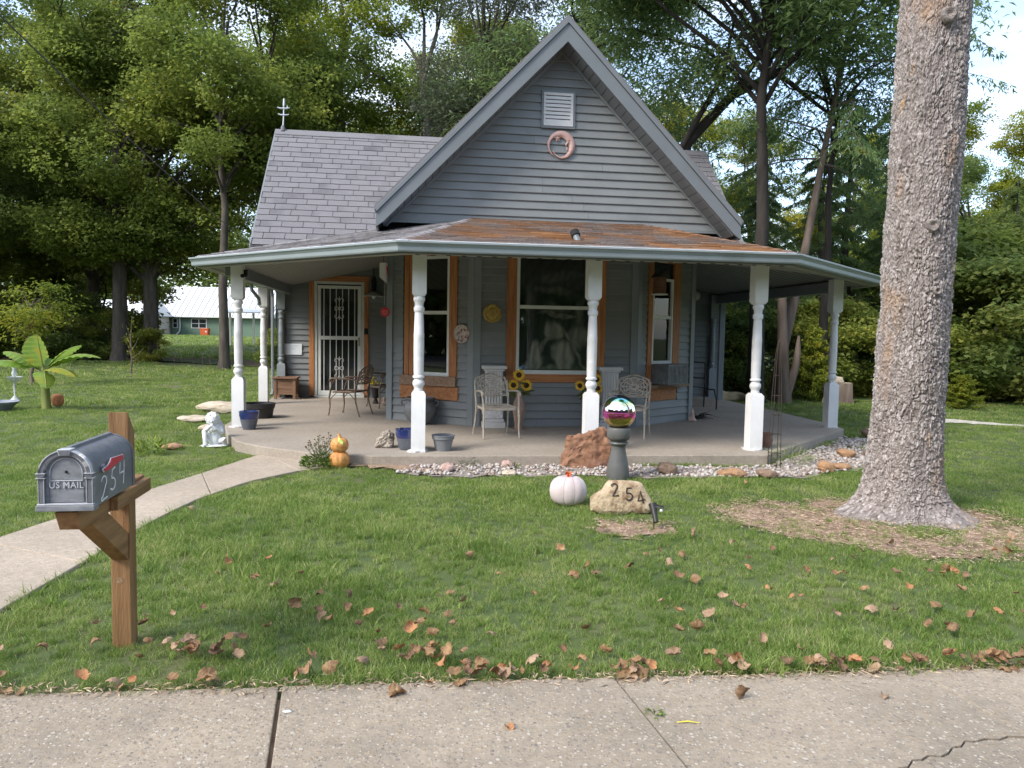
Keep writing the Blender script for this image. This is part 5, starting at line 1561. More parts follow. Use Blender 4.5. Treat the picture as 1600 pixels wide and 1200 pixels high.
# front: recessed plate, arch moulding, pilasters, keystone, ledge
fr_ = ext(MB(), arch(w_ - .002, hs, z0=.0), L0, L0 + .025).build('door', GRB, mbx, smooth=30)
def ring_arch(w0, w1, h0, y0, y1, nm, m, z0=0.0, closed=False):
    a = arch(w0, h0, z0=z0)[1:-1]; b = arch(w1, h0, z0=z0)[1:-1]; mb_ = MB(); n = len(a)
    for i in range(n - 1):
        mb_.prism([(a[i][0], y0, a[i][1]), (a[i + 1][0], y0, a[i + 1][1]), (b[i + 1][0], y0, b[i + 1][1]), (b[i][0], y0, b[i][1])], (0, y1 - y0, 0))
    return mb_.build(nm, m, mbx, smooth=35, merge=True)
ring_arch(.103, .099, hs, L0 - .020, L0 + .004, 'arch_edge', GRL)
ring_arch(.099, .083, hs, L0 - .016, L0 + .004, 'arch_moulding', GR)
ring_arch(.083, .080, hs, L0 - .013, L0 + .004, 'arch_edge', GRL)
for s_ in (-1, 1):
    x = s_ * .092
    MB().bx(x - .010, x + .010, L0 - .014, L0 + .004, .026, hs - .012).build('pilaster', GR, mbx, bevel=.003)
    for q in (-.0115, .0095): MB().bx(x + q, x + q + .002, L0 - .016, L0 - .010, .026, hs - .012).build('pilaster_edge', GRL, mbx)
    MB().prism([(x - .012, L0 - .02, hs - .012), (x + .012, L0 - .02, hs - .012), (x + .018, L0 - .02, hs + .004), (x - .018, L0 - .02, hs + .004)], (0, .024, 0)).build('capital', GR, mbx, bevel=.002)
    MB().bx(x - .0185, x + .0185, L0 - .0225, L0 + .004, hs + .0045, hs + .0075).build('capital_edge', GRL, mbx)
    MB().bx(x - .0185, x + .0185, L0 - .0215, L0 + .004, hs - .0145, hs - .0125).build('capital_edge', GRL, mbx)
ks = [(-.017, hs + .080), (.017, hs + .080), (.023, hs + .106), (-.023, hs + .106)]
ext(MB(), [(p[0] * 1.12, p[1]) for p in ks], L0 - .024, L0 + .03).build('keystone', GRL, mbx, bevel=.002)
ext(MB(), [(p[0] * .92, p[1] + (.003 if p[1] < hs + .09 else -.003)) for p in ks], L0 - .026, L0 - .0245).build('keystone_face', GR, mbx)
MB().bx(-.112, .112, L0 - .024, L0 + .03, -.006, .018).build('base_ledge', GRB, mbx, bevel=.003)
MB().bx(-.108, .108, L0 - .020, L0 + .0, .0185, .025).build('ledge_edge', GRL, mbx, bevel=.002)
# inner outlined half-round panel
a = [(-.062, .118)] + [(-.062 * math.cos(math.pi * i / 16), .150 + .062 * math.sin(math.pi * i / 16)) for i in range(17)] + [(.062, .118)]
lp = MB(); lp.tube([(p[0], L0 - .003, p[1]) for p in a + [a[0], a[1]]], .0022, 5); lp.build('panel_outline', GRL, mbx, smooth=60)
hk = MB(frame((.0, L0 - .002, .155), (1, 0, 0), (0, -1, 0))); hk.lathe([(.006, 0), (.005, .003), (.001, .003)], 12); hk.build('screw', DARK, mbx, smooth=40)
lo_ = MB()
for s_ in (-1, 1):
    lo_.tube([(s_ * .066, L0 - .002, .030), (s_ * .066, L0 - .002, .095)], .0014, 4)
lo_.tube([(-.066, L0 - .002, .030), (.066, L0 - .002, .030)], .0014, 4)
lo_.build('lower_outline', GR, mbx)
cu = bpy.data.curves.new('lettering', 'FONT'); cu.body = 'US MAIL'; cu.size = .037; cu.extrude = .0016; cu.align_x = 'CENTER'; cu.space_character = 1.06; cu.offset = .0004
tmp = bpy.data.objects.new('tmp_text', cu); col.objects.link(tmp)
dg = bpy.context.evaluated_depsgraph_get(); dg.update()
tme = bpy.data.meshes.new_from_object(tmp.evaluated_get(dg)); bpy.data.objects.remove(tmp)
tme.materials.clear(); tme.materials.append(GRL)
lt = link('lettering', tme, mbx, (0, L0 - .0035, .088)); lt.rotation_euler = (R(90), 0, 0); lt.scale = (.94, 1, 1)
# flag
RED = mat('flag_red', (.52, .035, .06), (.45, .03, .05), 6, .45)
hub = MB(frame((w_ - .006, L0 + .10, hs + .01), (0, 1, 0), (1, 0, 0))); hub.lathe([(.014, 0), (.013, .014), (.009, .018), (.001, .018)], 16); hub.build('flag_hub', GR, mbx, smooth=40)
fl = [(-.004, -.022), (-.012, .002), (.020, .014), (.036, .034), (.040, .050), (.118, .040), (.122, .020), (.118, .008), (.03, -.020)]
def flag(nm, s_, x0, x1, m): MB().prism([(w_ + x0, L0 + .10 + .08 + (p[0] - .05) * 1.75 * s_, hs + .016 + (p[1] - .015) * s_ * .62) for p in fl], (x1 - x0, 0, 0)).build(nm, m, mbx, bevel=.0015)
flag('flag_edge', 1.10, .010, .014, GRL); flag('flag', 1.0, .0145, .017, RED)
# hand-drawn number
CH = mat('white_marker', (.72, .73, .73), (.52, .54, .55), 60, .8)
nb_ = MB()
for ch, yo, zo, sc_, sk in (('2', -.160, .008, .110, .0), ('5', -.055, .022, .108, .02), ('4', .060, .034, .108, .01)):
    for st_ in HAND[ch]:
        nb_.tube([(w_ - .0035, L0 + .25 + yo + p[0] * sc_ * 1.3, zo + p[1] * sc_) for p in st_], .0042, 5, squash=(.2, 1, 1))
nb_.build('painted_number', CH, mbx)

# ------------------------------------------------------------------ garden things in front
# leaning red sandstone slab
REDST = mat('red_sandstone', (.19, .09, .05), (.36, .20, .12), 11, .9, 1.0, 18, stain=(.13, .06, .04), sscale=6, slo=.5, shi=.7)
M_ = Matrix.Translation((.93, 9.02, .0)) @ Matrix.Rotation(R(6), 4, 'Z') @ Matrix.Rotation(R(-10), 4, 'X')
rock('sandstone_slab', [(-.32, -.02), (.33, -.03), (.34, .20), (.29, .34), (.24, .46), (.14, .47), (.06, .42), (-.08, .40), (-.24, .38), (-.28, .2)], .11, M_, REDST, 3, sub=6, amp=.030, rough=2.2, label='large rough red sandstone slab leaning on the porch edge behind the mirror ball', cat='stone')
# house number stone
TAN = mat('tan_limestone', (.36, .27, .165), (.54, .43, .29), 9, .9, 1.0, 26, stain=(.24, .15, .09), sscale=13, slo=.48, shi=.66)
Mn = Matrix.Translation((1.075, 6.72, -.02)) @ Matrix.Rotation(R(4), 4, 'Z') @ Matrix.Rotation(R(-12), 4, 'X')
no = rock('number_stone', [(-.33, .03), (-.33, .15), (-.27, .20), (-.22, .225), (-.19, .265), (-.16, .295), (.10, .290), (.135, .275), (.17, .20), (.215, .12), (.24, .06), (.22, .02), (.05, .005), (-.10, -.01), (-.25, .0)],
     .16, Mn, TAN, 8, sub=3, amp=.012, rough=.8, label='tan flat stone with black metal house number 254 on its face', cat='stone')
BLK = mat('black_metal', (.02, .019, .018), (.035, .03, .028), 10, .45)
for ch, x, z, rt_ in (('2', -.155, .155, -6), ('5', -.030, .115, -2), ('4', .088, .082, -14)):
    d = MB()
    for st_ in DIG[ch]: d.tube([(p[0] * .125, 0, p[1] * .125) for p in st_], .0065, 6, squash=(1, .7, 1))
    o = d.build('numeral', BLK, no, smooth=50); o.location = (x, -.092, z); o.rotation_euler = (0, R(rt_), 0)
# pedestal and mirror ball
GPED = mat('pedestal_grey', (.10, .10, .097), (.13, .13, .125), 6, .42, .05, 60)
lathe_obj('garden_pedestal', [(.001, 0), (.125, 0), (.130, .03), (.127, .10), (.115, .17), (.095, .25), (.083, .32), (.081, .36), (.088, .385), (.108, .392), (.112, .402), (.108, .412), (.092, .418), (.092, .428), (.120, .445), (.133, .47), (.136, .56), (.130, .575), (.10, .58), (.09, .57), (.001, .57)],
          GPED, (1.215, 8.33, 0), label='dark grey turned pedestal behind the number stone', cat='pedestal')
bm_ = bpy.data.materials.new('rainbow_mirror'); bm_.use_nodes = True
n, l = bm_.node_tree.nodes, bm_.node_tree.links; b = n['Principled BSDF']; b.inputs['Metallic'].default_value = 1; b.inputs['Roughness'].default_value = .06
t = n.new('ShaderNodeTexCoord'); sx = n.new('ShaderNodeSeparateXYZ'); l.new(t.outputs['Object'], sx.inputs[0])
ns = n.new('ShaderNodeTexNoise'); ns.inputs['Scale'].default_value = 7; l.new(t.outputs['Object'], ns.inputs[0])
ma = n.new('ShaderNodeMath'); ma.operation = 'MULTIPLY_ADD'; ma.inputs[1].default_value = .09; l.new(ns.outputs['Fac'], ma.inputs[0]); l.new(sx.outputs[2], ma.inputs[2])
mr = n.new('ShaderNodeMapRange'); mr.inputs[1].default_value = -.14; mr.inputs[2].default_value = .23; l.new(ma.outputs[0], mr.inputs[0])
rp = n.new('ShaderNodeValToRGB'); e = rp.color_ramp.elements
e[0].position = 0; e[0].color = (.42, .38, .12, 1); e[1].position = .27; e[1].color = (.70, .52, .25, 1)
for p_, c_ in ((.36, (.80, .12, .60)), (.50, (.90, .25, .80)), (.58, (1, .86, .92)), (.70, (1, .97, .82)), (.79, (.95, .95, .45)), (.87, (.25, .85, .70)), (.94, (.30, .45, .95)), (1, (.90, .35, .65))):
    q = e.new(p_); q.color = (*c_, 1)
l.new(mr.outputs[0], rp.inputs[0]); l.new(rp.outputs[0], b.inputs['Base Color'])
o = MB().ell((0, 0, 0), (.19, .19, .19), 48, 32).build('gazing_ball', bm_, None, smooth=180, loc=(1.215, 8.33, .755))
tag(o, 'rainbow mirror gazing ball resting on the grey pedestal', 'garden ball')
# pumpkins
def pumpkin(mb, r, h, ribs, z0=0, n=64, depth=.06, flat=1.0):
    prof = []
    for i in range(15):
        a_ = -math.pi / 2 + math.pi * i / 14
        prof.append((max(r * math.cos(a_) ** .62, .001) if abs(math.cos(a_)) > 1e-6 else .001, z0 + h / 2 + h / 2 * math.sin(a_) - (.12 * h if i == 14 else 0)))
    k0 = len(mb.v)
    mb.lathe(prof, n, ribs=lambda an, z: 1 - depth * (1 - abs(math.sin(an * ribs / 2)) ** .45))
    for i in range(k0, len(mb.v)): mb.v[i].y *= flat
    return mb
WP = mat('white_pumpkin_paint', (.54, .45, .44), (.61, .53, .52), 5, .55, .1, 40, stain=(.56, .48, .46), sscale=9, slo=.6, shi=.75)
wp = empty('white_pumpkin', (.555, 7.02, -.02), 0, 'white ribbed pumpkin with orange-red bow stem on the grass', 'pumpkin')
pumpkin(MB(), .182, .285, 10, depth=.07, flat=.75).build('pumpkin_body', WP, wp, smooth=180)
ln_ = MB()
for k in range(10):
    an = k * 2 * math.pi / 10
    pts = []
    for i in range(2, 13):
        a_ = -math.pi / 2 + math.pi * i / 14; rr = .182 * math.cos(a_) ** .62 * .945
        pts.append((rr * math.cos(an), rr * math.sin(an) * .75, .1425 + .1425 * math.sin(a_)))
    ln_.tube(pts, .0028, 4)
ln_.build('rib_lines', mat('rib_line_dark', (.22, .16, .17), None, 5, .8), wp)
bw = MB(); rnd = random.Random(6)
for k in range(16):
    an = rnd.uniform(0, 6.28); rr = rnd.uniform(.03, .06); ex = Vector((math.cos(an) * rr, math.sin(an) * rr * .6, rnd.uniform(.0, .055)))
    side = Vector((-math.sin(an), math.cos(an), .3)) * .014
    bw.add([Vector((0, 0, 0)) - side * .4, ex * .6 + Vector((0, 0, .02)) - side, ex, ex * .6 + Vector((0, 0, .02)) + side, Vector((0, 0, 0)) + side * .4], [(0, 1, 2, 3, 4)])
bw.tube([(0, 0, -.02), (.005, 0, .03), (-.01, 0, .06)], [.014, .010, .008], 7)
o = bw.build('bow_stem', mat('bow_orange_red', (.55, .10, .03), (.70, .18, .06), 20, .6), wp); o.location = (.0, 0, .272)
OP = mat('orange_pumpkin_glaze', (.52, .22, .06), (.68, .35, .12), 14, .45, .3, 60, stain=(.42, .16, .03), sscale=12, slo=.55, shi=.7)
op = empty('stacked_pumpkins', (-2.03, 8.72, -.02), 0, 'orange ceramic figure of two stacked pumpkins beside the walkway', 'ornament')
pumpkin(MB(), .122, .21, 9, 0, depth=.10).build('lower_pumpkin', OP, op, smooth=180)
pumpkin(MB(), .108, .175, 9, .195, depth=.08).build('upper_pumpkin', OP, op, smooth=180)
MB().tube([(0, 0, .355), (.0, 0, .39), (-.015, 0, .42)], [.03, .018, .012], 8).build('stem', OP, op, smooth=60)
lf = MB(); lf.add([(.0, -.05, .38), (.03, -.10, .37), (.07, -.095, .335), (.06, -.11, .30), (.03, -.105, .315), (.01, -.11, .34)], [tuple(range(6))]); lf.build('leaf', mat('leaf_lime_glaze', (.45, .60, .10), (.6, .7, .2), 20, .5), op)

# spotlight
sp = empty('garden_spotlight', (1.215, 6.16, 0), R(-20), 'small black stake spotlight in front of the number stone', 'spotlight')
MB().tube([(0, 0, -.03), (0, 0, .07)], [.004, .007], 8).build('stake', BLK, sp)
hd = MB(); hd.tube([(.022, -.03, .055), (-.0, .01, .12), (-.02, .045, .175), (-.024, .052, .187)], [.020, .026, .034, .036], 18); hd.build('lamp_head', BLK, sp, smooth=40)
MB().prism([(-.05, .03, .19), (.07, .02, .175), (.075, .01, .165), (-.03, .015, .172)], (0, .035, .004)).build('solar_panel', BLK, sp, bevel=.002)
MB().ell((.055, .02, .145), (.014, .014, .014)).build('knob', WHITEW, sp, smooth=180)

# angel statue: kneeling cherub, one body
STW = mat('statue_white', (.74, .75, .76), (.66, .67, .68), 9, .6, .3, 40)
def blend(name, parts, m, loc, rz, voxel, label, cat, disp=.004):
    mb_ = MB()
    for p in parts:
        if p[0] == 'e': mb_.ell(p[1], p[2], 14, 10, rot=Matrix.Rotation(R(p[3]), 3, p[4]) if len(p) > 3 else None)
        else: mb_.tube(p[1], p[2], 10)
    o = mb_.build(name, m, None, loc=loc, rz=rz)
    r_ = o.modifiers.new('remesh', 'REMESH'); r_.mode = 'VOXEL'; r_.voxel_size = voxel; r_.use_smooth_shade = True
    s_ = o.modifiers.new('smooth', 'SMOOTH'); s_.iterations = 3; s_.factor = .6
    tx = bpy.data.textures.new(name + '_relief', 'CLOUDS'); tx.noise_scale = .028
    d = o.modifiers.new('relief', 'DISPLACE'); d.texture = tx; d.strength = disp; d.texture_coords = 'LOCAL'
    return tag(o, label, cat)
rnd = random.Random(3)
P_ = [('e', (0, 0, .012), (.19, .13, .016)), ('e', (.03, .01, .14), (.075, .075, .13), 12, 'Y'), ('e', (.02, 0, .26), (.08, .07, .09), 0, 'Y'),
      ('e', (-.01, -.04, .375), (.080, .080, .090), 14, 'X'),                     # head bowed
      ('t', [(.09, 0, .27), (.11, -.05, .20), (.03, -.10, .25), (-.02, -.11, .31)], [.034, .03, .026, .022]),   # right arm to chin
      ('t', [(-.06, 0, .27), (-.12, -.05, .21), (-.06, -.10, .26), (-.02, -.115, .30)], [.034, .03, .026, .022]),
      ('t', [(-.03, .02, .08), (-.12, -.06, .20), (-.10, -.07, .03), (-.13, -.11, .02)], [.055, .045, .033, .024]),    # raised knee
      ('t', [(.06, .02, .08), (.14, -.06, .10), (.13, .02, .03), (.08, .08, .03)], [.055, .045, .035, .025]),
      ('e', (.08, .09, .26), (.035, .05, .12), -20, 'Y'), ('e', (-.05, .10, .27), (.035, .05, .12), 20, 'Y')]           # folded wings
for k in range(60):
    d = Vector((rnd.gauss(0, 1), rnd.gauss(.35, .9), rnd.gauss(.4, .8))).normalized()
    if d.y < -.45 and d.z < .5: continue
    P_.append(('e', (-.01 + d.x * .080, -.035 + d.y * .08, .385 + d.z * .085), (.019, .019, .019)))
for s_ in (-1, 1): P_.append(('e', (-.01 + s_ * .028, -.112, .37), (.013, .010, .008)))
P_.append(('e', (-.01, -.122, .355), (.009, .012, .012)))
blend('angel_statue', P_, STW, (-4.1, 10.18, -.01), R(12), .0055, 'white kneeling curly-haired cherub statue at the left corner of the porch', 'statue', .003)

# small leafless-topped perennial beside the orange figure
LFG = leaf_mat('garden_plant_leaf', (.09, .15, .03), (.19, .27, .05), (.34, .40, .06), .4)
def leafy_plant(name, loc, seed, n, r, h, L, Wd, m, label, cat='plant', stems=0, sh_=.4, sm_=None, heads=True, rise=.5):
    rg = np.random.default_rng(seed); rnd = random.Random(seed)
    e = empty(name, loc, 0, label, cat)
    if n:
        an = rg.uniform(0, 6.28, n); rr = r * rg.uniform(0, 1, n) ** .6
        C = np.stack([rr * np.cos(an), rr * np.sin(an), h * rg.uniform(.05, 1, n) * (1 - .5 * rr / r)], 1)
        A = np.stack([np.cos(an), np.sin(an), rg.uniform(-.2, 1.4, n) * rise * 2], 1) + rg.normal(size=(n, 3)) * .35; A /= np.linalg.norm(A, axis=1, keepdims=True)
        V, Q, T = leaf_quads(rg, C, A, L, Wd, .45 + rg.normal(size=n) * .2)
        o = link('foliage', np_mesh(name + '_foliage', V, Q, m, T), e); o['kind'] = 'stuff'
    if stems:
        mb_ = MB()
        mh = MB()
        for k in range(stems):
            an = rnd.uniform(0, 6.28); ln = rnd.uniform(.05, .22); hh = sh_ * rnd.uniform(.6, 1)
            pts = [(0.05 * math.cos(an), .03 * math.sin(an), 0), (ln * .4 * math.cos(an), ln * .4 * math.sin(an), hh * .5), (ln * math.cos(an), ln * math.sin(an), hh)]
            mb_.tube(pts, [.005, .004, .0025], 5)
            for q in range(3):
                b_ = Vector(pts[1]).lerp(Vector(pts[2]), rnd.uniform(.0, .8)); e2 = b_ + Vector((rnd.uniform(-.07, .07), rnd.uniform(-.05, .05), rnd.uniform(.03, .09)))
                mb_.tube([b_, e2], [.003, .002], 4); 
                if heads: mh.ell(e2, (.010, .010, .009), 7, 5)
            if heads: mh.ell(pts[2], (.013, .013, .011), 7, 5)
        mb_.build('stems', sm_ or BARK, e)
        if heads: mh.build('seed_heads', mat('seed_head_brown', (.12, .085, .05), (.18, .13, .08), 30, .9), e)
    return e
leafy_plant('seeding_plant', (-2.26, 8.70, 0), 2, 260, .20, .17, .065, .032, LFG, 'leafy green plant with tall dry seed heads left of the orange pumpkins', stems=15, sh_=.40, sm_=mat('stem_green', (.10, .13, .05), (.14, .17, .07), 8, .8))
leafy_plant('weed_clump', (-4.62, 9.45, 0), 4, 90, .17, .20, .11, .028, LFG, 'loose broad-leaved weed clump behind the mailbox', rise=.7)
leafy_plant('edge_weed', (-.50, 8.90, 0), 5, 60, .10, .12, .05, .014, leaf_mat('weed_grey', (.16, .19, .12), (.24, .27, .18), (.3, .32, .2), .3), 'small grey weed against the porch edge below the front left post', rise=.6)
leafy_plant('edge_weed', (.03, 8.82, 0), 6, 40, .07, .06, .05, .012, LEAF_D, 'tiny dark weed by the red edging stone left of the white pumpkin', rise=.6)
leafy_plant('grass_plume', (3.6, 9.55, 0), 7, 220, .26, .20, .16, .008, leaf_mat('dry_grass', (.25, .28, .14), (.34, .36, .2), (.45, .42, .28), .3), 'pale feathery grass beside the wire obelisk at the right porch corner', rise=.5)

# edging stones
BRN = mat('brown_stone', (.20, .13, .09), (.33, .235, .165), 8, .9, .6, 30, stain=(.12, .08, .06), sscale=8)
ORS = mat('orange_stone', (.33, .18, .09), (.46, .29, .17), 8, .9, .6, 30, stain=(.2, .11, .06), sscale=8)
PNK = mat('pink_stone', (.42, .27, .23), (.55, .40, .35), 8, .9, .6, 30)
LTS = mat('pale_stone', (.45, .37, .27), (.58, .50, .40), 8, .9, .6, 30)
def stone(x, y, w, h, d, m, seed, label, rz=0, z=0):
    rnd = random.Random(seed); k = 9
    out = [(w / 2 * math.cos(2 * math.pi * i / k) * rnd.uniform(.82, 1.1), h * .42 + h * .52 * math.sin(2 * math.pi * i / k) * rnd.uniform(.8, 1.1)) for i in range(k)]
    rock('edging_stone', out, d, Matrix.Translation((x, y, z)) @ Matrix.Rotation(R(rz), 4, 'Z'), m, seed, sub=2, amp=w * .06, rough=1, label=label, cat='stone', group='loose stones round the porch')
for a in [(-.74, 8.62, .18, .09, .16, PNK, 1, 'flat pinkish edging stone below the grey flower pot'), (-.04, 8.90, .15, .09, .14, PNK, 2, 'pink and dark red edging stone against the slab, left of the white pumpkin'),
          (-.01, 8.42, .18, .055, .16, LTS, 3, 'flat pale stone lying in the grass left of the white pumpkin'), (1.85, 8.66, .24, .14, .18, BRN, 4, 'brown block stone just right of the grey pedestal'),
          (2.60, 8.60, .32, .08, .20, ORS, 5, 'long flat tan stone in front of the gravel, mid right'), (2.99, 8.58, .26, .09, .18, BRN, 6, 'flat dark brown stone next to the long tan stone'),
          (3.85, 9.0, .20, .14, .18, ORS, 7, 'wedge-shaped orange stone on the gravel right of the wire obelisk'), (4.15, 9.22, .24, .07, .18, ORS, 8, 'flat orange stone behind the wedge-shaped one'),
          (4.62, 10.15, .25, .12, .2, ORS, 9, 'orange stone on the gravel below the right porch corner'), (5.0, 10.25, .16, .09, .15, BRN, 10, 'small dark stone touching the foot of the big tree trunk in view'),
          (5.95, 12.3, .22, .16, .2, BRN, 11, 'brown stone in the grass by the far right corner of the slab'),
          (-5.65, 14.5, 1.0, .20, .5, LTS, 12, 'long flat tan boulder behind the left porch post'), (-5.5, 12.9, .62, .10, .4, LTS, 13, 'low pale rock behind the cherub statue'),
          (-4.8, 11.75, .35, .10, .3, LTS, 14, 'pale stone in the weeds between the statue and the left post'), (-4.55, 9.9, .28, .06, .2, ORS, 16, 'flat brown stone in the grass left of the statue'),
          (-1.70, 9.18, .30, .06, .2, ORS, 17, 'flat reddish stone in the bare bed right of the orange pumpkins'), (-1.35, 9.0, .24, .09, .16, BRN, 18, 'brown stone in the bare bed below the slab'),
          (-2.75, 9.75, .12, .04, .1, ORS, 19, 'small orange stone where the walkway meets the porch')]:
    stone(*a)
rock('rock', [(-.11, .0), (-.10, .09), (-.05, .13), (-.03, .19), (.05, .21), (.10, .17), (.11, .08), (.09, 0)], .18, Matrix.Translation((-1.63, 9.52, .125)), mat('rough_grey_brown', (.22, .18, .14), (.42, .37, .31), 14, .95, .8, 40), 5, sub=3, amp=.028, rough=1.6, label='jagged grey-brown rock beside the right blue pot', cat='rock')

# wire obelisk
ob = MB()
RUST = mat('rusty_wire', (.03, .022, .018), (.06, .04, .03), 20, .7)
for k in range(4):
    a_ = math.pi / 4 + k * math.pi / 2
    ob.tube([(.085 * math.cos(a_), .085 * math.sin(a_), -.02), (.062 * math.cos(a_), .062 * math.sin(a_), .9), (.03 * math.cos(a_), .03 * math.sin(a_), 1.45), (0, 0, 1.6)], .0045, 6)
for z, r_ in ((.18, .08), (.42, .075), (.66, .068), (.9, .062), (1.15, .045)):
    ob.tube([(r_ * math.cos(t_ / 4 * math.pi * 2 + math.pi / 4), r_ * math.sin(t_ / 4 * math.pi * 2 + math.pi / 4), z) for t_ in range(5)], .0035, 5)
tag(ob.build('wire_obelisk', RUST, None, loc=(3.30, 9.22, 0)), 'thin rusty wire plant obelisk at the right front corner of the slab', 'trellis')

# ------------------------------------------------------------------ pots on the porch
BLUE = mat('blue_glaze', (.012, .022, .11), (.02, .035, .16), 6, .12, coat=.6, spec=.6)
SLATE = mat('slate_pot', (.085, .095, .115), (.12, .13, .15), 30, .5, .2, 90)
def two_tone_pot(x, y, r, h, label, z=.12):
    e = empty('flower_pot', (x, y, z), 0, label, 'flower pot', 'blue-rimmed pots on the porch')
    def rad(f): return r * (.60 + .40 * min(1, f * 1.25) ** .8)
    lo = [(rad(i / 6 * .58), h * i / 6 * .58) for i in range(7)]
    MB().lathe([(.001, 0)] + lo, 32).build('pot_body', SLATE, e, smooth=50)
    up = [(rad(.58 + i / 4 * .42), h * (.58 + i / 4 * .38)) for i in range(5)] + [(r * 1.04, h * .965), (r * 1.04, h), (r * .95, h), (r * .92, h * .9), (r * .8, h * .62)]
    MB().lathe(up, 32, cap=False).build('glazed_rim', BLUE, e, smooth=40)
    MB().lathe([(.001, h * .82), (r * .9, h * .82)], 24, cap=False).build('potting_soil', SOIL, e)
two_tone_pot(-3.92, 11.03, .142, .275, 'blue-rimmed slate pot beside the left front porch post')
two_tone_pot(-1.33, 9.36, .135, .265, 'blue-rimmed slate pot at the foot of the front middle-left post')
BP = mat('black_plastic', (.022, .021, .022), (.035, .033, .034), 10, .5)
pr = thick_prof([(.21, 0), (.235, .16), (.25, .17), (.262, .245), (.262, .25)], .015)
lathe_obj('black_planter', pr, BP, (-4.28, 12.55, .12), label='wide low black planter behind the left blue pot', cat='planter')
GP = mat('grey_pot', (.16, .17, .18), (.20, .21, .22), 8, .5, .1, 60)
lathe_obj('grey_pot', thick_prof([(.095, 0), (.125, .13), (.128, .145), (.14, .15), (.142, .185), (.148, .19), (.148, .20)], .012), GP, (-.86, 9.34, .12), label='small grey ribbed pot just right of the front middle-left post', cat='flower pot')
URN = mat('urn_grey', (.105, .11, .115), (.14, .145, .15), 8, .4, .1, 50)
ur = empty('large_urn', (-1.49, 12.02, .12), 0, 'large round grey urn under the left cedar window sill', 'urn')
MB().lathe(thick_prof([(.13, 0), (.20, .08), (.255, .18), (.265, .25), (.24, .33), (.20, .375), (.195, .385), (.225, .405), (.24, .425), (.24, .44)], .02), 36).build('urn_body', URN, ur, smooth=40)
for s_ in (-1, 1): MB().tube([(s_ * .21, 0, .40), (s_ * .30, 0, .39), (s_ * .30, 0, .33), (s_ * .245, 0, .30)], .018, 8).build('handle', URN, ur, smooth=60)
lathe_obj('clay_pot', thick_prof([(.05, 0), (.075, .05), (.082, .10), (.07, .15), (.065, .17), (.078, .185), (.08, .20)], .01), mat('clay_brown', (.17, .09, .065), (.24, .14, .10), 10, .8), (3.50, 10.10, .12), label='small brown clay pot behind the right front post', cat='flower pot')

# wooden planter box by the door
wpn = empty('wooden_planter', W(-2.78, 16.72, .12), HA, 'square brown wooden planter box left of the front door', 'planter')
WB = mat('planter_board', (.17, .095, .055), (.27, .16, .10), 3, .75, .3, 16, stretch=(1, 9, 9)); WBV = mat('planter_leg', (.17, .095, .055), (.27, .16, .10), 3, .75, .3, 16, stretch=(9, 9, 1))
for k, (z0, z1) in enumerate(((.10, .22), (.225, .345), (.35, .44))):
    MB().bx(-.21, .21, -.21, -.19, z0, z1).build('board', WB, wpn, bevel=.003); MB().bx(-.21, .21, .19, .21, z0, z1).build('board', WB, wpn, bevel=.003)
    for s_ in (-1, 1): MB().bx(s_ * .20 - .01, s_ * .20 + .01, -.189, .189, z0, z1).build('board', WB, wpn, bevel=.003)
for sx_ in (-1, 1):
    for sy in (-1, 1): MB().bx(sx_ * .20 - .03, sx_ * .20 + .03, sy * .20 - .03, sy * .20 + .03, 0, .445).build('leg', WBV, wpn, bevel=.003)
for (x0, x1, y0, y1) in ((-.26, .26, -.26, -.19), (-.26, .26, .19, .26), (-.26, -.19, -.189, .189), (.19, .26, -.189, .189)): MB().bx(x0, x1, y0, y1, .446, .475).build('rim_board', WB, wpn, bevel=.003)

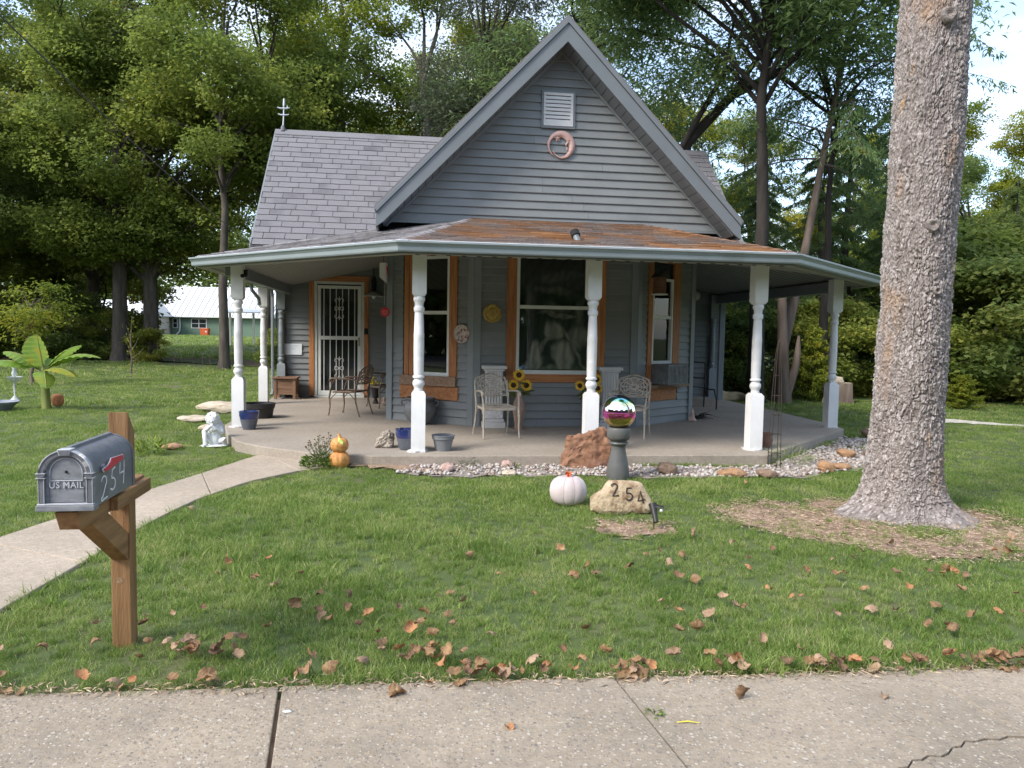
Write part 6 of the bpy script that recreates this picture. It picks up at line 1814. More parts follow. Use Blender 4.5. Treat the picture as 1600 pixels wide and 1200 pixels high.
# ------------------------------------------------------------------ cast metal garden armchairs
def make_chair(m, name, label, group):
    e = empty(name, (0, 0, 0), 0, label, 'chair', group)
    w2 = .25
    # seat: rim and woven pattern
    sb = MB()
    rim = []
    for i in range(32):
        a_ = 2 * math.pi * i / 32; c, s = math.cos(a_), math.sin(a_)
        rim.append((w2 * (abs(c) ** .35) * (1 if c > 0 else -1), .01 + .235 * (abs(s) ** .35) * (1 if s > 0 else -1), .425 + .012 * s))
    sb.tube(rim + [rim[0]], .014, 6, squash=(1, 1, 1.3))
    for k in range(9):
        x = -.21 + k * .0525
        sb.tube([(x, -.22, .418), (x + .03 * math.sin(k), 0, .412), (x, .23, .43)], .009, 5, squash=(1.5, 1, .5))
    for k in range(8):
        y = -.19 + k * .056
        sb.tube([(-.24, y, .42), (0, y + .02, .413), (.24, y, .42)], .009, 5, squash=(1, 1.5, .5))
    sb.build('seat', m, e, smooth=60)
    # back: shield outline with scroll lattice, leaning back
    def bp(x, z): return (x, .245 + (z - .45) * .28 + .03 * (1 - (x / .25) ** 2) , z)
    bb = MB()
    top = [(-.235, .56), (-.245, .70), (-.225, .83), (-.15, .855), (-.07, .885), (0, .895), (.07, .885), (.15, .855), (.225, .83), (.245, .70), (.235, .56)]
    bb.tube([bp(*p) for p in top], .013, 6)
    bb.tube([bp(-.235, .575), bp(0, .565), bp(.235, .575)], .011, 6)
    for (a, b_) in ((.205, .135), (.16, .105), (.115, .075), (.07, .045)):
        bb.tube([bp(a * math.cos(2 * math.pi * i / 24), .715 + b_ * math.sin(2 * math.pi * i / 24)) for i in range(25)], .0085, 5, squash=(1, .7, 1))
    for k in range(10):
        a_ = 2 * math.pi * k / 10 + .3
        for d_ in (.35, -.35):
            pts = []
            for i in range(7):
                f = i / 6; rr = .03 + f * .20; an = a_ + d_ * math.sin(f * 3.1)
                x = min(max(rr * math.cos(an), -.22), .22); z = .715 + min(max(rr * .68 * math.sin(an), -.135), .15)
                pts.append(bp(x, z))
            bb.tube(pts, .0075, 5, squash=(1, .7, 1))
    for sx_ in (-1, 1):
        for zz in (.62, .80):
            bb.tube([bp(sx_ * (.19 + .03 * math.cos(t_)), zz + .03 * math.sin(t_)) for t_ in np.linspace(0, 5.5, 12)], .007, 5)
    bb.build('backrest', m, e, smooth=60)
    for s_ in (-1, 1):
        MB().tube([(s_ * .25, .33, .80), (s_ * .25, .27, .60), (s_ * .245, .235, .44), (s_ * .25, .25, .25), (s_ * .26, .30, .08), (s_ * .262, .33, .0)], [.012, .015, .016, .015, .013, .015], 8).build('leg', m, e, smooth=60)
        MB().tube([(s_ * .255, -.235, .44), (s_ * .262, -.255, .33), (s_ * .262, -.24, .18), (s_ * .265, -.255, .06), (s_ * .266, -.275, .0)], [.017, .017, .013, .012, .017], 8).build('leg', m, e, smooth=60)
        MB().tube([(s_ * .25, .27, .64), (s_ * .265, .12, .655), (s_ * .275, -.05, .665), (s_ * .275, -.20, .66), (s_ * .275, -.245, .635), (s_ * .275, -.225, .605), (s_ * .272, -.19, .615)], [.012, .013, .016, .018, .018, .014, .008], 8).build('armrest', m, e, smooth=60)
        MB().tube([(s_ * .272, -.14, .655), (s_ * .268, -.205, .56), (s_ * .26, -.235, .44)], [.010, .012, .014], 8).build('arm_support', m, e, smooth=60)
        MB().tube([(s_ * .255, -.23, .30), (s_ * .256, -.12, .41), (s_ * .25, .03, .415), (s_ * .25, .13, .40), (s_ * .25, .24, .29)], .008, 6).build('side_brace', m, e, smooth=60)
    return e
BEI = mat('beige_cast_metal', (.36, .31, .25), (.47, .42, .35), 12, .55, .15, 60, stain=(.25, .2, .16), sscale=9, slo=.55, shi=.75)
BRZ = mat('bronze_cast_metal', (.13, .085, .06), (.26, .185, .135), 14, .42, .15, 60, metal=.35)
g_ = 'cast metal garden armchairs on the porch'
def face(o, loc, dx, dy): o.location = loc; o.rotation_euler = (0, 0, math.atan2(dx, -dy))
ca = make_chair(BEI, 'garden_armchair', 'beige lattice-back armchair left of the big window, before a white pedestal', g_); face(ca, (-.215, 10.74, .12), .30, -.95)
cb = copy_tree(ca); cb['label'] = 'beige lattice-back armchair behind the mirror ball, right of the big window'; face(cb, (1.76, 11.02, .12), -.32, -.95)
cc = make_chair(BRZ, 'garden_armchair', 'bronze armchair facing left in front of the security door', g_); face(cc, (-2.90, 13.22, .12), -.96, .26)
cd = copy_tree(cc); cd['label'] = 'bronze armchair half hidden behind the other bronze one, by the house corner'; face(cd, (-2.52, 14.70, .12), -.80, -.60)

# white plaster pedestals
def column(loc, rz, label):
    e = empty('plaster_pedestal', loc, rz, label, 'pedestal', 'white plaster pedestals by the bay wall')
    MB().bx(-.185, .185, -.10, .10, 0, .09).build('plinth', WHITE, e, bevel=.006); MB().bx(-.165, .165, -.09, .09, .091, .14).build('plinth_step', WHITE, e, bevel=.012)
    cb_ = MB(); cb_.bx(-.15, .15, -.08, .08, .14, .36); cb_.build('carved_block', mat('plaster_carving', (.62, .62, .62), (.8, .8, .79), 30, .7, 1.0, 34), e, bevel=.02)
    MB().bx(-.135, .135, -.055, .06, .36, .90).build('shaft', WHITE, e)
    for k in range(6): MB().tube([(-.112 + k * .045, -.055, .365), (-.112 + k * .045, -.055, .895)], .0175, 8).build('flute', WHITE, e, smooth=60)
    MB().bx(-.16, .16, -.085, .08, .90, .935).build('capital_step', WHITE, e, bevel=.008); MB().bx(-.195, .195, -.11, .10, .936, .985).build('capital', WHITE, e, bevel=.005)
column(W(1.25, 11.70, .12), HA, 'white fluted pedestal behind the left beige armchair')
column(W(3.12, 11.66, .12), HA, 'white fluted pedestal behind the right beige armchair')

# vases with sunflowers
PET = mat('sunflower_petal', (.72, .42, .02), (.82, .55, .04), 20, .55, transl=.3); SEED = mat('sunflower_heart', (.035, .018, .008), (.07, .035, .015), 60, .9, .8, 120)
VAS = mat('vase_tan', (.27, .17, .12), (.36, .24, .18), 10, .5, .2, 30); STG = mat('stem_leaf_green', (.03, .07, .02), (.06, .12, .03), 10, .6)
def sunflower(par, c, nrm, r, seed):
    rnd = random.Random(seed)
    F_ = frame(c, Vector(nrm).cross(Vector((0, 0, 1))).normalized() * -1, Vector(nrm))
    pt = MB(F_)
    for ring, (k, rr) in enumerate(((16, 1.0), (14, .86))):
        for i in range(k):
            a_ = 2 * math.pi * (i + .5 * ring) / k + rnd.uniform(-.08, .08); ca_, sa = math.cos(a_), math.sin(a_)
            L_ = r * rr * rnd.uniform(.92, 1.06); wd = r * .17; zt_ = rnd.uniform(-.1, .25) * r
            P0 = lambda f, s_: (ca_ * L_ * f - sa * s_, sa * L_ * f + ca_ * s_, zt_ * f + .003 * ring)
            pt.add([P0(.35, -wd * .5), P0(.68, -wd), P0(1, 0), P0(.68, wd), P0(.35, wd * .5)], [(0, 1, 2, 3, 4)])
    o = pt.build('petals', PET, par); 
    MB(F_).lathe([(.001, .014), (r * .22, .018), (r * .42, .014), (r * .46, .004), (r * .4, -.006), (.001, -.008)], 20).build('flower_heart', SEED, par, smooth=60)
def vase(loc, label, flowers, seed):
    e = empty('sunflower_vase', loc, HA, label, 'vase', 'tall vases of sunflowers')
    MB().lathe(thick_prof([(.06, 0), (.075, .03), (.062, .08), (.085, .20), (.10, .32), (.09, .42), (.055, .50), (.048, .54), (.065, .57)], .008), 24).build('vase_body', VAS, e, smooth=50)
    sb = MB()
    for (x, y, z, r_) in flowers: sb.tube([(0, 0, .5), (x * .6, y * .4 + .02, (z + .5) / 2 + .04), (x, y + .02, z)], .006, 5)
    sb.build('stems', STG, e)
    for i, (x, y, z, r_) in enumerate(flowers): sunflower(e, (x, y, z), (x * .8, -1, .15), r_, seed + i)
    rg = np.random.default_rng(seed); n = 16; an = rg.uniform(0, 6.28, n)
    C = np.stack([.03 * np.cos(an), .03 * np.sin(an), rg.uniform(.5, .75, n)], 1); A = np.stack([np.cos(an), np.sin(an) * .6, rg.uniform(-.6, .4, n)], 1); A /= np.linalg.norm(A, axis=1, keepdims=True)
    V, Q, T = leaf_quads(rg, C, A, .20, .07, np.full(n, .35)); link('leaves', np_mesh('flower_leaves', V, Q, LEAF_D, T), e)
vase(W(1.62, 11.42, .12), 'tan vase of sunflowers right of the left beige armchair', [(-.02, -.06, .86, .10), (.10, -.06, .70, .10), (-.10, -.05, .70, .095)], 1)
vase(W(2.74, 11.42, .12), 'tan vase of sunflowers behind the middle front post', [(-.17, -.05, .70, .09), (.10, -.05, .80, .095), (.11, -.07, .66, .09), (.08, -.06, .54, .085)], 7)

# flower basket by the bronze chairs
fb = empty('flower_basket', W(-.80, 15.6, .12), 0, 'dark pot of yellow flowers behind the bronze armchair', 'flower pot')
MB().lathe(thick_prof([(.06, .12), (.09, .26), (.10, .32)], .01), 18).build('pot_body', BP, fb, smooth=40)
MB().tube([(0, 0, 0), (0, 0, .125)], [.07, .02], 10).build('stand', RUST, fb, smooth=40)
fm = MB(); rnd = random.Random(2)
for k in range(26):
    p = Vector((rnd.gauss(-.03, .07), rnd.gauss(0, .05), .40 + abs(rnd.gauss(0, .09)))); fm.ell(p, (.026, .026, .02), 7, 5)
fm.build('blossoms', mat('yellow_blossom', (.65, .48, .03), (.8, .62, .06), 30, .7), fb, smooth=80)
blend('garden_figurine', [('e', (0, 0, .05), (.06, .05, .05)), ('e', (0, -.01, .13), (.035, .035, .05)), ('e', (.05, 0, .07), (.03, .03, .05))], mat('figurine_tan', (.40, .27, .2), (.55, .42, .33), 14, .8), W(-.60, 15.2, .12), 0, .008, 'small tan figurine at the foot of the flower pot', 'figurine')

# ------------------------------------------------------------------ things hung on the walls
def wall_M(F, x, z, y=-.03):
    return Matrix.Translation(W(*HC0)) @ Matrix.Rotation(HA, 4, 'Z') @ F @ Matrix.Translation((x, y, z))
def hung(mb, name, m, Mw, label, cat, smooth=None, bevel=0):
    o = mb.build(name, m, None, smooth=smooth, bevel=bevel); o.matrix_world = Mw; return tag(o, label, cat)
SUNY = mat('sun_plaque_ochre', (.36, .26, .06), (.52, .40, .12), 16, .7, .4, 50, stain=(.30, .12, .06), sscale=10)
sm_ = empty('sun_plaque', (0, 0, 0), 0, 'round ochre sun face plaque with toothed rim beside the big window', 'plaque'); sm_.matrix_world = wall_M(FF, 1.22 - .94, 1.93, -.036)
pts = []
for k in range(56):
    a_ = 2 * math.pi * k / 56; r_ = .158 if k % 2 else .138; pts.append((r_ * math.cos(a_), 0, r_ * math.sin(a_)))
MB().prism(pts, (0, -.012, 0)).build('toothed_rim', SUNY, sm_)
F_ = frame((0, -.012, 0), (1, 0, 0), (0, -1, 0))
MB(F_).lathe([(.132, 0), (.128, .012), (.112, .012), (.105, .003), (.095, .003), (.088, .014), (.05, .024), (.001, .027)], 36).build('face_disc', SUNY, sm_, smooth=45)
fc = MB(F_)
for s_ in (-1, 1):
    fc.tube([(s_ * .045, .030, .022), (s_ * .032, .038, .027), (s_ * .018, .030, .028)], .004, 5); fc.ell((s_ * .032, .022, .024), (.012, .006, .005), 10, 6); fc.ell((s_ * .045, -.015, .017), (.016, .016, .008), 10, 6)
fc.tube([(0, .03, .028), (.003, -.002, .036), (0, -.010, .034)], [.004, .008, .009], 7); fc.tube([(-.028, -.032, .022), (0, -.042, .027), (.028, -.032, .022)], .005, 6)
fc.build('face', mat('sun_face_relief', (.30, .22, .05), (.45, .33, .09), 20, .7), sm_, smooth=60)
def plaque_mat():
    m = bpy.data.materials.new('crackled_picture'); m.use_nodes = True; n, l = m.node_tree.nodes, m.node_tree.links; b = n['Principled BSDF']; b.inputs['Roughness'].default_value = .6
    t = n.new('ShaderNodeTexCoord'); v = n.new('ShaderNodeTexNoise'); v.inputs['Scale'].default_value = 22; v.inputs['Detail'].default_value = 4; l.new(t.outputs['Object'], v.inputs['Vector'])
    rp = n.new('ShaderNodeValToRGB'); e = rp.color_ramp.elements; e[0].position = .36; e[0].color = (.04, .03, .03, 1); e[1].position = .46; e[1].color = (.38, .32, .26, 1); q = e.new(.7); q.color = (.52, .48, .42, 1); q = e.new(.41); q.color = (.30, .10, .14, 1)
    l.new(v.outputs['Fac'], rp.inputs[0]); l.new(rp.outputs[0], b.inputs['Base Color']); return m
F_ = frame((0, 0, 0), (1, 0, 0), (0, -1, 0))
hung(MB(F_).lathe([(.001, 0), (.15, 0), (.153, .012), (.140, .02), (.13, .015), (.001, .015)], 36), 'round_plaque', plaque_mat(), wall_M(FCL, 1.49, 1.60, -.045), 'round mottled grey and pink plaque right of the left window', 'plaque', smooth=40)
# paper notice
PAPER = mat('paper_white', (.70, .74, .78), (.74, .78, .80), 6, .6)
nt = empty('notice', (0, 0, 0), 0, 'white printed notice fixed to the siding left of the door', 'sign'); nt.matrix_world = wall_M(F0, .12, 1.07, -.035)
MB().bx(0, .38, -.006, 0, 0, .245).build('sheet', PAPER, nt)
tl = MB(); rnd = random.Random(8); INK = mat('grey_print', (.22, .25, .30), None, 5, .8)
def script_line(mb_, x0, x1, z, hgt, r_=.0011):
    x = x0; 
    while x < x1:
        wl_ = min(rnd.uniform(.02, .06), x1 - x); k = max(4, int(wl_ / .004))
        mb_.tube([(x + wl_ * i / k, -.0065, z + hgt * .5 * (1 if i % 2 else -1) * rnd.uniform(.5, 1)) for i in range(k + 1)], r_, 3); x += wl_ + .010
script_line(tl, .06, .32, .205, .014, .0016); script_line(tl, .12, .26, .178, .010, .0014)
for z in (.145, .125, .105): script_line(tl, .03, .19 if z < .12 else .26, z, .007)
tl.build('printed_lines', INK, nt)
# white windsock hung by the house corner, red disc below
cw = empty('hanging_chime', W(-.53, 12.72, 0), HA, 'white cut-off tube hanging under the porch roof at the bay corner', 'wind chime')
b_ = MB(); k = 22; ringt = [(.068 * math.cos(2 * math.pi * i / k), .068 * math.sin(2 * math.pi * i / k)) for i in range(k)]
b_.add([(x, y, 2.76) for x, y in ringt] + [(x, y, 2.47 - .9 * x) for x, y in ringt], [tuple(range(k))[::-1]] + [(i, (i + 1) % k, k + (i + 1) % k, k + i) for i in range(k)])
b_.build('tube', WHITE, cw, smooth=50)
MB().tube([(0, 0, 2.76), (0, 0, 2.98)], .004, 5).build('cord', DARK, cw)
MB().tube([(.058, -.05, 2.70), (.078, -.055, 2.55)], .010, 6).build('red_tag', RED, cw)
MB().tube([(.02, 0, 2.45), (.02, 0, 2.06)], .003, 4).build('thread', WHITEW, cw)
rdm = mat('red_disc_paint', (.62, .03, .05), (.55, .025, .04), 8, .5)
rd = empty('red_round_sign', W(-.50, 12.68, 1.94), HA, 'small round red sign with white script hanging at the bay corner', 'sign')
F_ = frame((0, 0, 0), (1, 0, 0), (0, -1, 0))
MB(F_).lathe([(.001, -.005), (.075, -.005), (.078, 0), (.075, .005), (.001, .005)], 32).build('disc', rdm, rd, smooth=40)
tl = MB(Matrix.Translation((0, 0, 0))); 
for z, w in ((.028, .04), (.004, .05), (-.020, .045), (-.042, .03)): script_line(tl, -w, w, z, .014, .0022)
tl.build('script', PAPER, rd)
# crescent moon and star on the gable
MOON = mat('moon_terracotta', (.50, .30, .26), (.62, .42, .37), 10, .6, .2, 40)
mo = empty('moon_ornament', (0, 0, 0), 0, 'pink terracotta crescent moon with star on the gable siding', 'ornament'); mo.matrix_world = wall_M(FG, 2.28 + .43 - .03, 4.585, -.036)
cb_ = MB(); N = 44; rings = []
for i in range(N + 1):
    f = i / N; a_ = R(232) - f * R(375)
    wd = .010 + .048 * math.sin(math.pi * min(1, f * 1.0)) ** 1.6 if f < .5 else .010 + .048 * math.sin(math.pi * f) ** 1.2
    wd = .008 + .052 * max(0, math.sin(math.pi * f)) ** 2.2
    rad = .205 - wd * .55 + (.0 if f < .85 else -(f - .85) * .28)
    c_ = Vector((rad * math.cos(a_ + R(0)), 0, rad * math.sin(a_)))
    d_ = Vector((math.cos(a_), 0, math.sin(a_)))
    rings += [c_ + d_ * wd, c_ + d_ * wd * .5 + Vector((0, -.028, 0)), c_ - d_ * wd * .5 + Vector((0, -.028, 0)), c_ - d_ * wd]
cb_.add(rings, [(i * 4 + j, i * 4 + j + 1, i * 4 + j + 5, i * 4 + j + 4) for i in range(N) for j in range(3)] + [(i * 4 + 3, i * 4, i * 4 + 4, i * 4 + 7) for i in range(N)] + [(0, 1, 2, 3), (N * 4 + 3, N * 4 + 2, N * 4 + 1, N * 4)])
cb_.build('crescent', MOON, mo, smooth=60)
fc = MB(); fc.tube([(.105, -.02, .055), (.088, -.026, .02), (.072, -.024, .0), (.088, -.022, -.012)], [.012, .014, .010, .008], 7); fc.tube([(.085, -.02, -.03), (.10, -.02, -.045), (.095, -.02, -.07)], [.008, .010, .012], 7)
fc.build('profile', MOON, mo, smooth=60)
fe = MB(); fe.tube([(.115, -.032, .045), (.125, -.034, .035), (.135, -.032, .042)], .004, 5); fe.tube([(.112, -.032, .070), (.128, -.034, .076), (.142, -.032, .068)], .004, 5); fe.build('eye', mat('moon_eye_brown', (.2, .09, .07), None, 5, .7), mo)
st_ = []
for k in range(10):
    a_ = R(100 + 36 * k); r_ = .058 if k % 2 == 0 else .024; st_.append((-.055 + r_ * math.cos(a_), -.012, .10 + r_ * math.sin(a_)))
s_ = MB(); s_.add(st_ + [(-.055, -.034, .10), (-.055, -.004, .10)], [(i, (i + 1) % 10, 10) for i in range(10)] + [((i + 1) % 10, i, 11) for i in range(10)]); s_.build('star', MOON, mo)
# roof finial
fi = empty('roof_finial', W(-3.33, 19.62, 6.60), HA, 'pale metal finial with two cross arms on the left roof ridge', 'finial')
FM = mat('finial_metal', (.42, .44, .46), (.55, .57, .6), 8, .4, metal=.4)
MB().tube([(0, 0, 0), (.02, 0, .42), (.025, 0, .62)], [.02, .016, .012], 8).build('rod', FM, fi, smooth=40)
MB().lathe([(.06, 0), (.05, .10), (.03, .14)], 12).build('base', SHINGLE, fi, smooth=40)
MB().tube([(.02, 0, .60), (.03, 0, .68), (.03, 0, .80)], [.02, .032, .022], 10).build('spire', FM, fi, smooth=40)
for z, w in ((.40, .13), (.56, .15)): MB().tube([(-w + .01, 0, z + .02), (-w * .5, 0, z), (0.02, 0, z - .005), (w * .6, 0, z), (w + .02, 0, z + .02)], [.012, .02, .024, .02, .01], 7).build('cross_arm', FM, fi, smooth=40)
MB().prism([(.08, 0, .575), (.13, 0, .575), (.105, 0, .65)], (0, .015, 0)).build('point', FM, fi)

# window air conditioner
ac = empty('air_conditioner', (0, 0, 0), 0, 'dark grey window air conditioner jutting from the right bay window', 'air conditioner'); ac.matrix_world = wall_M(FCR, .44, .80, 0)
ACM = mat('ac_casing', (.11, .12, .125), (.17, .18, .185), 9, .55, .2, 40, stain=(.25, .26, .26), sscale=12, slo=.62, shi=.7)
MB().bx(0, .60, -.36, .04, .01, .35).build('casing', ACM, ac, bevel=.006)
for k in range(13): MB().bx(.04 + k * .041, .065 + k * .041, -.372, -.361, .04, .32).build('grille_bar', ACM, ac)
for k in range(6): MB().bx(.6005, .606, -.32 + k * .045, -.30 + k * .045, .08, .28).build('side_louver', DARK, ac)
# wooden lantern hanging near it
lb = empty('hanging_birdhouse', W(3.90, 11.62, 2.30), R(30), 'dark wooden birdhouse hanging before the right bay window', 'birdhouse')
MB().bx(-.07, .07, -.08, .08, 0, .26).build('box', mat('dark_red_wood', (.10, .045, .025), (.18, .085, .05), 6, .7, .3, 20, stretch=(1, 1, 5)), lb, bevel=.004)
MB().prism([(-.10, -.11, .26), (.10, -.11, .26), (0, -.11, .36)], (0, .22, 0)).build('roof', BARKD, lb)
MB().bx(-.10, .09, -.10, .09, -.022, -.002).build('perch_board', WHITEW, lb)
MB().tube([(0, 0, .35), (0, 0, .55)], .004, 5).build('wire', DARK, lb)

# right porch: step, black bench frame, twigs, gnome
tag(MB().bx(0, .95, -.20, .22, 0, .17).build('concrete_step', PORCHM, None, loc=W(5.55, 15.6, .12), rz=HA, bevel=.012), 'low pale concrete step against the dark wall of the right porch', 'step')
bf = empty('metal_bench', W(5.55, 14.9, .12), HA, 'empty black metal bench frame on the right porch', 'bench')
for x in (-.05, .62):
    MB().tube([(x, .32, .95), (x, .30, .6), (x, .27, .42), (x, .0, .40), (x, -.20, .42), (x + (.04 if x > 0 else -.02), -.25, .2), (x + (.05 if x > 0 else -.03), -.22, 0)], .016, 7).build('side_frame', BLK, bf, smooth=60)
    MB().tube([(x, .29, .5), (x, .34, 0)], .016, 7).build('leg', BLK, bf, smooth=60)
for z, y in ((.95, .32), (.62, .30), (.42, .27)): MB().tube([(-.05, y, z), (.28, y + .02, z + .03), (.62, y, z)], .013, 6).build('rail', BLK, bf, smooth=60)
tw = MB(); rnd = random.Random(4)
for k in range(34):
    a_ = rnd.uniform(0, 6.28); ln = rnd.uniform(.12, .42); z = rnd.uniform(.02, .13)
    tw.tube([(rnd.uniform(-.08, .08), rnd.uniform(-.06, .06), .02), (ln * .5 * math.cos(a_), ln * .3 * math.sin(a_), z), (ln * math.cos(a_), ln * .6 * math.sin(a_), z * rnd.uniform(.3, 1.6))], [.008, .006, .003], 4)
tag(tw.build('twig_bundle', BARKD, None, loc=W(5.1, 12.9, .12)), 'tangle of dark twigs lying on the right porch floor', 'twigs')
GN = mat('gnome_pinkish', (.45, .30, .25), (.58, .45, .38), 12, .8)
blend('gnome_figure', [('e', (0, 0, .05), (.055, .05, .05)), ('e', (0, 0, .10), (.042, .04, .06)), ('e', (0, -.01, .165), (.03, .03, .032)), ('t', [(0, 0, .17), (0, .005, .215), (.005, .01, .25)], [.032, .02, .006]), ('e', (-.05, -.02, .05), (.03, .03, .04)), ('e', (.04, -.03, .03), (.03, .03, .03))],
      GN, W(4.88, 12.55, .12), 0, .007, 'small pinkish gnome figure among the twigs', 'figurine', .002)

# ------------------------------------------------------------------ left garden
# banana plant
bn = empty('banana_plant', (-9.0, 14.3, -.01), 0, 'young banana plant with broad bright leaves on the left lawn', 'plant')
BST = mat('banana_stem', (.16, .20, .05), (.26, .28, .09), 8, .5, .1, 20, stretch=(1, 1, .3))
MB().tube([(0, 0, 0), (-.01, 0, .3), (-.02, 0, .6), (-.03, 0, .72)], [.075, .065, .055, .035], 14).build('stem', BST, bn, smooth=60)
BLF = leaf_mat('banana_leaf', (.19, .32, .05), (.30, .44, .09), (.50, .42, .06), .45, .35, 6)
def banana_leaf(p0, p1, sag, width, seed, t0=.45, twist=0.0, curl=.25):
    rg = np.random.default_rng(seed); p0 = Vector(p0); p1 = Vector(p1); n = 26; m = 5
    mid = []; 
    for i in range(n):
        f = i / (n - 1); mid.append(p0.lerp(p1, f) + Vector((0, 0, sag * 4 * f * (1 - f))))
    V = []; T = []
    side0 = (p1 - p0).cross(Vector((math.sin(twist), 0, math.cos(twist)))).normalized()
    for i in range(n):
        f = i / (n - 1); t = (mid[min(i + 1, n - 1)] - mid[max(i - 1, 0)]).normalized(); nn = side0.cross(t).normalized()
        g = max(0, (f - .14) / .86); w = width * .74 * (max(0, math.sin(math.pi * g ** .75)) ** .55 if f > .14 else 0) + .008
        for j in range(-m, m + 1):
            s_ = j / m; rip = .012 * math.sin(i * 2.1 + seed) * abs(s_)
            V.append(mid[i] + side0 * w * s_ - nn * (abs(s_) ** 1.4) * w * curl + nn * rip); T.append(t0 + (.25 if j == 0 else 0) + rg.normal() * .03 + (.12 if i % 2 else 0) * abs(s_))  # alternate tint stripes paint in the shading of leaf ripples
    k = 2 * m + 1
    Q = [(i * k + j, i * k + j + 1, (i + 1) * k + j + 1, (i + 1) * k + j) for i in range(n - 1) for j in range(k - 1)]
    link('leaf', np_mesh('banana_leaf', [tuple(v) for v in V], Q, BLF, T, smooth=True), bn)
    MB().tube([mid[i] for i in range(0, n, 3)], [.016 * (1 - i / n) + .003 for i in range(0, n, 3)], 6).build('leaf_rib', BST, bn, smooth=60)
bn.scale = (1.12, 1.12, 1.12)
c0 = (-.03, 0, .66)
for p1, sag, w, tw_, t0 in (((-.17, .05, 1.30), .0, .46, 1.45, .55), ((-.62, -.15, 1.00), .10, .34, .3, .5), ((-1.15, -.25, .72), .16, .30, .5, .3), ((.55, .12, 1.12), .10, .26, -.5, .35), ((.98, -.05, .92), .16, .26, .2, .38),
                            ((.66, -.25, .60), .10, .24, .1, .82), ((.22, -.35, .40), .08, .22, .3, .62), ((-.25, .35, .85), .12, .24, 0, .4)):
    banana_leaf(c0, p1, sag, w, int(w * 100 + sag * 50), t0, tw_)
tag(pumpkin(MB(), .115, .26, 9, depth=.08).build('terracotta_pumpkin', mat('terracotta', (.42, .15, .06), (.58, .26, .13), 8, .8, .3, 30), None, smooth=180, loc=(-9.12, 14.85, 0)), 'terracotta ribbed pumpkin pot behind the banana stem', 'pumpkin')
lathe_obj('wide_bowl', thick_prof([(.22, 0), (.30, .10), (.36, .15), (.37, .17)], .02), mat('bowl_blue_grey', (.22, .25, .32), (.30, .33, .40), 8, .5), (-9.75, 14.0, 0), label='wide shallow grey-blue bowl planter at the left edge of the picture', cat='planter')
lathe_obj('dark_jar', [(.001, 0), (.10, 0), (.13, .15), (.12, .35), (.08, .45), (.001, .46)], BP, (-10.1, 14.35, .02), label='dark upright jar behind the shallow bowl at the left edge', cat='jar')
gl = empty('glass_ornament', (-10.75, 16.0, 0), 0, 'clear glass garden ornament on a thin stem behind the bowl', 'ornament')
GLS = mat('ornament_glass', (.6, .64, .62), (.75, .78, .76), 10, .15, transl=.3)
MB().lathe([(.001, .40), (.10, .42), (.15, .50), (.16, .51), (.10, .45), (.03, .38), (.015, .1), (.10, .0), (.001, 0)], 20).build('glass_bowl', GLS, gl, smooth=50)
MB().lathe([(.03, .5), (.06, .58), (.03, .66), (.05, .72), (.001, .76)], 14).build('glass_top', GLS, gl, smooth=50)
# young yellowish tree and bare sapling
YT = broad_tree(61, 3.3, 1.15, .95, nlobe=11, ncl=70, nleaf=26, L=.15, Wd=.045, trunk_r=.045, lm=LEAF_Y, bm=BARKR, spread=.26, nm='young_tree')
plant('young_tree', YT, -13.55, 20.9, 'small young tree with drooping yellowish leaves above the banana plant', 'tree', None, .4, (1.05, 1.05, .98))
sp_ = empty('bare_sapling', (-13.0, 25.3, 0), 0, 'nearly bare thin sapling in the middle of the left lawn', 'tree'); b_ = MB()
b_.tube([(0, 0, 0), (.02, 0, .6), (.0, 0, 1.2), (.05, 0, 1.95)], [.03, .024, .018, .006], 6)
for s, e in (((.02, 0, .55), (.45, 0, .95)), ((.02, 0, .6), (-.18, 0, 1.2)), ((0, 0, .8), (.28, 0, 1.35)), ((0, 0, 1.2), (-.15, 0, 1.7)), ((.02, 0, .45), (.25, 0, .62)), ((.0, 0, 1.0), (-.22, .1, 1.35))): b_.tube([s, Vector(s).lerp(Vector(e), .5) + Vector((.02, 0, -.02)), e], [.014, .009, .003], 5)
b_.build('trunk', BARKR, sp_)
rg = np.random.default_rng(3); n_ = 60; C = np.stack([rg.normal(0, .1, n_), rg.normal(0, .1, n_), rg.uniform(.3, 1.9, n_)], 1); V, Q, T = leaf_quads(rg, C, rnd_dirs(rg, n_), .09, .04, np.full(n_, .7)); o = link('crown', np_mesh('sapling_leaves', V, Q, LEAF_Y, T), sp_); o['kind'] = 'stuff'
# thin wire fence stakes by the leaf litter
rnd = random.Random(12)
for k in range(5):
    tag(MB().tube([(0, 0, -.05), (rnd.uniform(-.03, .03), 0, rnd.uniform(.4, .7))], .010, 5).build('garden_stake', BARKR, None, loc=(-14.9 + k * .42, 32.6 + rnd.uniform(-.2, .2), 0)), ['leftmost', 'second', 'middle', 'fourth', 'rightmost'][k] + ' thin stake in the row before the green house', 'stake', 'thin stakes at the edge of the far lawn')

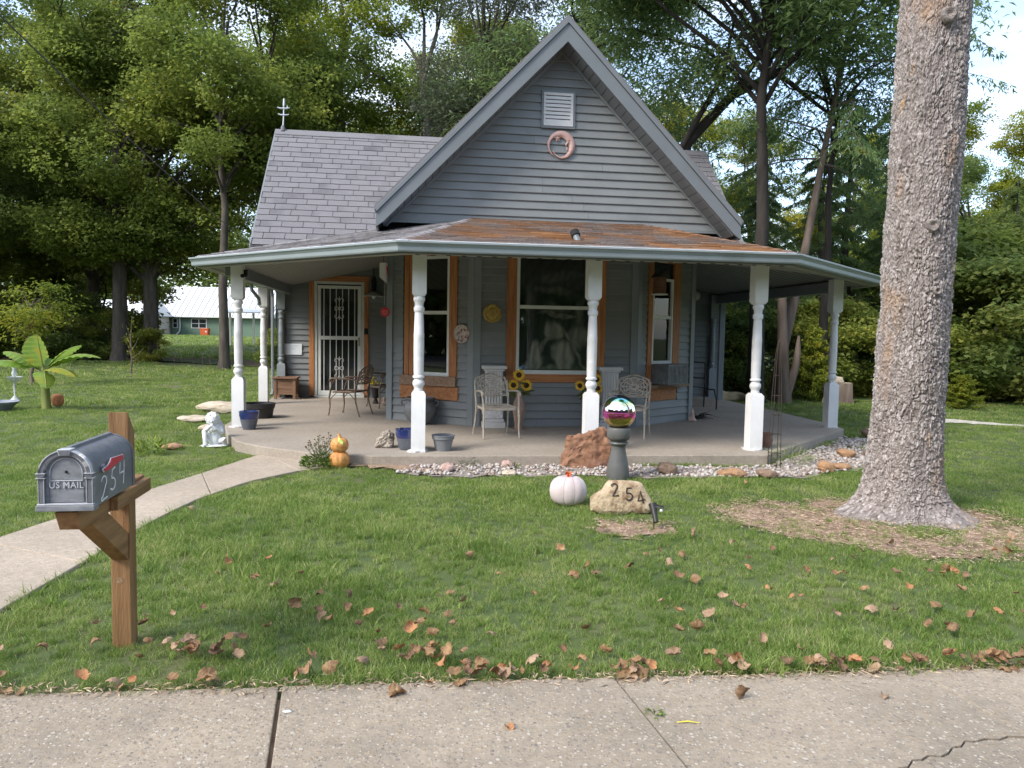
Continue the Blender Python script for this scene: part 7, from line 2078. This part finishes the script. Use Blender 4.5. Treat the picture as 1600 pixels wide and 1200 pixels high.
# ------------------------------------------------------------------ far left: green house, garage, car
GRN = mat('green_siding', (.10, .165, .115), (.12, .19, .135), 2, .6, .1, 20, stretch=(1, 1, 12))
WMET = mat('white_metal_roof', (.72, .73, .75), (.66, .67, .69), 2, .35)
gz0 = float(ground_z(-40, 93)) - .05
gh = empty('green_house', (-44.0, 93.0, gz0), R(-3), 'distant green house with white metal roof seen between the tree trunks', 'house')
MB().bx(0, 14, 0, 8, 0, 2.42).build('wall', GRN, gh)
rb = MB(); rb.add([(-.5, -.6, 2.36), (14.5, -.6, 2.36), (14.5, 4, 6.3), (-.5, 4, 6.3), (-.5, 8.6, 2.36), (14.5, 8.6, 2.36)], [(0, 1, 2, 3), (3, 2, 5, 4), (0, 3, 4), (1, 5, 2), (0, 4, 5, 1)]); rb.build('roof', WMET, gh)
MB().bx(-.5, 14.5, -.66, -.6, 2.30, 2.44).build('gutter', WHITEW, gh)
for k in range(19): MB().prism([(-.3 + k * .8, -.6, 2.40), (-.26 + k * .8, -.6, 2.40), (-.26 + k * .8, 4, 6.35), (-.3 + k * .8, 4, 6.35)], (0, 0, .05)).build('roof_seam', FASCIA, gh)
for x0, x1 in ((3.9, 5.9), (1.55, 2.2)):
    w_o = MB().bx(x0, x1, -.06, -.01, .95, 2.15).build('window', WHITE, gh)
    k = 2 if x1 - x0 > 1 else 1; ww = (x1 - x0 - .1 * (k + 1)) / k
    for i in range(k):
        for z0_, z1_ in ((1.03, 1.52), (1.58, 2.07)): MB().bx(x0 + .1 + i * (ww + .1), x0 + .1 + i * (ww + .1) + ww, -.075, -.062, z0_, z1_).build('pane', GLASSD, w_o)
MB().bx(.55, 1.2, -.06, -.01, 0, 1.9).build('door', mat('cream_door', (.5, .42, .3), None, 4, .6), gh)
MB().tube([(2.5, -.15, 2.3), (2.55, -.12, 1.2), (2.45, -.15, .5), (2.1, -.3, .1)], .10, 8).build('downspout', WHITE, gh, smooth=50)
MB().bx(-1.5, 3.5, -2.2, -.02, -.2, .12).build('patio', PAVE, gh)
bi = empty('orange_bin', (-37.9, 91.6, gz0), 0, 'bright orange lidded bin against the green house wall', 'bin')
OB_ = mat('orange_plastic', (.62, .12, .03), (.55, .10, .025), 4, .5)
MB().prism([(-.45, -.35, 0), (.45, -.35, 0), (.5, -.35, .85), (-.5, -.35, .85)], (0, .7, 0)).build('bin_body', OB_, bi, bevel=.03)
MB().bx(-.53, .53, -.4, .4, .86, .98).build('lid', OB_, bi, bevel=.04)
MB().bx(.15, .35, -.37, -.352, .45, .65).build('sticker', WHITE, bi)
ga = empty('beige_garage', (-57.0, 84.0, float(ground_z(-46, 84)) - .1), R(4), 'pale beige garage with white roof behind the leaning tree trunk', 'garage')
BG = mat('beige_siding', (.48, .43, .36), (.52, .47, .40), 2, .7)
MB().bx(0, 15, 0, 7, 0, 2.5).build('wall', BG, ga)
rb = MB(); rb.add([(-.4, -.5, 2.45), (15.4, -.5, 2.45), (15.4, 3.5, 4.3), (-.4, 3.5, 4.3), (-.4, 7.5, 2.45), (15.4, 7.5, 2.45)], [(0, 1, 2, 3), (3, 2, 5, 4), (0, 3, 4), (1, 5, 2), (0, 4, 5, 1)]); rb.build('roof', WMET, ga)
for x0 in (1.0, 5.0): MB().bx(x0, x0 + 2.8, -.05, -.01, 0, 2.1).build('garage_door', WHITEW, ga)
MB().bx(9.2, 10.2, -.05, -.01, 1.0, 2.0).build('window', GLASSD, ga)
cr_ = empty('parked_car', (-41.9, 77.5, float(ground_z(-41.9, 77.5))), R(6), 'pale silver-blue car parked in the shade before the beige garage', 'car')
CARM = mat('car_paint_silver', (.38, .43, .48), None, 4, .25, metal=.3)
prof = [(-2.1, .35), (-2.15, .75), (-1.9, .95), (-1.2, 1.02), (-.65, 1.42), (.75, 1.45), (1.45, 1.0), (2.05, .9), (2.15, .6), (2.1, .35)]
MB().prism([(p[0], -.85, p[1]) for p in prof], (0, 1.7, 0)).build('body', CARM, cr_, bevel=.06)
for q in ([(-1.05, 1.02), (-.6, 1.36), (.0, 1.38), (.0, 1.0)], [(.06, 1.0), (.06, 1.38), (.7, 1.38), (1.25, 1.02)]): MB().prism([(p[0], -.865, p[1]) for p in q], (0, .012, 0)).build('side_window', GLASSD, cr_)
for x in (-1.35, 1.35):
    for y in (-.80, .80):
        wv = MB(frame((x, y, .33), (1, 0, 0), (0, 1, 0))).lathe([(.33, -.1), (.34, 0), (.33, .1)], 20).build('wheel', BP, cr_, smooth=40)
for x in (-2.13, 2.12): MB().bx(x - .02, x + .02, -.7, -.45, .62, .76).build('headlight', WHITEW, cr_)
# white post of a carport right of it
cp = empty('garden_shelter', (-22.8, 60.0, float(ground_z(-22.8, 60))), 0, 'pale flat-roofed shelter on white posts seen behind the left porch posts', 'shelter')
for x in (0, 1.9, 3.1): MB().bx(x - .07, x + .07, -.07, .07, 0, 2.6).build('post', WHITEW, cp)
MB().prism([(-.4, -.4, 2.6), (3.6, -.4, 2.6), (3.3, 1.2, 2.95), (-.1, 1.2, 2.95)], (0, 0, .08)).build('roof', WMET, cp)

# right background: tarp heap and stump
rock('straw_heap', [(-.62, -.05), (-.60, .22), (-.50, .34), (-.35, .30), (-.15, .14), (.05, .20), (.30, .18), (.50, .05), (.55, -.05)], .7, Matrix.Translation((5.72, 19.4, .02)) @ Matrix.Scale(.92, 4), mat('straw_tan', (.55, .42, .24), (.70, .58, .38), 9, .9, .6, 30), 4, sub=3, amp=.03, rough=.8, label='low heap of tan sand behind the rear porch corner', cat='heap')
su = empty('tree_stump', (8.62, 19.3, 0), 0, 'sawn tree stump beside the right porch post', 'stump')
MB().lathe([(.30, 0), (.26, .12), (.24, .48), (.22, .50)], 20, ribs=lambda a_, z: 1 + .06 * math.sin(a_ * 5) + .03 * math.sin(a_ * 11)).build('stump_bark', BARKR, su, smooth=50)
MB().lathe([(.001, .505), (.21, .503)], 20, cap=False).build('cut_face', LTS, su)
rock('pale_rock', [(-.14, 0), (-.12, .12), (-.02, .17), (.10, .14), (.15, .03), (.1, 0)], .2, Matrix.Translation((8.45, 19.25, .50)), LTS, 9, sub=2, amp=.02, label='pale rock resting on top of the sawn stump', cat='rock')
rock('slanted_rock', [(-.16, 0), (-.10, .20), (.0, .30), (.08, .25), (.12, 0)], .2, Matrix.Translation((8.15, 19.0, 0)), LTS, 10, sub=2, amp=.02, label='small pale upright rock left of the stump', cat='rock')

# overhead service wire to the house
wi = MB(); A0 = Vector((-3.40, 1.5, 4.55)); A1 = W(-3.45, 16.9, 3.40)
wi.tube([A0.lerp(A1, i / 30) - Vector((0, 0, .55 * 4 * (i / 30) * (1 - i / 30) * .35)) for i in range(31)], .0065, 6)
tag(wi.build('service_wire', BLK, None), 'black overhead wire running down from the upper left corner to the roof', 'wire')

# ------------------------------------------------------------------ fallen leaves, one object each
def dry_leaf(seed):
    rg = np.random.default_rng(seed); rnd = random.Random(seed)
    lobes = 5; n = 40; pts = []
    for i in range(n):
        a_ = 2 * math.pi * i / n
        r_ = .052 * (1 + .34 * abs(math.cos(a_ * lobes / 2 + .3)) ** .8 + .06 * math.sin(a_ * 17)) * (1.0 if abs(a_ - 4.7) > .4 else .7)
        pts.append((r_ * math.cos(a_), r_ * math.sin(a_)))
    ang = rnd.uniform(0, 3.14); k1 = rnd.uniform(10, 27); k2 = rnd.uniform(-14, 16)
    V = []
    for f in (0.0, .35, .7, 1.0):
        for (x, y) in (pts if f else [(0, 0)]):
            x, y = x * f, y * f
            u = x * math.cos(ang) + y * math.sin(ang); v = -x * math.sin(ang) + y * math.cos(ang)
            z = k1 * u * u + k2 * v * v * .6 + .006 * math.sin(u * 130 + seed) + .004 * math.sin(v * 160) + .05 * k1 * u * v
            # curl: roll the edges in
            s_ = u * k1 * 1.1; uu = math.sin(s_) / (k1 * 1.1); z = (1 - math.cos(s_)) / (k1 * 1.1) + k2 * v * v * .5 + .004 * math.sin(v * 150 + u * 90)
            V.append((uu * math.cos(ang) - v * math.sin(ang), uu * math.sin(ang) + v * math.cos(ang), z + .003))
    F = [(0, 1 + i, 1 + (i + 1) % n) for i in range(n)]
    mb_ = MB(); mb_.add(V, F + [(1 + r_ * n + i, 1 + (r_ + 1) * n + i, 1 + (r_ + 1) * n + (i + 1) % n, 1 + r_ * n + (i + 1) % n) for r_ in range(2) for i in range(n)])
    mb_.tube([(0, 0, .003), (.0, -.045, .006), (.012, -.075, .012)], [.0014, .0012, .001], 4)
    return mb_
DL = [mat('dry_leaf_brown', (.21, .115, .055), (.36, .225, .115), 20, .75, .5, 70, rand=.2, transl=.12), mat('dry_leaf_tan', (.33, .21, .13), (.44, .30, .19), 20, .75, .5, 70, rand=.15, transl=.15),
      mat('dry_leaf_orange', (.36, .16, .07), (.46, .24, .11), 20, .7, .4, 70, rand=.15, transl=.15), mat('dry_leaf_dark', (.13, .075, .04), (.24, .145, .08), 20, .8, .5, 70, rand=.2, transl=.08)]
LM_ = [[dry_leaf(100 + i).mesh('dry_leaf', DL[j], smooth=50) for i in range(6)] for j in range(4)]
LAB = ['brown curled dry leaf lying in the lawn grass', 'tan curled dry leaf lying in the lawn grass', 'orange curled dry leaf lying in the lawn grass', 'dark brown shrivelled leaf lying in the lawn grass']
pos = [(-1.65, 5.02), (-1.44, 4.49), (-1.34, 4.7), (-1.6, 4.6), (-0.94, 4.35), (-1.12, 4.31), (-0.26, 4.3), (-0.4, 4.31), (-0.98, 3.97), (-0.34, 4.09), (0.15, 4.37), (0.57, 4.8), (0.42, 4.73), (0.91, 4.3), (1.11, 4.77), (1.21, 4.75), (1.11, 5.06), (1.15, 4.12), (1.38, 4.22), (1.73, 4.45), (2.18, 4.85), (2.02, 4.95), (2.61, 4.91), (2.87, 4.99), (2.54, 4.33), (2.68, 4.18), (2.87, 4.24), (3.2, 4.58), (2.25, 4.21), (2.32, 4.03), (2.44, 3.99), (1.87, 4.15), (1.71, 5.21), (2.29, 5.17), (-1.84, 3.98), (-1.58, 3.66), (-1.58, 3.54), (-2.18, 3.83), (-2.05, 3.64), (-1.93, 3.84), (-1.66, 3.65), (-1.8, 3.68), (-1.55, 3.62), (-1.34, 3.59), (-1.29, 3.52), (-0.94, 3.39), (-0.69, 3.51), (-0.62, 3.63), (-0.52, 3.86), (-0.43, 3.63), (-0.32, 3.49), (-0.15, 3.40), (-0.92, 3.43), (-1.41, 3.59), (-1.67, 3.27), (-1.74, 3.26), (-1.9, 3.27), (-2.45, 3.54), (-2.29, 3.28), (-1.35, 3.3), (-1.42, 3.74), (-1.35, 3.74), (-1.24, 4.15), (-0.8, 3.89), (-0.63, 4.13), (0.42, 3.86), (0.49, 3.66), (0.55, 3.49), (0.63, 3.45), (0.82, 3.6), (1.0, 3.61), (1.12, 3.58), (1.33, 3.78), (1.47, 3.7), (1.36, 3.55), (1.57, 3.56), (1.7, 3.6), (1.99, 3.76), (1.97, 3.62), (2.39, 3.67), (2.47, 3.66), (2.49, 3.65), (2.01, 3.63), (0.61, 3.48), (0.69, 3.49), (1.01, 3.52), (1.09, 3.53), (0.12, 3.57), (0.17, 3.45), (0.28, 3.66), (0.08, 3.43), (1.03, 3.93), (0.91, 3.84), (2.47, 5.25), (3.65, 5.48), (2.45, 4.04), (2.13, 4.26), (2.53, 4.6), (1.29, 4.37), (1.63, 4.55), (-0.06, 4.77), (-0.08, 3.8), (0.82, 5.02), (1.0, 5.32), (2.24, 4.58), (2.87, 4.62), (-0.48, 3.95), (-0.68, 3.77), (-0.51, 3.55), (-1.87, 4.67), (2.56, 7.98), (3.08, 4.94), (3.75, 5.48), (-3.34, 10.04), (-2.79, 10.1), (-2.79, 6.42), (-1.91, 4.94), (-1.76, 3.5)]
rnd = random.Random(77); k = 0
MARKS = [('the mailbox post', (-1.95, 3.7)), ('the wide dark joint', (-1.0, 3.32)), ('the middle joint', (.5, 3.42)), ('the right joint', (1.99, 3.54)), ('the spotlight', (1.2, 6.1)), ('the big trunk', (3.66, 6.6)),
         ('the white pumpkin', (.55, 7.0)), ('the walkway', (-2.9, 6.5)), ('the lawn centre', (-.6, 4.9)), ('the bare earth', (2.6, 5.8)), ('the right lawn edge', (3.4, 4.3))]
extra = []
for _ in range(44):
    x = rnd.uniform(-.3, 2.7) if rnd.random() < .75 else rnd.uniform(-2.4, -.3); extra.append((x, float(edge_y(x)) + .02 + abs(rnd.gauss(0, .05))))
for cx_, cy_, n_ in ((-.22, 3.50, 7), (.58, 3.46, 7), (1.62, 3.58, 8), (-1.55, 3.58, 6), (2.42, 3.66, 7), (-.45, 3.62, 5), (3.1, 5.0, 4)):
    for _ in range(n_): extra.append((cx_ + rnd.gauss(0, .07), cy_ + rnd.gauss(0, .045)))
for _ in range(26):
    extra.append((rnd.uniform(-.4, 4.5), rnd.uniform(3.7, 6.2)))
for _ in range(22):
    extra.append((rnd.uniform(-2.3, -.2), rnd.uniform(3.5, 4.6)))
pos = [(x, y if y > 3.75 else y - .05) for x, y in pos]; extra = [(x, y if y > 3.72 else y - .03) for x, y in extra]
for (x, y) in pos + extra:
    j = rnd.choices([0, 1, 2, 3], [.45, .22, .10, .23])[0]
    o = bpy.data.objects.new('fallen_leaf', LM_[j][rnd.randrange(6)]); col.objects.link(o)
    ong = y > edge_y(x)
    s_ = rnd.uniform(.31, .62) * (1.25 if rnd.random() < .15 else 1)
    mark, (mx_, my_) = min(MARKS, key=lambda q: (q[1][0] - x) ** 2 + (q[1][1] - y) ** 2)
    dx_, dy_ = x - mx_, y - my_
    rel = ('right of' if dx_ > 0 else 'left of') if abs(dx_) > abs(dy_) else ('behind' if dy_ > 0 else 'in front of')
    far_ = 'close' if math.hypot(dx_, dy_) < .45 else 'well'
    cnm = ['brown', 'tan', 'orange', 'dark brown'][j]; big = 'large' if s_ > .58 else ('small' if s_ < .44 else 'medium')
    if y < edge_y(x) + .10: lab, grp = ('%s %s dry leaf in sidewalk edge drift, %s %s %s' % (big, cnm, far_, rel, mark), 'dry leaves drifted along the sidewalk edge')
    else: lab, grp = ('%s %s curled leaf on grass, %s %s %s' % (big, cnm, far_, rel, mark), 'dry leaves scattered over the lawn')
    o.location = (x, y, float(ground_z(x, y)) + (.030 + rnd.uniform(0, .018) if ong else .004)); o.scale = (s_, s_, s_)
    o.rotation_euler = (rnd.gauss(0, .42), rnd.gauss(0, .42) + (math.pi if rnd.random() < .3 else 0), rnd.uniform(0, 6.28))
    if abs(o.rotation_euler.y) > 1.5: o.location.z += .012
    tag(o, lab, 'leaf', grp)
for (x, y, j, s_, lab, rx) in ((-.49, 3.19, 0, .75, 'flat brown leaf lying alone on the sidewalk left of centre', .05), (1.05, 3.20, 3, .55, 'curled brown leaf standing upright on the sidewalk', 1.4), (.012, 2.92, 2, .38, 'bright orange leaf on the sidewalk at the bottom centre', .1),
                         (1.70, 3.24, 1, .35, 'small pale leaf flat on the right sidewalk slab', .0)):
    o = bpy.data.objects.new('fallen_leaf', LM_[j][2]); col.objects.link(o); o.location = (x, y, .008 + (.025 if rx > 1 else 0)); o.scale = (s_,) * 3; o.rotation_euler = (rx, 0, x * 3); tag(o, lab, 'leaf')
tag(MB().tube([(-.045, 0, .006), (0, .004, .009), (.05, -.002, .006)], [.003, .0045, .002], 5, squash=(1, 1, .6)).build('yellow_straw', mat('straw_yellow', (.65, .52, .06), None, 5, .7), None, loc=(.755, 2.985, 0)), 'thin yellow straw lying on the middle sidewalk slab', 'straw')
for (x, y, s_, lab) in ((-.92, 3.02, .05, 'white bird dropping on the sidewalk left of the dark joint'),):
    o = MB().ell((0, 0, .003), (.022, .012, .002), 12, 5).build('dropping', WHITE, None, smooth=180, loc=(x, y, .002)); tag(o, lab, 'dropping')

leafy_plant('joint_weed', (.625, 3.06, 0), 15, 26, .035, .02, .028, .008, LFG, 'tiny green weed sprouting in the middle sidewalk joint', rise=.3)
